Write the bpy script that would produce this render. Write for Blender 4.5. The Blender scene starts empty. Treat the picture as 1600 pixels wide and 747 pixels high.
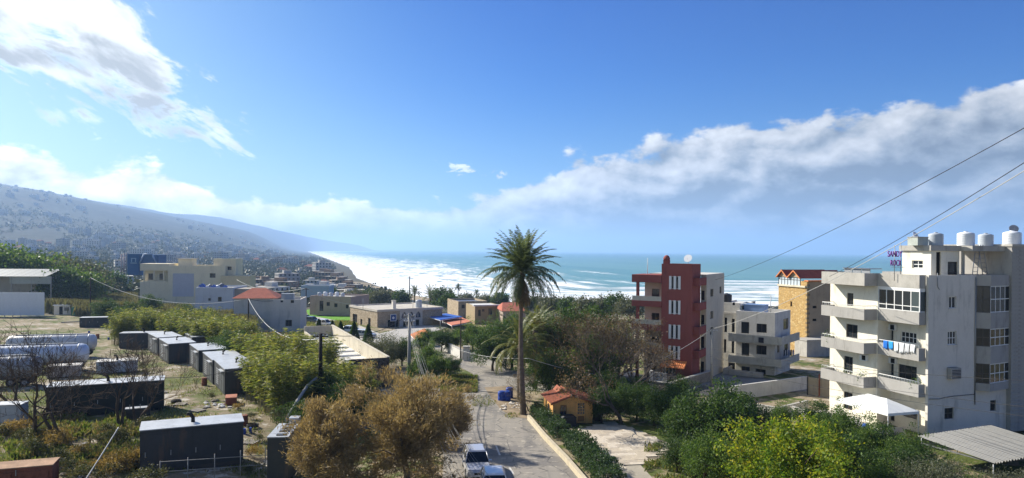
import bpy, bmesh, math, random
import numpy as np
from mathutils import Vector, Matrix
random.seed(7); RNG = np.random.default_rng(11)
SC = bpy.context.scene
COL = SC.collection
# ------------------------------------------------------------ camera
F, CX, CY, CAMZ, ROLL = 1100.0, 800.0, 391.0, 16.0, math.radians(0.5)
cam = bpy.data.cameras.new('camera'); cam_ob = bpy.data.objects.new('camera', cam); COL.objects.link(cam_ob)
cam.sensor_width = 36.0; cam.lens = 36.0 * F / 1600.0
cam.shift_y = (CY - 373.5) / 1600.0
cam.clip_start = 0.5; cam.clip_end = 80000.0
R_ = Vector((math.cos(ROLL), 0, math.sin(ROLL))); U_ = Vector((-math.sin(ROLL), 0, math.cos(ROLL))); B_ = Vector((0, -1, 0))
cam_ob.matrix_world = Matrix(((R_.x, U_.x, B_.x, 0), (R_.y, U_.y, B_.y, 0), (R_.z, U_.z, B_.z, CAMZ), (0, 0, 0, 1)))
SC.camera = cam_ob
# ------------------------------------------------------------ render / exposure
SC.view_settings.view_transform = 'Standard'; SC.view_settings.look = 'None'
SC.view_settings.gamma = 1.0; SC.view_settings.use_curve_mapping = False
SC.view_settings.exposure = 0.8
SC.cycles.use_denoising = True
SC.cycles.max_bounces = 6; SC.cycles.diffuse_bounces = 3; SC.cycles.glossy_bounces = 2
SC.cycles.transmission_bounces = 3; SC.cycles.transparent_max_bounces = 8; SC.cycles.volume_bounces = 1
SC.cycles.caustics_reflective = False; SC.cycles.caustics_refractive = False
# ------------------------------------------------------------ sun and sky
SUN_AZ, SUN_EL = math.radians(-57.0), math.radians(32.0)      # azimuth from +Y towards +X
SUN_DIR = Vector((math.sin(SUN_AZ) * math.cos(SUN_EL), math.cos(SUN_AZ) * math.cos(SUN_EL), math.sin(SUN_EL)))
sl = bpy.data.lights.new('sun', 'SUN'); sl.energy = 5.0; sl.angle = math.radians(0.5); sl.color = (1.0, 0.94, 0.84)
so = bpy.data.objects.new('sun', sl); COL.objects.link(so)
so.rotation_euler = (-SUN_DIR).to_track_quat('-Z', 'Y').to_euler()

class NT:
    """tiny helper for writing node trees as expressions"""
    def __init__(s, tree): s.t = tree
    def n(s, typ, **kw):
        nd = s.t.nodes.new(typ)
        for k, v in kw.items(): setattr(nd, k, v)
        return nd
    def put(s, sock, v):
        if hasattr(v, 'is_output') or isinstance(v, bpy.types.NodeSocket): s.t.links.new(v, sock)
        else: sock.default_value = v
    def m(s, op, a, b=None, c=None, clamp=False):
        nd = s.n('ShaderNodeMath', operation=op); nd.use_clamp = clamp
        s.put(nd.inputs[0], a)
        if b is not None: s.put(nd.inputs[1], b)
        if c is not None: s.put(nd.inputs[2], c)
        return nd.outputs[0]
    def add(s, a, b): return s.m('ADD', a, b)
    def sub(s, a, b): return s.m('SUBTRACT', a, b)
    def mul(s, a, b): return s.m('MULTIPLY', a, b)
    def ss(s, v, lo, hi, a=0.0, b=1.0):
        nd = s.n('ShaderNodeMapRange', interpolation_type='SMOOTHSTEP'); s.put(nd.inputs[0], v)
        for i, x in enumerate((lo, hi, a, b)): s.put(nd.inputs[1 + i], x)
        return nd.outputs[0]
    def mix(s, f, a, b, mode='MIX'):
        nd = s.n('ShaderNodeMix', data_type='RGBA', blend_type=mode); nd.clamp_factor = True
        s.put(nd.inputs[0], f)
        for i, x in ((6, a), (7, b)):
            if isinstance(x, tuple) and len(x) == 3: x = (*x, 1.0)
            s.put(nd.inputs[i], x)
        return nd.outputs[2]
    def comb(s, x, y, z):
        nd = s.n('ShaderNodeCombineXYZ'); s.put(nd.inputs[0], x); s.put(nd.inputs[1], y); s.put(nd.inputs[2], z); return nd.outputs[0]
    def noise(s, vec, scale, detail=5, rough=0.55, dist=0.0, lac=2.0):
        nd = s.n('ShaderNodeTexNoise')
        if vec is not None: s.put(nd.inputs['Vector'], vec)
        nd.inputs['Scale'].default_value = scale; nd.inputs['Detail'].default_value = detail
        nd.inputs['Roughness'].default_value = rough; nd.inputs['Distortion'].default_value = dist
        nd.inputs['Lacunarity'].default_value = lac
        return nd.outputs[0]
    def ramp(s, v, stops, interp='LINEAR'):
        nd = s.n('ShaderNodeValToRGB'); s.put(nd.inputs[0], v); cr = nd.color_ramp; cr.interpolation = interp
        while len(cr.elements) < len(stops): cr.elements.new(0.5)
        for e, (p, c) in zip(cr.elements, stops):
            e.position = p
            if isinstance(c, (int, float)): c = (c, c, c)
            e.color = (*c[:3], 1)
        return nd.outputs[0]

def build_world():
    w = bpy.data.worlds.new('World'); SC.world = w; w.use_nodes = True
    t = w.node_tree; t.nodes.clear(); N = NT(t)
    sky = N.n('ShaderNodeTexSky', sky_type='NISHITA'); sky.sun_disc = False
    sky.sun_elevation = SUN_EL; sky.sun_rotation = SUN_AZ
    sky.altitude = 0; sky.air_density = 1.0; sky.dust_density = 0.55; sky.ozone_density = 2.2
    tc = N.n('ShaderNodeTexCoord'); sep = N.n('ShaderNodeSeparateXYZ'); t.links.new(tc.outputs['Generated'], sep.inputs[0])
    dx, dy, dz = sep.outputs
    az = N.m('DEGREES', N.m('ARCTAN2', dx, dy))
    el = N.m('DEGREES', N.m('ARCSINE', N.m('MINIMUM', N.m('MAXIMUM', dz, -1.0), 1.0)))
    # fluffy noise in angle space (flattened towards the horizon)
    v1 = N.comb(N.mul(az, 0.1), N.mul(el, 0.16), 3.7)
    n1 = N.noise(v1, 2.0, 10, 0.54, 0.15)
    n2 = N.noise(N.comb(N.mul(az, 0.1), N.mul(el, 0.2), 9.1), 4.2, 7, 0.6, 0.3)
    big = N.noise(N.comb(N.mul(az, 0.1), N.mul(el, 0.25), 21.0), 0.55, 3, 0.5)
    # the same noise a little way towards the sun: the difference lights the cloud
    v1b = N.comb(N.mul(N.sub(az, 0.9), 0.1), N.mul(N.add(el, 0.9), 0.16), 3.7)
    n1b = N.noise(v1b, 2.0, 10, 0.54, 0.15)
    lit = N.sub(n1, n1b)
    # (a) bank of cumulus standing on the horizon: its top follows the azimuth
    a01 = N.m('DIVIDE', N.add(az, 60.0), 120.0, clamp=True)
    top = N.mul(N.ramp(a01, [(0.0, .36), (.20, .335), (.229, .31), (.297, .262), (.375, .20), (.458, .225), (.50, .265), (.543, .355), (.586, .425), (.6275, .47), (.703, .525), (.80, .53), (1.0, .48)]), 20.0)
    bank = N.ss(N.add(N.sub(top, el), N.add(N.mul(N.sub(n1, .5), 9.0), N.mul(N.sub(n2, .5), 2.0))), -0.35, 0.6)
    # (b) bright broken cloud between us and the sun, a band slanting down to the right
    q = N.sub(N.sub(el, 11.2), N.mul(N.add(az, 26.0), -0.5))
    q2 = N.add(N.mul(N.m('ABSOLUTE', N.sub(q, N.mul(N.add(az, 26.0), -.28))), -1.0), N.mul(N.m('MAXIMUM', N.add(az, 26.0), -60.0), -.52))
    v3 = N.comb(N.mul(N.add(az, N.mul(el, .4)), 0.09), N.mul(N.add(el, N.mul(az, .3)), 0.17), 5.2)
    n3 = N.noise(v3, 2.3, 12, 0.62, 0.35)
    n3b = N.noise(N.comb(N.mul(N.add(az, N.mul(el, .4)), 0.09), N.mul(N.add(el, N.mul(az, .3)), 0.17), 5.9), 1.2, 5, 0.5)
    upper = N.ss(N.add(q2, N.add(N.mul(N.sub(n3, .5), 17.0), N.add(N.mul(N.sub(n2, .5), 3.0), 2.2))), -0.8, 1.9)
    # (c) loose puffs
    g1 = N.m('POWER', N.add(N.mul(N.sub(az, -4.2), 1.0), 0), 2.0)
    puff = N.ss(N.add(N.add(N.mul(g1, -.045), N.mul(N.m('POWER', N.sub(N.sub(el, 6.3), N.mul(N.add(az, 4.2), -.12)), 2.0), -.55)), N.mul(N.sub(n2, .47), 6.0)), 0.0, 0.55)
    mask = N.m('MAXIMUM', N.m('MAXIMUM', bank, upper), N.mul(puff, .8))
    # cloud radiance (sky units)
    near_sun = N.ss(az, 14.0, -30.0)
    rim = N.ss(N.sub(top, el), 6.5, -1.0)
    lum = N.add(N.add(N.mul(rim, 2.7), 3.4), N.mul(lit, 17.0))
    lum = N.add(lum, N.mul(N.sub(n2, .5), 1.6))
    lum = N.add(lum, N.mul(N.sub(big, .5), 2.2))
    lum = N.mul(N.m('MAXIMUM', lum, 2.4), N.ss(az, 8.0, 40.0, 1.0, .80))
    lum = N.mul(lum, N.add(1.0, N.mul(near_sun, .85)))
    cool = N.mix(N.ss(lum, 3.0, 6.5), (.86, .93, 1.0), (1.0, 1.0, .99))
    warm = N.mix(near_sun, cool, (1.02, 1.02, .93))
    bankc = N.mix(1.0, warm, N.comb(lum, lum, lum), 'MULTIPLY')
    ulum = N.add(9.6, N.mul(N.ss(N.add(n3b, N.mul(N.sub(n3, .5), .45)), .46, .60), -5.0))
    upc = N.mix(1.0, (.97, 1.0, 1.0), N.comb(ulum, ulum, ulum), 'MULTIPLY')
    cloud = N.mix(upper, bankc, upc)
    thick = N.mul(mask, N.ss(el, -0.5, 6.0, 0.94, 0.98))
    # blue deepened a touch away from the sun
    skyc = N.mix(1.0, sky.outputs[0], N.mix(N.mul(N.ss(az, -38, 6.0), N.ss(el, 1.0, 15.0, .45, 1.0)), (.66, .84, .96), (.08, .46, 1.02)), 'MULTIPLY')
    skyc = N.mix(1.0, skyc, N.mix(N.mul(N.ss(el, 7.0, 26.0), N.ss(az, -34, -4)), (1.0, 1.0, 1.0), (.50, .76, .97)), 'MULTIPLY')   # higher up the blue is deeper
    col = N.mix(thick, skyc, cloud)
    # below the horizon: plain sea-sky grey
    bg = N.n('ShaderNodeBackground'); t.links.new(col, bg.inputs[0]); bg.inputs[1].default_value = 0.07
    out = N.n('ShaderNodeOutputWorld'); t.links.new(bg.outputs[0], out.inputs[0])
build_world()

# ------------------------------------------------------------ pixel helpers
def ray(px, py):
    return Vector((0, 1, 0)) + R_ * ((px - CX) / F) + U_ * ((CY - py) / F)
def at(px, py, d):
    r = ray(px, py); return Vector((0, 0, CAMZ)) + r * d
def lateral(px, d, z=0.0):
    "x of pixel column px at depth d and height z"
    # px = CX + F*(x cosr + (z-CAMZ) sinr)/d
    return ((px - CX) / F * d - (z - CAMZ) * math.sin(ROLL)) / math.cos(ROLL)

# ------------------------------------------------------------ numpy noise
_perm = RNG.random((256, 256))
def vnoise(x, y):
    xi = np.floor(x).astype(int); yi = np.floor(y).astype(int); fx = x - xi; fy = y - yi
    fx = fx * fx * (3 - 2 * fx); fy = fy * fy * (3 - 2 * fy)
    g = lambda a, b: _perm[a & 255, b & 255]
    return (g(xi, yi) * (1 - fx) + g(xi + 1, yi) * fx) * (1 - fy) + (g(xi, yi + 1) * (1 - fx) + g(xi + 1, yi + 1) * fx) * fy
def fbm(x, y, o=4):
    s = 0; a = 0.5
    for i in range(o): s = s + a * vnoise(x * 2 ** i + 17 * i, y * 2 ** i + 31 * i); a *= .5
    return s

# ------------------------------------------------------------ terrain
SHORE = np.array([(6000, 498), (172, 498), (-47, 518), (-86, 589), (-125, 685), (-201, 909), (-334, 1441), (-950, 3483), (-2432, 8360), (-2700, 11000), (-2545, 14000), (-4000, 15500), (-30000, 16500)], float)
SEA_Z = -22.0
def shore_dist(x, y):
    "signed distance to the shoreline, positive inland"
    x = np.asarray(x, float); y = np.asarray(y, float)
    d = np.full(np.broadcast(x, y).shape, 1e9)
    for (ax, ay), (bx, by) in zip(SHORE[:-1], SHORE[1:]):
        vx, vy = bx - ax, by - ay; L = vx * vx + vy * vy
        t = np.clip(((x - ax) * vx + (y - ay) * vy) / L, 0, 1)
        d = np.minimum(d, np.hypot(x - ax - t * vx, y - ay - t * vy))
    xs = np.interp(y, SHORE[:, 1], SHORE[:, 0])
    sea = (y > 498) & (x > xs) | (y > 16500)
    return np.where(sea, -d, d)
def sst(v): v = np.clip(v, 0, 1); return v * v * (3 - 2 * v)
R1P = [-900, 0, 60, 180, 250, 330, 400, 440, 478, 520]; R1E = [104, 92, 83.5, 61.6, 49, 35, 21.5, 11, 1.5, -6]
R2P = [-900, 100, 200, 290, 350, 430, 500, 560, 600, 612]; R2E = [80, 78, 62, 51.5, 44, 28, 13.5, 6.5, 3.4, -8]
def ground_z(x, y):
    x = np.asarray(x, float); y = np.asarray(y, float)
    s = shore_dist(x, y)
    z = np.interp(s, [-400, -60, 0, 14, 60, 180, 335, 420, 450, 600], [-30, -24.5, -22.0, -20.6, -18, -11.0, -2.6, -.7, 0, 0])
    z = z + 0.9 * sst((-x - 12) / 14) * sst((150 - y) / 60) * sst((s - 380) / 60)   # yard on the left lies a little higher
    z = z + (fbm(x / 40, y / 40, 3) - .45) * 2.2 * sst((s - 10) / 60) * sst((np.hypot(x, y) - 170) / 150)
    d = np.maximum(y, 1.0); p = CX + F * x / d
    e1 = np.interp(p, R1P, R1E) / F; D1 = np.interp(p, R1P, [4000, 4300, 4400, 4800, 5200, 5800, 6500, 7200, 7600, 7900])
    e2 = np.interp(p, R2P, R2E) / F; D2 = np.interp(p, R2P, [5600, 5700, 6300, 7400, 8700, 10500, 12500, 13700, 14000, 14000])
    rough = fbm(x / 700, y / 700, 5) - .47
    h1 = np.maximum(e1 * D1 + CAMZ, -30) * np.where(d < D1, sst((d - 700) / (D1 - 700)) ** 1.25, np.exp(-((d - D1) / 2500) ** 2))
    h1 = np.where(h1 > 0, h1 * (1 + rough * .30 * sst((D1 * .97 - d) / (D1 * .25)) * sst((d - 900) / 1500)), h1)
    h2 = np.maximum(e2 * D2 + CAMZ, -30) * np.where(d < D2, sst((d - 4300) / (D2 - 4300)) ** 1.1, np.exp(-((d - D2) / 2500) ** 2))
    h2 = np.where(h2 > 0, h2 * (1 + rough * .18), h2)
    hh = np.maximum(h1, h2) * sst((s - 20) / 500) * (y > 600)
    return z + np.maximum(hh, 0)
def gz(x, y): return float(ground_z(x, y))
def gnd(px, py, lift=0.0):
    "point where the ray of a pixel meets the ground"
    r = ray(px, py); lo = 25.0; prev = lo
    d = lo
    while d < 16000:
        p = Vector((0, 0, CAMZ)) + r * d
        if p.z < gz(p.x, p.y) + lift: break
        prev = d; d *= 1.02
    lo, hi = prev, d
    for _ in range(24):
        m_ = (lo + hi) / 2; p = Vector((0, 0, CAMZ)) + r * m_
        if p.z < gz(p.x, p.y) + lift: hi = m_
        else: lo = m_
    p = Vector((0, 0, CAMZ)) + r * hi
    return p
# ------------------------------------------------------------ object helpers
def tag(o, label=None, cat=None, group=None, kind=None):
    if label: o['label'] = label
    if cat: o['category'] = cat
    if group: o['group'] = group
    if kind: o['kind'] = kind
    return o
def link(name, me, parent=None):
    o = bpy.data.objects.new(name, me); COL.objects.link(o)
    if parent is not None: o.parent = parent
    return o
def empty(name, loc, rz=0.0, label=None, cat=None, group=None):
    o = bpy.data.objects.new(name, None); COL.objects.link(o); o.location = loc; o.rotation_euler = (0, 0, rz); o.empty_display_size = .3
    return tag(o, label, cat, group)
def mesh_np(name, v, f, mats=(), smooth=False, midx=None):
    "fast mesh from arrays: f is an (n,3|4) int array"
    v = np.asarray(v, np.float32); f = np.asarray(f, np.int32); n, k = f.shape
    me = bpy.data.meshes.new(name); me.vertices.add(len(v)); me.vertices.foreach_set('co', v.ravel())
    me.loops.add(n * k); me.loops.foreach_set('vertex_index', f.ravel())
    me.polygons.add(n); me.polygons.foreach_set('loop_start', np.arange(0, n * k, k, dtype=np.int32))
    if smooth: me.polygons.foreach_set('use_smooth', np.ones(n, bool))
    for m in mats: me.materials.append(m)
    if midx is not None: me.polygons.foreach_set('material_index', np.asarray(midx, np.int32))
    me.update(calc_edges=True); me.validate(); return me
class MB:
    "collects boxes, prisms, tubes into one mesh"
    def __init__(s): s.v = []; s.f = []; s.mi = []; s.sm = []
    def quadpoly(s, pts, mi=0):
        b = len(s.v); s.v += [tuple(p) for p in pts]; s.f.append(tuple(range(b, b + len(pts)))); s.mi.append(mi); s.sm.append(0); return s
    def box(s, x0, x1, y0, y1, z0, z1, mi=0):
        b = len(s.v)
        s.v += [(x0, y0, z0), (x1, y0, z0), (x1, y1, z0), (x0, y1, z0), (x0, y0, z1), (x1, y0, z1), (x1, y1, z1), (x0, y1, z1)]
        for q in ((0, 3, 2, 1), (4, 5, 6, 7), (0, 1, 5, 4), (1, 2, 6, 5), (2, 3, 7, 6), (3, 0, 4, 7)):
            s.f.append(tuple(b + i for i in q)); s.mi.append(mi); s.sm.append(0)
        return s
    def prism(s, poly, z0, z1, mi=0):
        "poly: ccw list of (x,y)"
        b = len(s.v); n = len(poly)
        s.v += [(x, y, z0) for x, y in poly] + [(x, y, z1) for x, y in poly]
        s.f.append(tuple(b + i for i in reversed(range(n)))); s.f.append(tuple(b + n + i for i in range(n)))
        for i in range(n): j = (i + 1) % n; s.f.append((b + i, b + j, b + n + j, b + n + i))
        s.mi += [mi] * (n + 2); s.sm += [0] * (n + 2); return s
    def extr(s, prof, axis, a0, a1, mi=0):
        "profile in the plane across axis ('x': (y,z) points, 'y': (x,z)), extruded a0..a1"
        b = len(s.v); n = len(prof)
        mk = (lambda a, p: (a, p[0], p[1])) if axis == 'x' else (lambda a, p: (p[0], a, p[1]))
        s.v += [mk(a0, p) for p in prof] + [mk(a1, p) for p in prof]
        s.f.append(tuple(b + i for i in reversed(range(n)))); s.f.append(tuple(b + n + i for i in range(n)))
        for i in range(n): j = (i + 1) % n; s.f.append((b + i, b + j, b + n + j, b + n + i))
        s.mi += [mi] * (n + 2); s.sm += [0] * (n + 2); return s
    def tube(s, pts, r, seg=6, mi=0, cap=True, smooth=True):
        pts = [Vector(p) for p in pts]; n = len(pts)
        if not hasattr(r, '__len__'): r = [r] * n
        b = len(s.v)
        for i, p in enumerate(pts):
            d = (pts[min(i + 1, n - 1)] - pts[max(i - 1, 0)])
            if d.length < 1e-9: d = Vector((0, 0, 1))
            d.normalize(); a = Vector((0, 0, 1)) if abs(d.z) < .95 else Vector((1, 0, 0))
            u = d.cross(a).normalized(); w = d.cross(u)
            for k in range(seg):
                t = 2 * math.pi * k / seg; q = p + (u * math.cos(t) + w * math.sin(t)) * r[i]; s.v.append(tuple(q))
        for i in range(n - 1):
            for k in range(seg):
                k2 = (k + 1) % seg
                s.f.append((b + i * seg + k, b + (i + 1) * seg + k, b + (i + 1) * seg + k2, b + i * seg + k2)); s.mi.append(mi); s.sm.append(1 if smooth else 0)
        if cap:
            s.f.append(tuple(b + k for k in range(seg))); s.f.append(tuple(b + (n - 1) * seg + k for k in reversed(range(seg))))
            s.mi += [mi, mi]; s.sm += [0, 0]
        return s
    def lathe(s, prof, seg=16, c=(0, 0, 0), mi=0):
        "prof: (r,z) bottom to top"
        b = len(s.v); n = len(prof)
        for r, z in prof:
            for k in range(seg):
                t = 2 * math.pi * k / seg; s.v.append((c[0] + r * math.cos(t), c[1] + r * math.sin(t), c[2] + z))
        for i in range(n - 1):
            for k in range(seg):
                k2 = (k + 1) % seg; s.f.append((b + i * seg + k, b + i * seg + k2, b + (i + 1) * seg + k2, b + (i + 1) * seg + k)); s.mi.append(mi); s.sm.append(1)
        s.f.append(tuple(b + k for k in reversed(range(seg)))); s.f.append(tuple(b + (n - 1) * seg + k for k in range(seg)))
        s.mi += [mi, mi]; s.sm += [0, 0]; return s
    def mesh(s, name, mats):
        me = bpy.data.meshes.new(name); me.from_pydata(s.v, [], s.f)
        for m in (mats if isinstance(mats, (list, tuple)) else [mats]): me.materials.append(m)
        me.polygons.foreach_set('material_index', s.mi); me.polygons.foreach_set('use_smooth', [bool(x) for x in s.sm])
        me.update(); return me
    def build(s, name, mats, parent=None, bevel=0.0):
        o = link(name, s.mesh(name, mats), parent)
        if bevel:
            md = o.modifiers.new('bevel', 'BEVEL'); md.width = bevel; md.segments = 2; md.limit_method = 'ANGLE'
        return o
def copy_tree(o, parent=None):
    c = o.copy(); COL.objects.link(c); c.parent = parent
    for ch in o.children: copy_tree(ch, c)
    return c
class Frame:
    "a building frame: +X to the right along the front, +Y away; pixels solved on its planes"
    def __init__(s, px, d, rdeg, z):
        s.z = z; s.r = math.radians(rdeg); s.o = (lateral(px, d, z), d); s.cx = (math.cos(s.r), math.sin(s.r)); s.cy = (-math.sin(s.r), math.cos(s.r))
    def w(s, X, Y): return (s.o[0] + X * s.cx[0] + Y * s.cy[0], s.o[1] + X * s.cx[1] + Y * s.cy[1])
    def fy(s, px, X):
        t = (px - CX) / F; bx, by = s.w(X, 0); return (t * by - bx) / (s.cy[0] - t * s.cy[1])
    def fx(s, px, Y):
        t = (px - CX) / F; bx, by = s.w(0, Y); return (t * by - bx) / (s.cx[0] - t * s.cx[1])
    def fz(s, py, X, Y):
        x, d = s.w(X, Y); return CAMZ + ((CY - py) / F * d - x * math.sin(-ROLL)) / math.cos(ROLL) - s.z
    def empty(s, name, **k): return empty(name, (s.o[0], s.o[1], s.z), s.r, **k)

def unit(n, rng):
    v = rng.normal(size=(n, 3)); return v / np.linalg.norm(v, axis=1, keepdims=True)
def leaf_quads(c, axis, size, asp, rng, bend=0.0):
    "one quad per leaf: c centres, axis directions"
    n = len(c); a = axis / np.linalg.norm(axis, axis=1, keepdims=True); b = np.cross(a, unit(n, rng)); b /= np.maximum(np.linalg.norm(b, axis=1, keepdims=True), 1e-6)
    s = np.asarray(size).reshape(-1, 1) * np.ones((n, 1)); w = s * asp / 2
    base = c - a * s * .5; tip = c + a * s * .5; m_ = c + a * s * .05
    v = np.stack([base, m_ + b * w, tip, m_ - b * w], 1).reshape(-1, 3)
    return v, np.arange(4 * n).reshape(n, 4)
# ------------------------------------------------------------ materials
MATS = {}
def mat(name, col, rough=.8, spec=.3, metal=0.0, var=.12, scale=1.2, bump=0.0, bscale=8.0, stain=None, stain_amt=.5, grime=0.0, coat=0.0):
    "plain surface with cloudy variation, optional stains and relief, in object space"
    if name in MATS: return MATS[name]
    m = bpy.data.materials.new(name); m.use_nodes = True; t = m.node_tree; t.nodes.clear(); N = NT(t)
    out = N.n('ShaderNodeOutputMaterial'); b = N.n('ShaderNodeBsdfPrincipled'); t.links.new(b.outputs[0], out.inputs[0])
    tc = N.n('ShaderNodeTexCoord'); P = tc.outputs['Object']
    n1 = N.noise(P, scale, 6, .6); n2 = N.noise(P, scale * 7.3, 4, .6)
    f = N.add(N.mul(n1, .65), N.mul(n2, .35))
    lo = tuple(max(0, c * (1 - 2.2 * var)) for c in col); hi = tuple(min(1, c * (1 + 2.0 * var)) for c in col)
    c = N.ramp(f, [(.25, lo), (.5, col), (.75, hi)])
    if stain:
        mp = N.n('ShaderNodeMapping'); t.links.new(P, mp.inputs[0]); mp.inputs['Scale'].default_value = (1.3, 1.3, .28)
        sN = N.noise(mp.outputs[0], scale * 1.6, 7, .65)
        c = N.mix(N.mul(N.ss(sN, .52, .70), stain_amt), c, stain)
    t.links.new(c, b.inputs['Base Color'])
    b.inputs['Roughness'].default_value = rough; b.inputs['Specular IOR Level'].default_value = spec; b.inputs['Metallic'].default_value = metal
    if coat: b.inputs['Coat Weight'].default_value = coat
    if bump:
        bn = N.n('ShaderNodeBump'); bn.inputs['Strength'].default_value = bump; bn.inputs['Distance'].default_value = .05
        t.links.new(N.noise(P, bscale, 5, .6), bn.inputs['Height']); t.links.new(bn.outputs[0], b.inputs['Normal'])
    MATS[name] = m; return m
def leaf_mat(name, cols, trans=.45, rough=.55):
    "foliage: colour varies leaf by leaf (random per island) and clump by clump; light passes through"
    if name in MATS: return MATS[name]
    m = bpy.data.materials.new(name); m.use_nodes = True; t = m.node_tree; t.nodes.clear(); N = NT(t)
    out = N.n('ShaderNodeOutputMaterial'); g = N.n('ShaderNodeNewGeometry'); tc = N.n('ShaderNodeTexCoord')
    nz = N.noise(tc.outputs['Object'], .9, 3, .5)
    f = N.add(N.mul(g.outputs['Random Per Island'], .6), N.mul(N.ss(nz, .3, .7), .4))
    n = len(cols); c = N.ramp(f, [((i + .1) / (n - .8), k) for i, k in enumerate(cols)])
    b = N.n('ShaderNodeBsdfPrincipled'); t.links.new(c, b.inputs['Base Color']); b.inputs['Roughness'].default_value = rough; b.inputs['Specular IOR Level'].default_value = .25
    tr = N.n('ShaderNodeBsdfTranslucent'); t.links.new(N.mix(1.0, c, (1.25, 1.2, .7), 'MULTIPLY'), tr.inputs[0])
    mx = N.n('ShaderNodeMixShader'); mx.inputs[0].default_value = trans; t.links.new(b.outputs[0], mx.inputs[1]); t.links.new(tr.outputs[0], mx.inputs[2]); t.links.new(mx.outputs[0], out.inputs[0])
    MATS[name] = m; return m
def glass_mat(name='window_glass', col=(.02, .025, .03), rough=.08):
    if name in MATS: return MATS[name]
    m = bpy.data.materials.new(name); m.use_nodes = True; b = m.node_tree.nodes['Principled BSDF']
    b.inputs['Base Color'].default_value = (*col, 1); b.inputs['Roughness'].default_value = rough; b.inputs['Specular IOR Level'].default_value = .5
    MATS[name] = m; return m

# ------------------------------------------------------------ ground, sea, haze
def grid(depths, tans, base=60.0):
    D, T = np.meshgrid(depths, tans, indexing='ij'); X = T * (np.maximum(D, 0) + base); Y = D
    nr, nc = D.shape; i = np.arange(nr * nc).reshape(nr, nc)
    f = np.stack([i[:-1, :-1], i[:-1, 1:], i[1:, 1:], i[1:, :-1]], -1).reshape(-1, 4)
    return X.ravel(), Y.ravel(), f
def ground_material():
    m = bpy.data.materials.new('ground'); m.use_nodes = True; t = m.node_tree; t.nodes.clear(); N = NT(t)
    out = N.n('ShaderNodeOutputMaterial'); b = N.n('ShaderNodeBsdfPrincipled'); t.links.new(b.outputs[0], out.inputs[0])
    g = N.n('ShaderNodeNewGeometry'); P = g.outputs['Position']
    a = N.n('ShaderNodeAttribute', attribute_name='shore'); sd = a.outputs['Fac']
    far = N.n('ShaderNodeAttribute', attribute_name='far').outputs['Fac']
    yard = N.n('ShaderNodeAttribute', attribute_name='yard').outputs['Fac']
    n1 = N.noise(P, .12, 6, .6); n2 = N.noise(P, .9, 5, .6); n3 = N.noise(P, 5.0, 4, .65)
    dirt = N.mix(n3, (.20, .155, .10), (.38, .31, .21))
    dirt = N.mix(N.ss(N.add(N.mul(n1, .6), N.mul(n2, .4)), .55, .64), dirt, (.46, .42, .35))
    grass = N.mix(n3, (.05, .075, .018), (.14, .165, .045))
    gm = N.ss(N.add(N.mul(n1, .5), N.mul(n2, .5)), .45, .53)
    near = N.mix(gm, grass, dirt)
    yd = N.mix(N.mul(N.ss(N.add(N.mul(n1, .65), N.mul(n2, .35)), .53, .45), .85), N.mix(n3, (.165, .135, .088), (.30, .245, .165)), grass)
    yd = N.mix(N.ss(N.add(N.mul(n2, .5), N.mul(n1, .5)), .55, .60), yd, (.47, .43, .36))
    near = N.mix(yard, near, yd)
    # scrub and terraces far off
    h1 = N.noise(P, .006, 8, .65); h2 = N.noise(P, .03, 5, .7)
    h3 = N.noise(P, .09, 3, .6)
    scrub = N.mix(N.ss(N.add(N.mul(h2, .6), N.mul(h3, .4)), .44, .56), (.012, .020, .015), (.036, .042, .030))
    scrub = N.mix(N.ss(h1, .54, .64), scrub, (.055, .052, .042))
    c = N.mix(far, near, scrub)
    sand = N.mix(n3, (.36, .28, .18), (.46, .37, .25))
    c = N.mix(N.mul(N.ss(sd, 42.0, 24.0), N.ss(N.noise(P, .02, 4, .6), .35, .5)), c, sand)
    sx = N.n('ShaderNodeSeparateXYZ'); t.links.new(P, sx.inputs[0]); c = N.mix(N.mul(N.ss(sx.outputs[1], 720, 820), N.ss(sd, 60, 30)), c, (.10, .09, .06))
    t.links.new(c, b.inputs['Base Color']); b.inputs['Roughness'].default_value = .95; b.inputs['Specular IOR Level'].default_value = .1
    bn = N.n('ShaderNodeBump'); bn.inputs['Strength'].default_value = .5; bn.inputs['Distance'].default_value = .12
    t.links.new(N.add(n3, n2), bn.inputs['Height']); t.links.new(bn.outputs[0], b.inputs['Normal'])
    return m
def attr(me, name, vals):
    a = me.attributes.new(name, 'FLOAT', 'POINT'); a.data.foreach_set('value', np.asarray(vals, np.float32))
dep = np.concatenate([[-60, -30, 0, 15, 25], np.arange(30, 175, 1.6), np.geomspace(176, 17500, 190)])
tans = np.concatenate([np.linspace(-2.2, -.8, 60), np.linspace(-.79, .8, 280), np.linspace(.82, 2.0, 14)])
X, Y, f = grid(dep, tans, 25.0); Z = ground_z(X, Y)
me = mesh_np('ground', np.stack([X, Y, Z], -1), f, [ground_material()], smooth=True)
attr(me, 'shore', shore_dist(X, Y)); attr(me, 'far', sst((Y - 190) / 140))
attr(me, 'yard', sst((-X - 9) / 6) * sst((135 - Y) / 30))
tag(link('ground', me), kind='structure')

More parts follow.
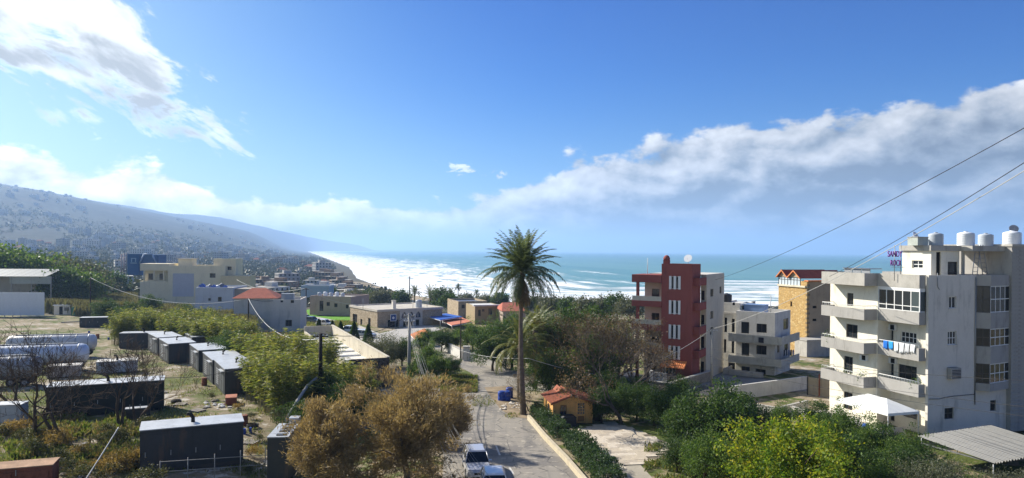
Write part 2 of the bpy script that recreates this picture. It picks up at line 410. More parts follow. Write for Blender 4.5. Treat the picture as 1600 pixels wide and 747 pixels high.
def sea_material():
    m = bpy.data.materials.new('sea_water'); m.use_nodes = True; t = m.node_tree; t.nodes.clear(); N = NT(t)
    out = N.n('ShaderNodeOutputMaterial'); b = N.n('ShaderNodeBsdfPrincipled')
    g = N.n('ShaderNodeNewGeometry'); P = g.outputs['Position']
    o = N.n('ShaderNodeAttribute', attribute_name='off').outputs['Fac']      # metres off the shore
    al = N.n('ShaderNodeAttribute', attribute_name='along').outputs['Fac']   # metres along the shore
    crest = N.n('ShaderNodeAttribute', attribute_name='crest').outputs['Fac']
    wv = N.comb(N.mul(al, .005), N.mul(o, .019), 0.0)
    s1 = N.noise(wv, 1.0, 8, .68, .6); s2 = N.noise(N.comb(N.mul(al, .02), N.mul(o, .06), 4.0), 1.0, 7, .7, .8)
    s3 = N.noise(N.comb(N.mul(al, .0015), N.mul(o, .004), 8.0), 1.0, 4, .6)
    foam = N.add(N.add(N.mul(s1, .45), N.mul(s2, .55)), N.mul(N.ss(o, 420, 60.0), .165))
    foam = N.add(foam, N.mul(N.ss(o, 60, 0.0), .12))
    foamf = N.mul(N.ss(foam, .575, .665), N.ss(o, 800, 300.0))
    foamf = N.m('MAXIMUM', foamf, crest)
    deep = N.mix(N.ss(o, 2500, 200), (.055, .18, .19), (.13, .285, .265))
    deep = N.mix(N.ss(s3, .42, .62), deep, (.085, .235, .23))
    deep = N.mix(N.ss(o, 330, 60), deep, (.20, .31, .30))
    streak = N.noise(N.comb(N.mul(al, .004), N.mul(o, .05), 2.0), 1.0, 6, .6)
    deep = N.mix(N.mul(N.ss(streak, .55, .72), .35), deep, (.03, .12, .15))
    c = N.mix(foamf, deep, (.80, .82, .82))
    t.links.new(c, b.inputs['Base Color']); t.links.new(N.ss(foamf, 0, 1, .38, .9), b.inputs['Roughness']); b.inputs['Specular IOR Level'].default_value = .22
    bn = N.n('ShaderNodeBump'); bn.inputs['Strength'].default_value = .55; bn.inputs['Distance'].default_value = 1.2
    t.links.new(N.add(s2, N.noise(P, .12, 5, .6)), bn.inputs['Height']); t.links.new(bn.outputs[0], b.inputs['Normal'])
    t.links.new(b.outputs[0], out.inputs[0]); return m
dep = np.concatenate([np.arange(440, 1000, 2.2), np.geomspace(1002, 45000, 150)])
tans = np.linspace(-.85, 1.15, 360)
X, Y, f = grid(dep, tans, 40.0)
off = -shore_dist(X, Y)
Xa = np.interp(Y, SHORE[:, 1], SHORE[:, 0]); along = np.where(X > 0, X, X - .9 * (Y - 500))
# breaking rollers: curved crest lines whose length and height vary along the shore
crest = np.zeros_like(X); zz = np.zeros_like(X)
for k, (o0, amp) in enumerate([(28, .5), (62, .8), (104, 1.0), (150, 1.5), (205, 2.1), (262, 2.2), (330, 2.0), (420, 1.3)]):
    line = o0 + 26 * (fbm(along / 160 + 9 * k, along * 0 + k * 3.3, 3) - .45)
    u = off - line; br = sst((fbm(along / 95 + 40 * k, along * 0 + 7.7 * k, 3) - .40) / .12)
    w_ = np.exp(-(u / 6.0) ** 2); zz += amp * w_ * (.35 + .65 * br)
    crest = np.maximum(crest, br * sst((u + 13) / 5) * sst((4 - u) / 4) * (.65 + .35 * vnoise(along / 7 + k, off / 5)))
crest *= (Y < 2600)
zz += .35 * (fbm(X / 30, Y / 22, 3) - .45) * sst(off / 60)
me = mesh_np('sea', np.stack([X, Y, SEA_Z + zz], -1), f, [sea_material()], smooth=True)
attr(me, 'off', off); attr(me, 'along', along); attr(me, 'crest', crest)
tag(link('sea', me), kind='structure')

def haze_box():
    mb = MB().box(-27000, 55000, -300, 46000, -32, 490)
    m = bpy.data.materials.new('haze_air'); m.use_nodes = True; t = m.node_tree; t.nodes.clear()
    out = t.nodes.new('ShaderNodeOutputMaterial'); v = t.nodes.new('ShaderNodeVolumePrincipled')
    v.inputs['Color'].default_value = (.43, .65, 1.0, 1); v.inputs['Density'].default_value = 0.00014; v.inputs['Anisotropy'].default_value = .25
    t.links.new(v.outputs[0], out.inputs['Volume'])
    tag(mb.build('haze', m), kind='stuff')
haze_box()
# ------------------------------------------------------------ building helpers
def _strips(a0, a1, z0, z1, ops):
    cuts = sorted({a0, a1, *[min(max(v, a0), a1) for o in ops for v in o[:2]]})
    for l, r in zip(cuts[:-1], cuts[1:]):
        if r - l < 1e-4: continue
        mid = (l + r) / 2; hit = sorted([(o[2], o[3]) for o in ops if o[0] < mid < o[1]]); z = z0
        for b, t in hit:
            if b > z + 1e-4: yield l, r, z, b
            z = max(z, t)
        if z1 > z + 1e-4: yield l, r, z, z1
def wall_y(mb, Y, x0, x1, z0, z1, ops=(), t=.25, mi=0):
    for l, r, b, u in _strips(x0, x1, z0, z1, ops): mb.box(l, r, min(Y, Y + t), max(Y, Y + t), b, u, mi)
def wall_x(mb, X, y0, y1, z0, z1, ops=(), t=.25, mi=0):
    for l, r, b, u in _strips(y0, y1, z0, z1, ops): mb.box(min(X, X + t), max(X, X + t), l, r, b, u, mi)
def abox(mb, ax, c0, c1, a0, a1, z0, z1, mi=0):
    lo, hi = min(c0, c1), max(c0, c1)
    return mb.box(lo, hi, a0, a1, z0, z1, mi) if ax == 'x' else mb.box(a0, a1, lo, hi, z0, z1, mi)
def win(parent, ax, c, o, fm, gm, nv=1, nh=0, inset=.12, fw=.06, s=1, name='window', sill=None):
    "window in an opening o=(a0,a1,z0,z1) of a wall whose face is at c; s=+1: the wall's inside is at larger c"
    a0, a1, z0, z1 = o; mb = MB(); c0 = c + s * inset; c1 = c0 + s * .06
    abox(mb, ax, c0, c1, a0, a0 + fw, z0, z1); abox(mb, ax, c0, c1, a1 - fw, a1, z0, z1)
    abox(mb, ax, c0, c1, a0 + fw, a1 - fw, z0, z0 + fw); abox(mb, ax, c0, c1, a0 + fw, a1 - fw, z1 - fw, z1)
    for k in range(1, nv + 1):
        m_ = a0 + (a1 - a0) * k / (nv + 1); abox(mb, ax, c0, c1, m_ - fw / 2, m_ + fw / 2, z0 + fw, z1 - fw)
    for k in range(1, nh + 1):
        m_ = z0 + (z1 - z0) * k / (nh + 1); abox(mb, ax, c0 + s * .004, c1 - s * .004, a0 + fw, a1 - fw, m_ - fw / 2, m_ + fw / 2)
    w_ = mb.build(name, fm, parent)
    abox(MB(), ax, c0 + s * .025, c0 + s * .045, a0 + fw * .5, a1 - fw * .5, z0 + fw * .5, z1 - fw * .5).build('pane', gm, w_)
    if sill is not None: abox(MB(), ax, c - s * .07, c + s * .1, a0 - .06, a1 + .06, z0 - .08, z0 - .003).build('sill', sill, w_)
    return w_
def railing(parent, path, z0, h, m, step=.28, r=.018, name='railing'):
    mb = MB(); top = [(x, y, z0 + h) for x, y in path]; mb.tube(top, r * 1.6, 5)
    for (ax, ay), (bx, by) in zip(path[:-1], path[1:]):
        L = math.hypot(bx - ax, by - ay); n = max(1, int(L / step))
        for k in range(n + 1): mb.tube([(ax + (bx - ax) * k / n, ay + (by - ay) * k / n, z0), (ax + (bx - ax) * k / n, ay + (by - ay) * k / n, z0 + h)], r, 4)
    return mb.build(name, m, parent)
def water_tank(x, y, z, r, h, m, label, ring=None):
    t = empty('water_tank', (x, y, z), 0, label, 'water tank', 'tanks on the roofs')
    pr = [(r * .98, 0), (r, .05)]
    for k in range(5):
        zz = .1 + (h * .82) * k / 5; pr += [(r, zz), (r * .975, zz + h * .05), (r, zz + h * .1)]
    pr += [(r * .97, h * .9), (r * .6, h * .98), (r * .25, h)]
    MB().lathe(pr, 20).build('tank_body', m, t)
    MB().lathe([(r * .26, h - .02), (r * .26, h + .05), (r * .2, h + .07)], 12).build('lid', m, t)
    return t
def dish(x, y, z, r, az, label, m):
    t = empty('satellite_dish', (x, y, z), az, label, 'satellite dish')
    MB().tube([(0, 0, 0), (0, 0, .5 + r)], .025, 6).build('mast', M_metal, t)
    mb = MB(); pr = [(r * k / 5, .3 * r * (k / 5) ** 2) for k in range(6)]; pr[0] = (.01, 0)
    mb.lathe(pr + [(r * .99, .3 * r + .012)], 18)
    o = mb.build('reflector', m, t); o.location = (0, -.05, .5 + r); o.rotation_euler = (math.radians(62), 0, 0)
    MB().tube([(0, 0, .5 + r * .4), (0, -.9 * r, .5 + r * 1.25)], .012, 5).build('feed_arm', M_metal, t)
    return t

M_metal = mat('grey_metal', (.30, .31, .32), .5, .5, .6, var=.1)
M_cream = mat('cream_plaster', (.80, .755, .63), .9, .2, var=.05, scale=.8, stain=(.46, .41, .32), stain_amt=.5)
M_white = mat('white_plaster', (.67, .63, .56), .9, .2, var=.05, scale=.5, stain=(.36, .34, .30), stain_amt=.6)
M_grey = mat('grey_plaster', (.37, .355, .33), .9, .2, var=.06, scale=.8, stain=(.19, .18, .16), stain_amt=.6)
M_conc = mat('concrete', (.42, .40, .36), .95, .2, var=.12, scale=1.0, stain=(.22, .20, .17), stain_amt=.55, bump=.25)
M_wframe = mat('white_frame', (.78, .78, .76), .5, .4, var=.03)
M_dframe = mat('dark_frame', (.06, .055, .05), .5, .4, var=.1)
M_bframe = mat('brown_frame', (.10, .065, .045), .6, .3, var=.1)
M_glass = glass_mat(); M_glass2 = glass_mat('pale_glass', (.06, .08, .085), .1); M_dark = mat('dark_interior', (.015, .015, .016), .9, .1, var=.2)
M_plastic = mat('white_plastic', (.72, .74, .76), .5, .4, var=.04, scale=3)
M_rail = mat('white_rail', (.75, .75, .73), .5, .4, var=.05)

# ------------------------------------------------------------ white apartment block on the right
def white_building():
    f = Frame(1449, 60.6, 17, .15); E = f.empty('apartment_building', label='four storey white apartment block with grey parapet balconies and glazed bay', cat='building')
    L = [0, 3.45, 6.58, 9.70, 12.85]                       # slab undersides
    XW1, XB1, XB2, XW2 = -.75, -2.2, -.72, .75
    Y0, Y2, Y3 = .0, f.fy(1368, XB2), f.fy(1298, XW1)
    XS = f.fx(1525, 0); XE = f.fx(1578, 0); TOP = f.fz(430, 0, 0)
    YB0, YB1 = f.fy(1437, XB2), Y2
    YA0, YA1 = Y2 - .25, f.fy(1284, XB1)
    # side wall openings
    so = []
    def srect(p0, p1, q0, q1): return (f.fx(p0, 0), f.fx(p1, 0), f.fz(q1, f.fx(p0, 0), 0), f.fz(q0, f.fx(p0, 0), 0))
    s1, s2, s3, s4 = srect(1483.5, 1495.3, 463.5, 482), srect(1482, 1496, 518, 539), srect(1481, 1497, 574, 592), srect(1478, 1492.5, 638, 655.5)
    mb = MB(); wall_y(mb, 0, 0, XS, 0, TOP, [s1, s2, s3, s4]); mb.build('side_wall', M_white, E)
    for r, nv, nh in ((s1, 1, 0), (s2, 2, 1), (s4, 1, 1)): win(E, 'y', 0, r, M_wframe if r is not s4 else M_dframe, M_glass, nv, nh, sill=M_white)
    a = MB().box(s3[0] + .03, s3[1] - .03, -.45, .2, s3[2] + .03, s3[3] - .03); a.build('air_conditioner', M_grey, E)
    g_ = MB()
    for k in range(6): zz = s3[2] + .12 + k * (s3[3] - s3[2] - .24) / 6; g_.box(s3[0] + .1, s3[1] - .1, -.47, -.45, zz, zz + .05)
    g_.build('air_conditioner_grille', M_dark, E)
    # facade walls: section 2 (recessed), section 1, and the return between them
    def frect(X, p0, p1, q0, q1, pc=None):
        ya, yb = f.fy(p1, X), f.fy(p0, X); ym = (ya + yb) / 2; return (ya, yb, f.fz(q1, X, ym), f.fz(q0, X, ym))
    w1 = [frect(XW1, 1324, 1334, 458, 478), frect(XW1, 1323, 1341, 507, 528), frect(XW1, 1320, 1334, 557, 583), frect(XW1, 1320, 1334, 613, 640)]
    w2 = [frect(XW2, 1384, 1397, 515, 531), frect(XW2, 1408, 1433, 519, 536), frect(XW2, 1381, 1398, 566, 585), frect(XW2, 1405, 1434, 571, 594), frect(XW2, 1381, 1400, 634, 656), frect(XW2, 1413, 1435, 640, 653)]
    mb = MB(); wall_x(mb, XW1, Y2, Y3, 0, L[4], w1); mb.box(XW1 + .25, XW2 + .5, Y3 - .25, Y3, 0, L[4]); mb.build('facade_wall', M_cream, E)
    mb = MB(); wall_x(mb, XW2, .25, Y2 - .01, 0, L[4], w2); mb.build('facade_wall', M_cream, E)
    MB().box(XW1, XW2 + .25, Y2 - .35, Y2 - .003, 0, L[4] - .01).build('pier', M_cream, E)
    for k, r in enumerate(w1): win(E, 'x', XW1, r, M_dframe if k != 3 else M_bframe, M_glass, 1, 1 if k == 2 else 0)
    for k, r in enumerate(w2): win(E, 'x', XW2, r, M_wframe if k == 1 else M_dframe, M_glass, 3 if k == 1 else (2 if k == 3 else 0), 1 if k == 1 else 0)
    # roof slab, back wall, top parapet
    mb = MB(); mb.box(XW2 + .25, XE, .25, Y3 - .25, L[4], L[4] + .25); mb.build('roof_slab', M_conc, E)
    mb = MB(); mb.box(XB1, XB1 + .2, YA0, YA1, L[4], TOP); mb.box(XB1 + .2, XB2, YA0, YA0 + .2, L[4], TOP); mb.box(XB2, XB2 + .2, YB0, YA0 + .2, L[4], TOP); mb.box(XB2 + .2, -.003, YB0, YB0 + .2, L[4], TOP)
    mb.box(XB1 + .2, XW2 + .4, YA1 - .2, YA1, L[4], TOP); mb.box(XB1 + .2, XW2 + .25, YA0 + .2, YA1 - .2, L[4] + .02, L[4] + .22); mb.box(XB2 + .2, XW2 + .25, YB0 + .2, YA0 + .2, L[4] + .02, L[4] + .22)
    mb.build('roof_parapet', M_conc, E)
    mb = MB(); mb.box(XS, XE + 1.5, 10.5, Y3, 0, L[4]); mb.build('rear_wall', M_white, E)
    # balconies
    for k in (1, 2, 3):
        z = L[k]
        mb = MB(); mb.box(XB1, XW1 - .003, YA0, YA1, z, z + .2); mb.box(XB1, XB1 + .14, YA0, YA1, z + .2, z + 1.0); mb.box(XB1 + .14, XW1 - .003, YA0, YA0 + .14, z + .2, z + 1.0); mb.box(XB1 + .14, XW1 - .003, YA1 - .14, YA1, z + .2, z + 1.0)
        mb.build('balcony', M_grey, E)
        railing(E, [(XW1, YA0 + .07), (XB1 + .07, YA0 + .07), (XB1 + .07, YA1 - .07), (XW1, YA1 - .07)], z + 1.0, .3, M_rail)
        mb = MB(); mb.box(XB2, XW2 - .003, YB0, Y2 - .36, z, z + .2); mb.box(XB2, XB2 + .14, YB0, Y2 - .36, z + .2, z + 1.1); mb.box(XB2 + .14, -.003, YB0, YB0 + .14, z + .2, z + 1.1)
        mb.build('balcony', M_grey, E)
        if k < 3: railing(E, [(XB2 + .07, YB0 + .07), (XB2 + .07, Y2 - .4)], z + 1.1, .25, M_rail)
    MB().box(-.003, .25, .003, .25, 0, L[4]).build('corner_pier', M_white, E) if False else None
    for (X, Y, z) in ((XW2 - .28, Y2 - 1.1, L[2] + 2.2), (XW2 - .28, Y2 - 1.2, L[1] + 2.25), (XW1 - .28, Y2 + .7, L[1] + 2.3)):
        a = MB().box(X, X + .27, Y, Y + .8, z, z + .55).build('air_conditioner', M_plastic, E); MB().box(X - .01, X, Y + .08, Y + .52, z + .06, z + .5).build('fan_grille', M_dark, a)
    for k, (y_, z) in enumerate(((YA0 + .5, L[1]), (YA0 + 2.6, L[1]), (YA1 - .6, L[2]), (YB0 + .7, L[1]))):
        X = (XB1 if k < 3 else XB2) + .35; x, y = f.w(X, y_); t = empty('flower_pot', (x, y, f.z + z + .2), 0, ['clay pot with a leafy plant at the lowest balcony step', 'clay pot with a leafy plant mid way along the lowest balcony', 'clay pot with a leafy plant on the middle balcony end', 'clay pot with a leafy plant on the recessed lowest balcony'][k], 'plant pot')
        MB().lathe([(.14, 0), (.2, .35), (.22, .38)], 10).build('pot', mat('terracotta', (.36, .14, .07), .9, .2), t); rg = np.random.default_rng(k); P = rg.normal(size=(90, 3)) * np.array([.2, .2, .28]) + np.array([0, 0, .8]); v, fc = leaf_quads(P, rg.normal(size=(90, 3)), .2 * np.ones(90), .4, rg); link('leaves', mesh_np('leaves', v, fc, [leaf_mat('mid_leaves', [(.03, .065, .018), (.06, .12, .028), (.115, .185, .04), (.18, .235, .055)], .45)]), t)
    # glazed top balcony
    z = L[3] + 1.1; zt = L[4]; n = 5; gl = MB(); pan = []
    ys = [YB0 + (Y2 - .4 - YB0) * k / n for k in range(n + 1)]
    fr = MB()
    for y in ys: fr.box(XB2 + .02, XB2 + .10, y - .04, y + .04, z, zt)
    fr.box(XB2 + .025, XB2 + .095, YB0, Y2 - .4, z + .42, z + .48); fr.box(XB2 + .025, XB2 + .095, YB0, Y2 - .4, zt - .3, zt - .003); fr.box(XB2 + .025, XB2 + .095, YB0, Y2 - .4, z + .003, z + .06)
    fr.box(XB2 + .1, -.01, YB0 + .03, YB0 + .09, zt - .3, zt - .003); fr.box(XB2 + .1, -.01, YB0 + .03, YB0 + .09, z + .003, z + .06)
    go = fr.build('balcony_glazing', M_wframe, E)
    for k in range(n): MB().box(XB2 + .05, XB2 + .07, ys[k] + .03, ys[k + 1] - .03, z + .03, zt - .1).build('pane', M_glass2 if k in (0,) else M_glass, go)
    MB().box(XB2 + .1, -.02, YB0 + .05, YB0 + .07, z + .03, zt - .1).build('pane', M_glass2, go)
    # bow window bay on the side
    XM = f.fx(1549, -.75); poly = [(XS, .003), (XM, -.75), (XE, -.1), (XE, 10.4), (XS + .003, 10.4)]
    mb = MB(); zb = f.fz(612, XM, -.75)
    bands = [(zb, f.fz(600, XM, -.75)), (f.fz(569, XM, -.75), f.fz(542, XM, -.75)), (f.fz(514, XM, -.75), f.fz(489, XM, -.75)), (f.fz(447, XM, -.75), TOP)]
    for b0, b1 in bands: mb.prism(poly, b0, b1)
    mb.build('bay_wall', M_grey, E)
    gaps = [(bands[i][1], bands[i + 1][0]) for i in range(3)]
    for g0, g1 in gaps:
        for (ax, ay), (bx, by), nv in (((XS, .003), (XM, -.75), 1), ((XM, -.75), (XE, -.1), 3)):
            dx, dy = bx - ax, by - ay; Lw = math.hypot(dx, dy); nx, ny = -dy / Lw, dx / Lw
            b_ = empty('bay_window', (0, 0, 0)); b_.parent = E
            fm = MB()
            def pbar(u0, u1, z0, z1, d0, d1, m_=fm):
                P = [(ax + dx * u / Lw + nx * d, ay + dy * u / Lw + ny * d) for u, d in ((u0, d0), (u1, d0), (u1, d1), (u0, d1))]
                m_.prism(P, z0, z1)
            for k in range(nv + 2): u = .06 + (Lw - .12) * k / (nv + 1); pbar(u - .035, u + .035, g0 + .002, g1 - .002, .05, .11)
            for zz in (g0 + .05, g0 + (g1 - g0) * .5, g1 - .05): pbar(.07, Lw - .07, zz - .035, zz + .035, .055, .105)
            w_ = fm.build('frame', M_wframe if nv == 3 else M_dframe, E); COL.objects.unlink(b_); bpy.data.objects.remove(b_); w_.name = 'bay_window'
            pm = MB(); pbar(.03, Lw - .03, g0 + .02, g1 - .02, .07, .09, pm); pm.build('pane', M_glass, w_)
    mb = MB(); lo = (f.fx(1551, 0), f.fx(1560, 0), f.fz(644, XM, 0), f.fz(627, XM, 0)); wall_y(mb, .1, XS + .003, XE, 0, zb - .003, [lo]); mb.build('ground_floor_wall', M_white, E)
    win(E, 'y', .1, lo, M_dframe, M_glass, 0, 0)
    MB().tube([(XS - .05, -.06, 2.6), (XS - .05, -.06, TOP - .2)], .05, 6).build('downpipe', M_metal, E)
    MB().tube([(.1, -.04, 3.35), (1.2, -.04, 3.3), (2.4, -.04, 3.45), (XS - .1, -.04, 3.5)], .03, 5).build('cable_run', M_dframe, E)
    MB().tube([(.9, -.05, TOP + .2), (.95, -.05, TOP - 1.0), (1.15, -.05, TOP - 1.25)], .03, 5).build('vent_pipe', M_metal, E)
    # penthouse
    zr = L[4] + .25; ZP = f.fz(384, 4, 4); ZF = f.fz(392, 4, 4)
    XA0, XA1 = 2.0, None; YA = f.fy(1455, 2.0); YC = f.fy(1410, 2.0); XA1 = f.fx(1499, YA)
    wo = [(f.fy(1442, XA0), f.fy(1425, XA0), f.fz(419, XA0, YA + 2), f.fz(407, XA0, YA + 2))]
    mb = MB(); wall_x(mb, XA0, YA, YC, zr, ZF, wo, t=.2)
    d0 = (f.fx(1463, YA), f.fx(1470.5, YA), zr, ZF - .1); d1 = (f.fx(1481, YA), f.fx(1497, YA), zr + .1, f.fz(409, 4, YA))
    wall_y(mb, YA, XA0 + .2, XA1, zr, ZF, [d0, d1], t=.2); mb.box(XA0, XA1, YC - .2, YC, zr, ZF) if False else None
    mb.build('penthouse_wall', M_cream, E)
    win(E, 'x', XA0, wo[0], M_wframe, M_glass, 1, 1); win(E, 'y', YA, d0, M_dframe, M_dark, 0, 0, name='door'); win(E, 'y', YA, d1, M_dframe, M_glass, 0, 1)
    XBk = f.fx(1573, .6); yb1 = f.fy(1500, XBk)
    mb = MB(); wall_x(mb, XBk, .6, min(yb1, YC - .3), zr, ZF, [], t=.2); mb.box(XBk + .2, XBk + 3, .6, .8, zr, ZF); mb.build('penthouse_wall', M_cream, E)
    mb = MB(); mb.box(XA0 - .2, XA1, YA - .15, YC + .2, ZF, ZP); mb.box(XA1, XBk + 3.0, .3, YC, ZF + .003, ZP - .003); mb.build('penthouse_roof', M_conc, E)
    MB().box(XA1 + .1, XA1 + .3, YA - .3, YA - .1, zr, ZF).build('column', M_conc, E)
    # things on the roofs
    def wp(X, Y, z): x, y = f.w(X, Y); return (x, y, z + f.z)
    for px, Yt, r, h, lab in ((1462, YA + .9, .62, 1.15, 'grey ribbed water tank beside square cistern on the penthouse roof'), (1509, 1.6, .70, 1.25, 'white water tank standing behind the leaning ladder'), (1540, 1.9, .62, 1.15, 'grey shaded water tank between two white tanks on the penthouse roof'), (1581, 1.2, .74, 1.4, 'tall white water tank under the mesh dish at roof end')):
        X_ = f.fx(px, Yt); x, y, z_ = wp(X_, Yt, ZP); water_tank(x, y, z_, r, h, M_plastic if lab[0] in 'wt' else mat('grey_plastic', (.42, .46, .50), .5, .4, var=.05), lab)
    X_ = f.fx(1436, YA + 1.2); x, y, z_ = wp(X_, YA + 1.2, ZP)
    c = empty('cistern', (x, y, z_), f.r, 'square pale concrete cistern on the penthouse roof edge', 'cistern')
    MB().box(-.7, .5, -.5, .6, 0, .72).build('cistern_body', mat('pale_green_concrete', (.46, .49, .44), .9, .2), c); MB().box(-.74, .54, -.54, .64, .72, .78).build('cover', M_conc, c)
    x, y, z_ = wp(XA0 + .1, YC - 1.2, ZP); dish(x, y, z_, .38, math.radians(30), 'white round satellite dish on the penthouse corner mast', M_plastic)
    x, y, z_ = wp(f.fx(1583, 2.5), 2.5, ZP + .75); dish(x, y, z_, .4, math.radians(-20), 'brown mesh satellite dish above the tall white tank', M_metal)
    # A-frame ladder
    lx = f.fx(1531, .5); x, y, z_ = wp(lx, -.0 + .45, zr)
    ld = empty('ladder', (x, y, z_), f.r, 'tall metal stepladder opened against the penthouse wall', 'ladder')
    hL = ZP - zr + .1
    for s in (-1, 1):
        mb = MB()
        for q in (-.28, .28):
            mb.tube([(s * 1.15 + q, .0 + .3 * s, 0), (s * .12 + q, .1, hL)], .035, 5)
        for k in range(1, 9): u = k / 9; mb.tube([(s * 1.15 * (1 - u) + s * .12 * u - .28, .3 * s * (1 - u) + .1 * u, hL * u), (s * 1.15 * (1 - u) + s * .12 * u + .28, .3 * s * (1 - u) + .1 * u, hL * u)], .02, 4)
        mb.build('ladder_side', M_metal, ld)
    # purple rooftop letters
    x, y, z_ = wp(-1.1, f.fy(1392, -1.1) - .2, TOP)
    sg = empty('rooftop_sign', (x, y, z_), 0, 'purple letter sign on poles above the parapet of the white block', 'sign')
    MB().tube([(.2, .05, -.6), (.2, .05, 2.6)], .03, 5).build('post', M_metal, sg); MB().tube([(.75, .05, -.6), (.75, .05, 2.9)], .03, 5).build('post', M_metal, sg); MB().tube([(-.1, .05, .62), (1.1, .05, .62)], .02, 5).build('crossbar', M_metal, sg)
    for txt, zz, sz in (('SANDY', 1.55, .74), ('ROCK', .75, .74)):
        cu = bpy.data.curves.new('sign_text', 'FONT'); cu.body = txt; cu.size = sz; cu.extrude = .05; cu.space_character = 1.0; cu.align_x = 'LEFT'
        to = bpy.data.objects.new('tmp', cu); COL.objects.link(to)
        bpy.context.view_layer.update(); tm = bpy.data.meshes.new_from_object(to.evaluated_get(bpy.context.evaluated_depsgraph_get())); bpy.data.objects.remove(to)
        wmax = max(v.co.x for v in tm.vertices); k = (1.3 if txt == 'SANDY' else 1.0) / wmax
        for v in tm.vertices: v.co.x *= k; v.co.x += -.45 if txt == 'SANDY' else -.2
        tm.materials.clear(); tm.materials.append(mat('purple_paint', (.20, .03, .26), .5, .4, var=.15)); o = link('lettering', tm, sg); o.rotation_euler = (math.radians(90), 0, 0); o.location = (0, 0, zz)
    # solar panels lying behind the parapet
    for k in range(3):
        X_, Y_ = -1.6 + k * .15, YA0 + .8 + k * 1.25; x, y, z_ = wp(X_ + .7, Y_, TOP + .3)
        p = empty('solar_panel', (x, y, z_), f.r, ['dark solar panel at the stepped corner behind the grey parapet', 'dark solar panel in the middle behind the grey parapet', 'dark solar panel at the far end behind the grey parapet'][k], 'solar panel', 'solar panels on the white block')
        o = MB().box(-.5, .9, -.55, .55, .1, .14).build('panel', M_glass, p); MB().box(-.55, .95, -.6, .6, .06, .1).build('panel_frame', M_metal, p)
        MB().box(-.4, -.34, -.5, .5, -1.2, .06).build('support', M_metal, p)
    # laundry on the second balcony
    cols = [('blue', (.03, .16, .55)), ('bright blue', (.05, .33, .75)), ('white', (.75, .76, .76)), ('white', (.72, .73, .74)), ('pale grey', (.55, .56, .57)), ('white', (.74, .74, .73))]
    lab = ['royal blue towel at the end of the balcony washing line', 'sky blue towel hung beside the royal blue one', 'white shirt hanging next to the sky blue towel', 'white sheet in the middle of the balcony washing', 'pale grey shirt hanging between white washing', 'white vest at the corner end of the balcony washing']
    z = L[2] + 1.36; y1, y0 = f.fy(1381, XB2 - .1), f.fy(1432, XB2 - .1)
    for k, (cn, cc) in enumerate(cols):
        ya = y1 + (y0 - y1) * (k + .05) / 6; yb_ = y1 + (y0 - y1) * (k + .85) / 6; n = 8; h = [.75, .7, .85, .9, .8, .7][k]
        v = []; fc = []
        for i in range(n + 1):
            yy = ya + (yb_ - ya) * i / n
            for j in range(5): v.append((XB2 - .07 + .03 * math.sin(i * 1.9 + k) * j / 4 - .01 * j, yy + .02 * math.sin(j + k), -h * j / 4 * (1 - .06 * math.sin(i * .8 + k))))
        for i in range(n):
            for j in range(4): a_ = i * 5 + j; fc.append((a_, a_ + 1, a_ + 6, a_ + 5))
        m_ = mesh_np('washing', v, fc, [mat('cloth_%d' % k, cc, .95, .1, var=.05, scale=3)], True); o = link('washing', m_); x, y = f.w(0, 0); o.location = (x, y, z + f.z); o.rotation_euler = (0, 0, f.r)
        md = o.modifiers.new('thick', 'SOLIDIFY'); md.thickness = .012
        tag(o, lab[k], 'washing', 'washing on the balcony')
    return f
WF = white_building()

def grey_block():
    f = Frame(1449, 60.6, 17, .15); x_, y_ = f.w(f.fx(1581, -.3), -.3); f.o = (x_, y_); E = f.empty('ribbed_tower', label='dark grey ribbed concrete block rising beside the glazed bay', cat='building')
    H = f.fz(385, 0, 0); W, D = 9, 10
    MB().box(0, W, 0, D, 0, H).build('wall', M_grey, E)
    n = 46; me = MB().box(-.02, W, -.05, .0, 0, .17).mesh('rib', M_grey)
    for k in range(n):
        o = link('rib', me, E); o.location = (0, -.003, .15 + k * (H - .3) / n)
    MB().box(-.1, W, -.12, D, H, H + .2).build('coping', M_conc, E)
grey_block()

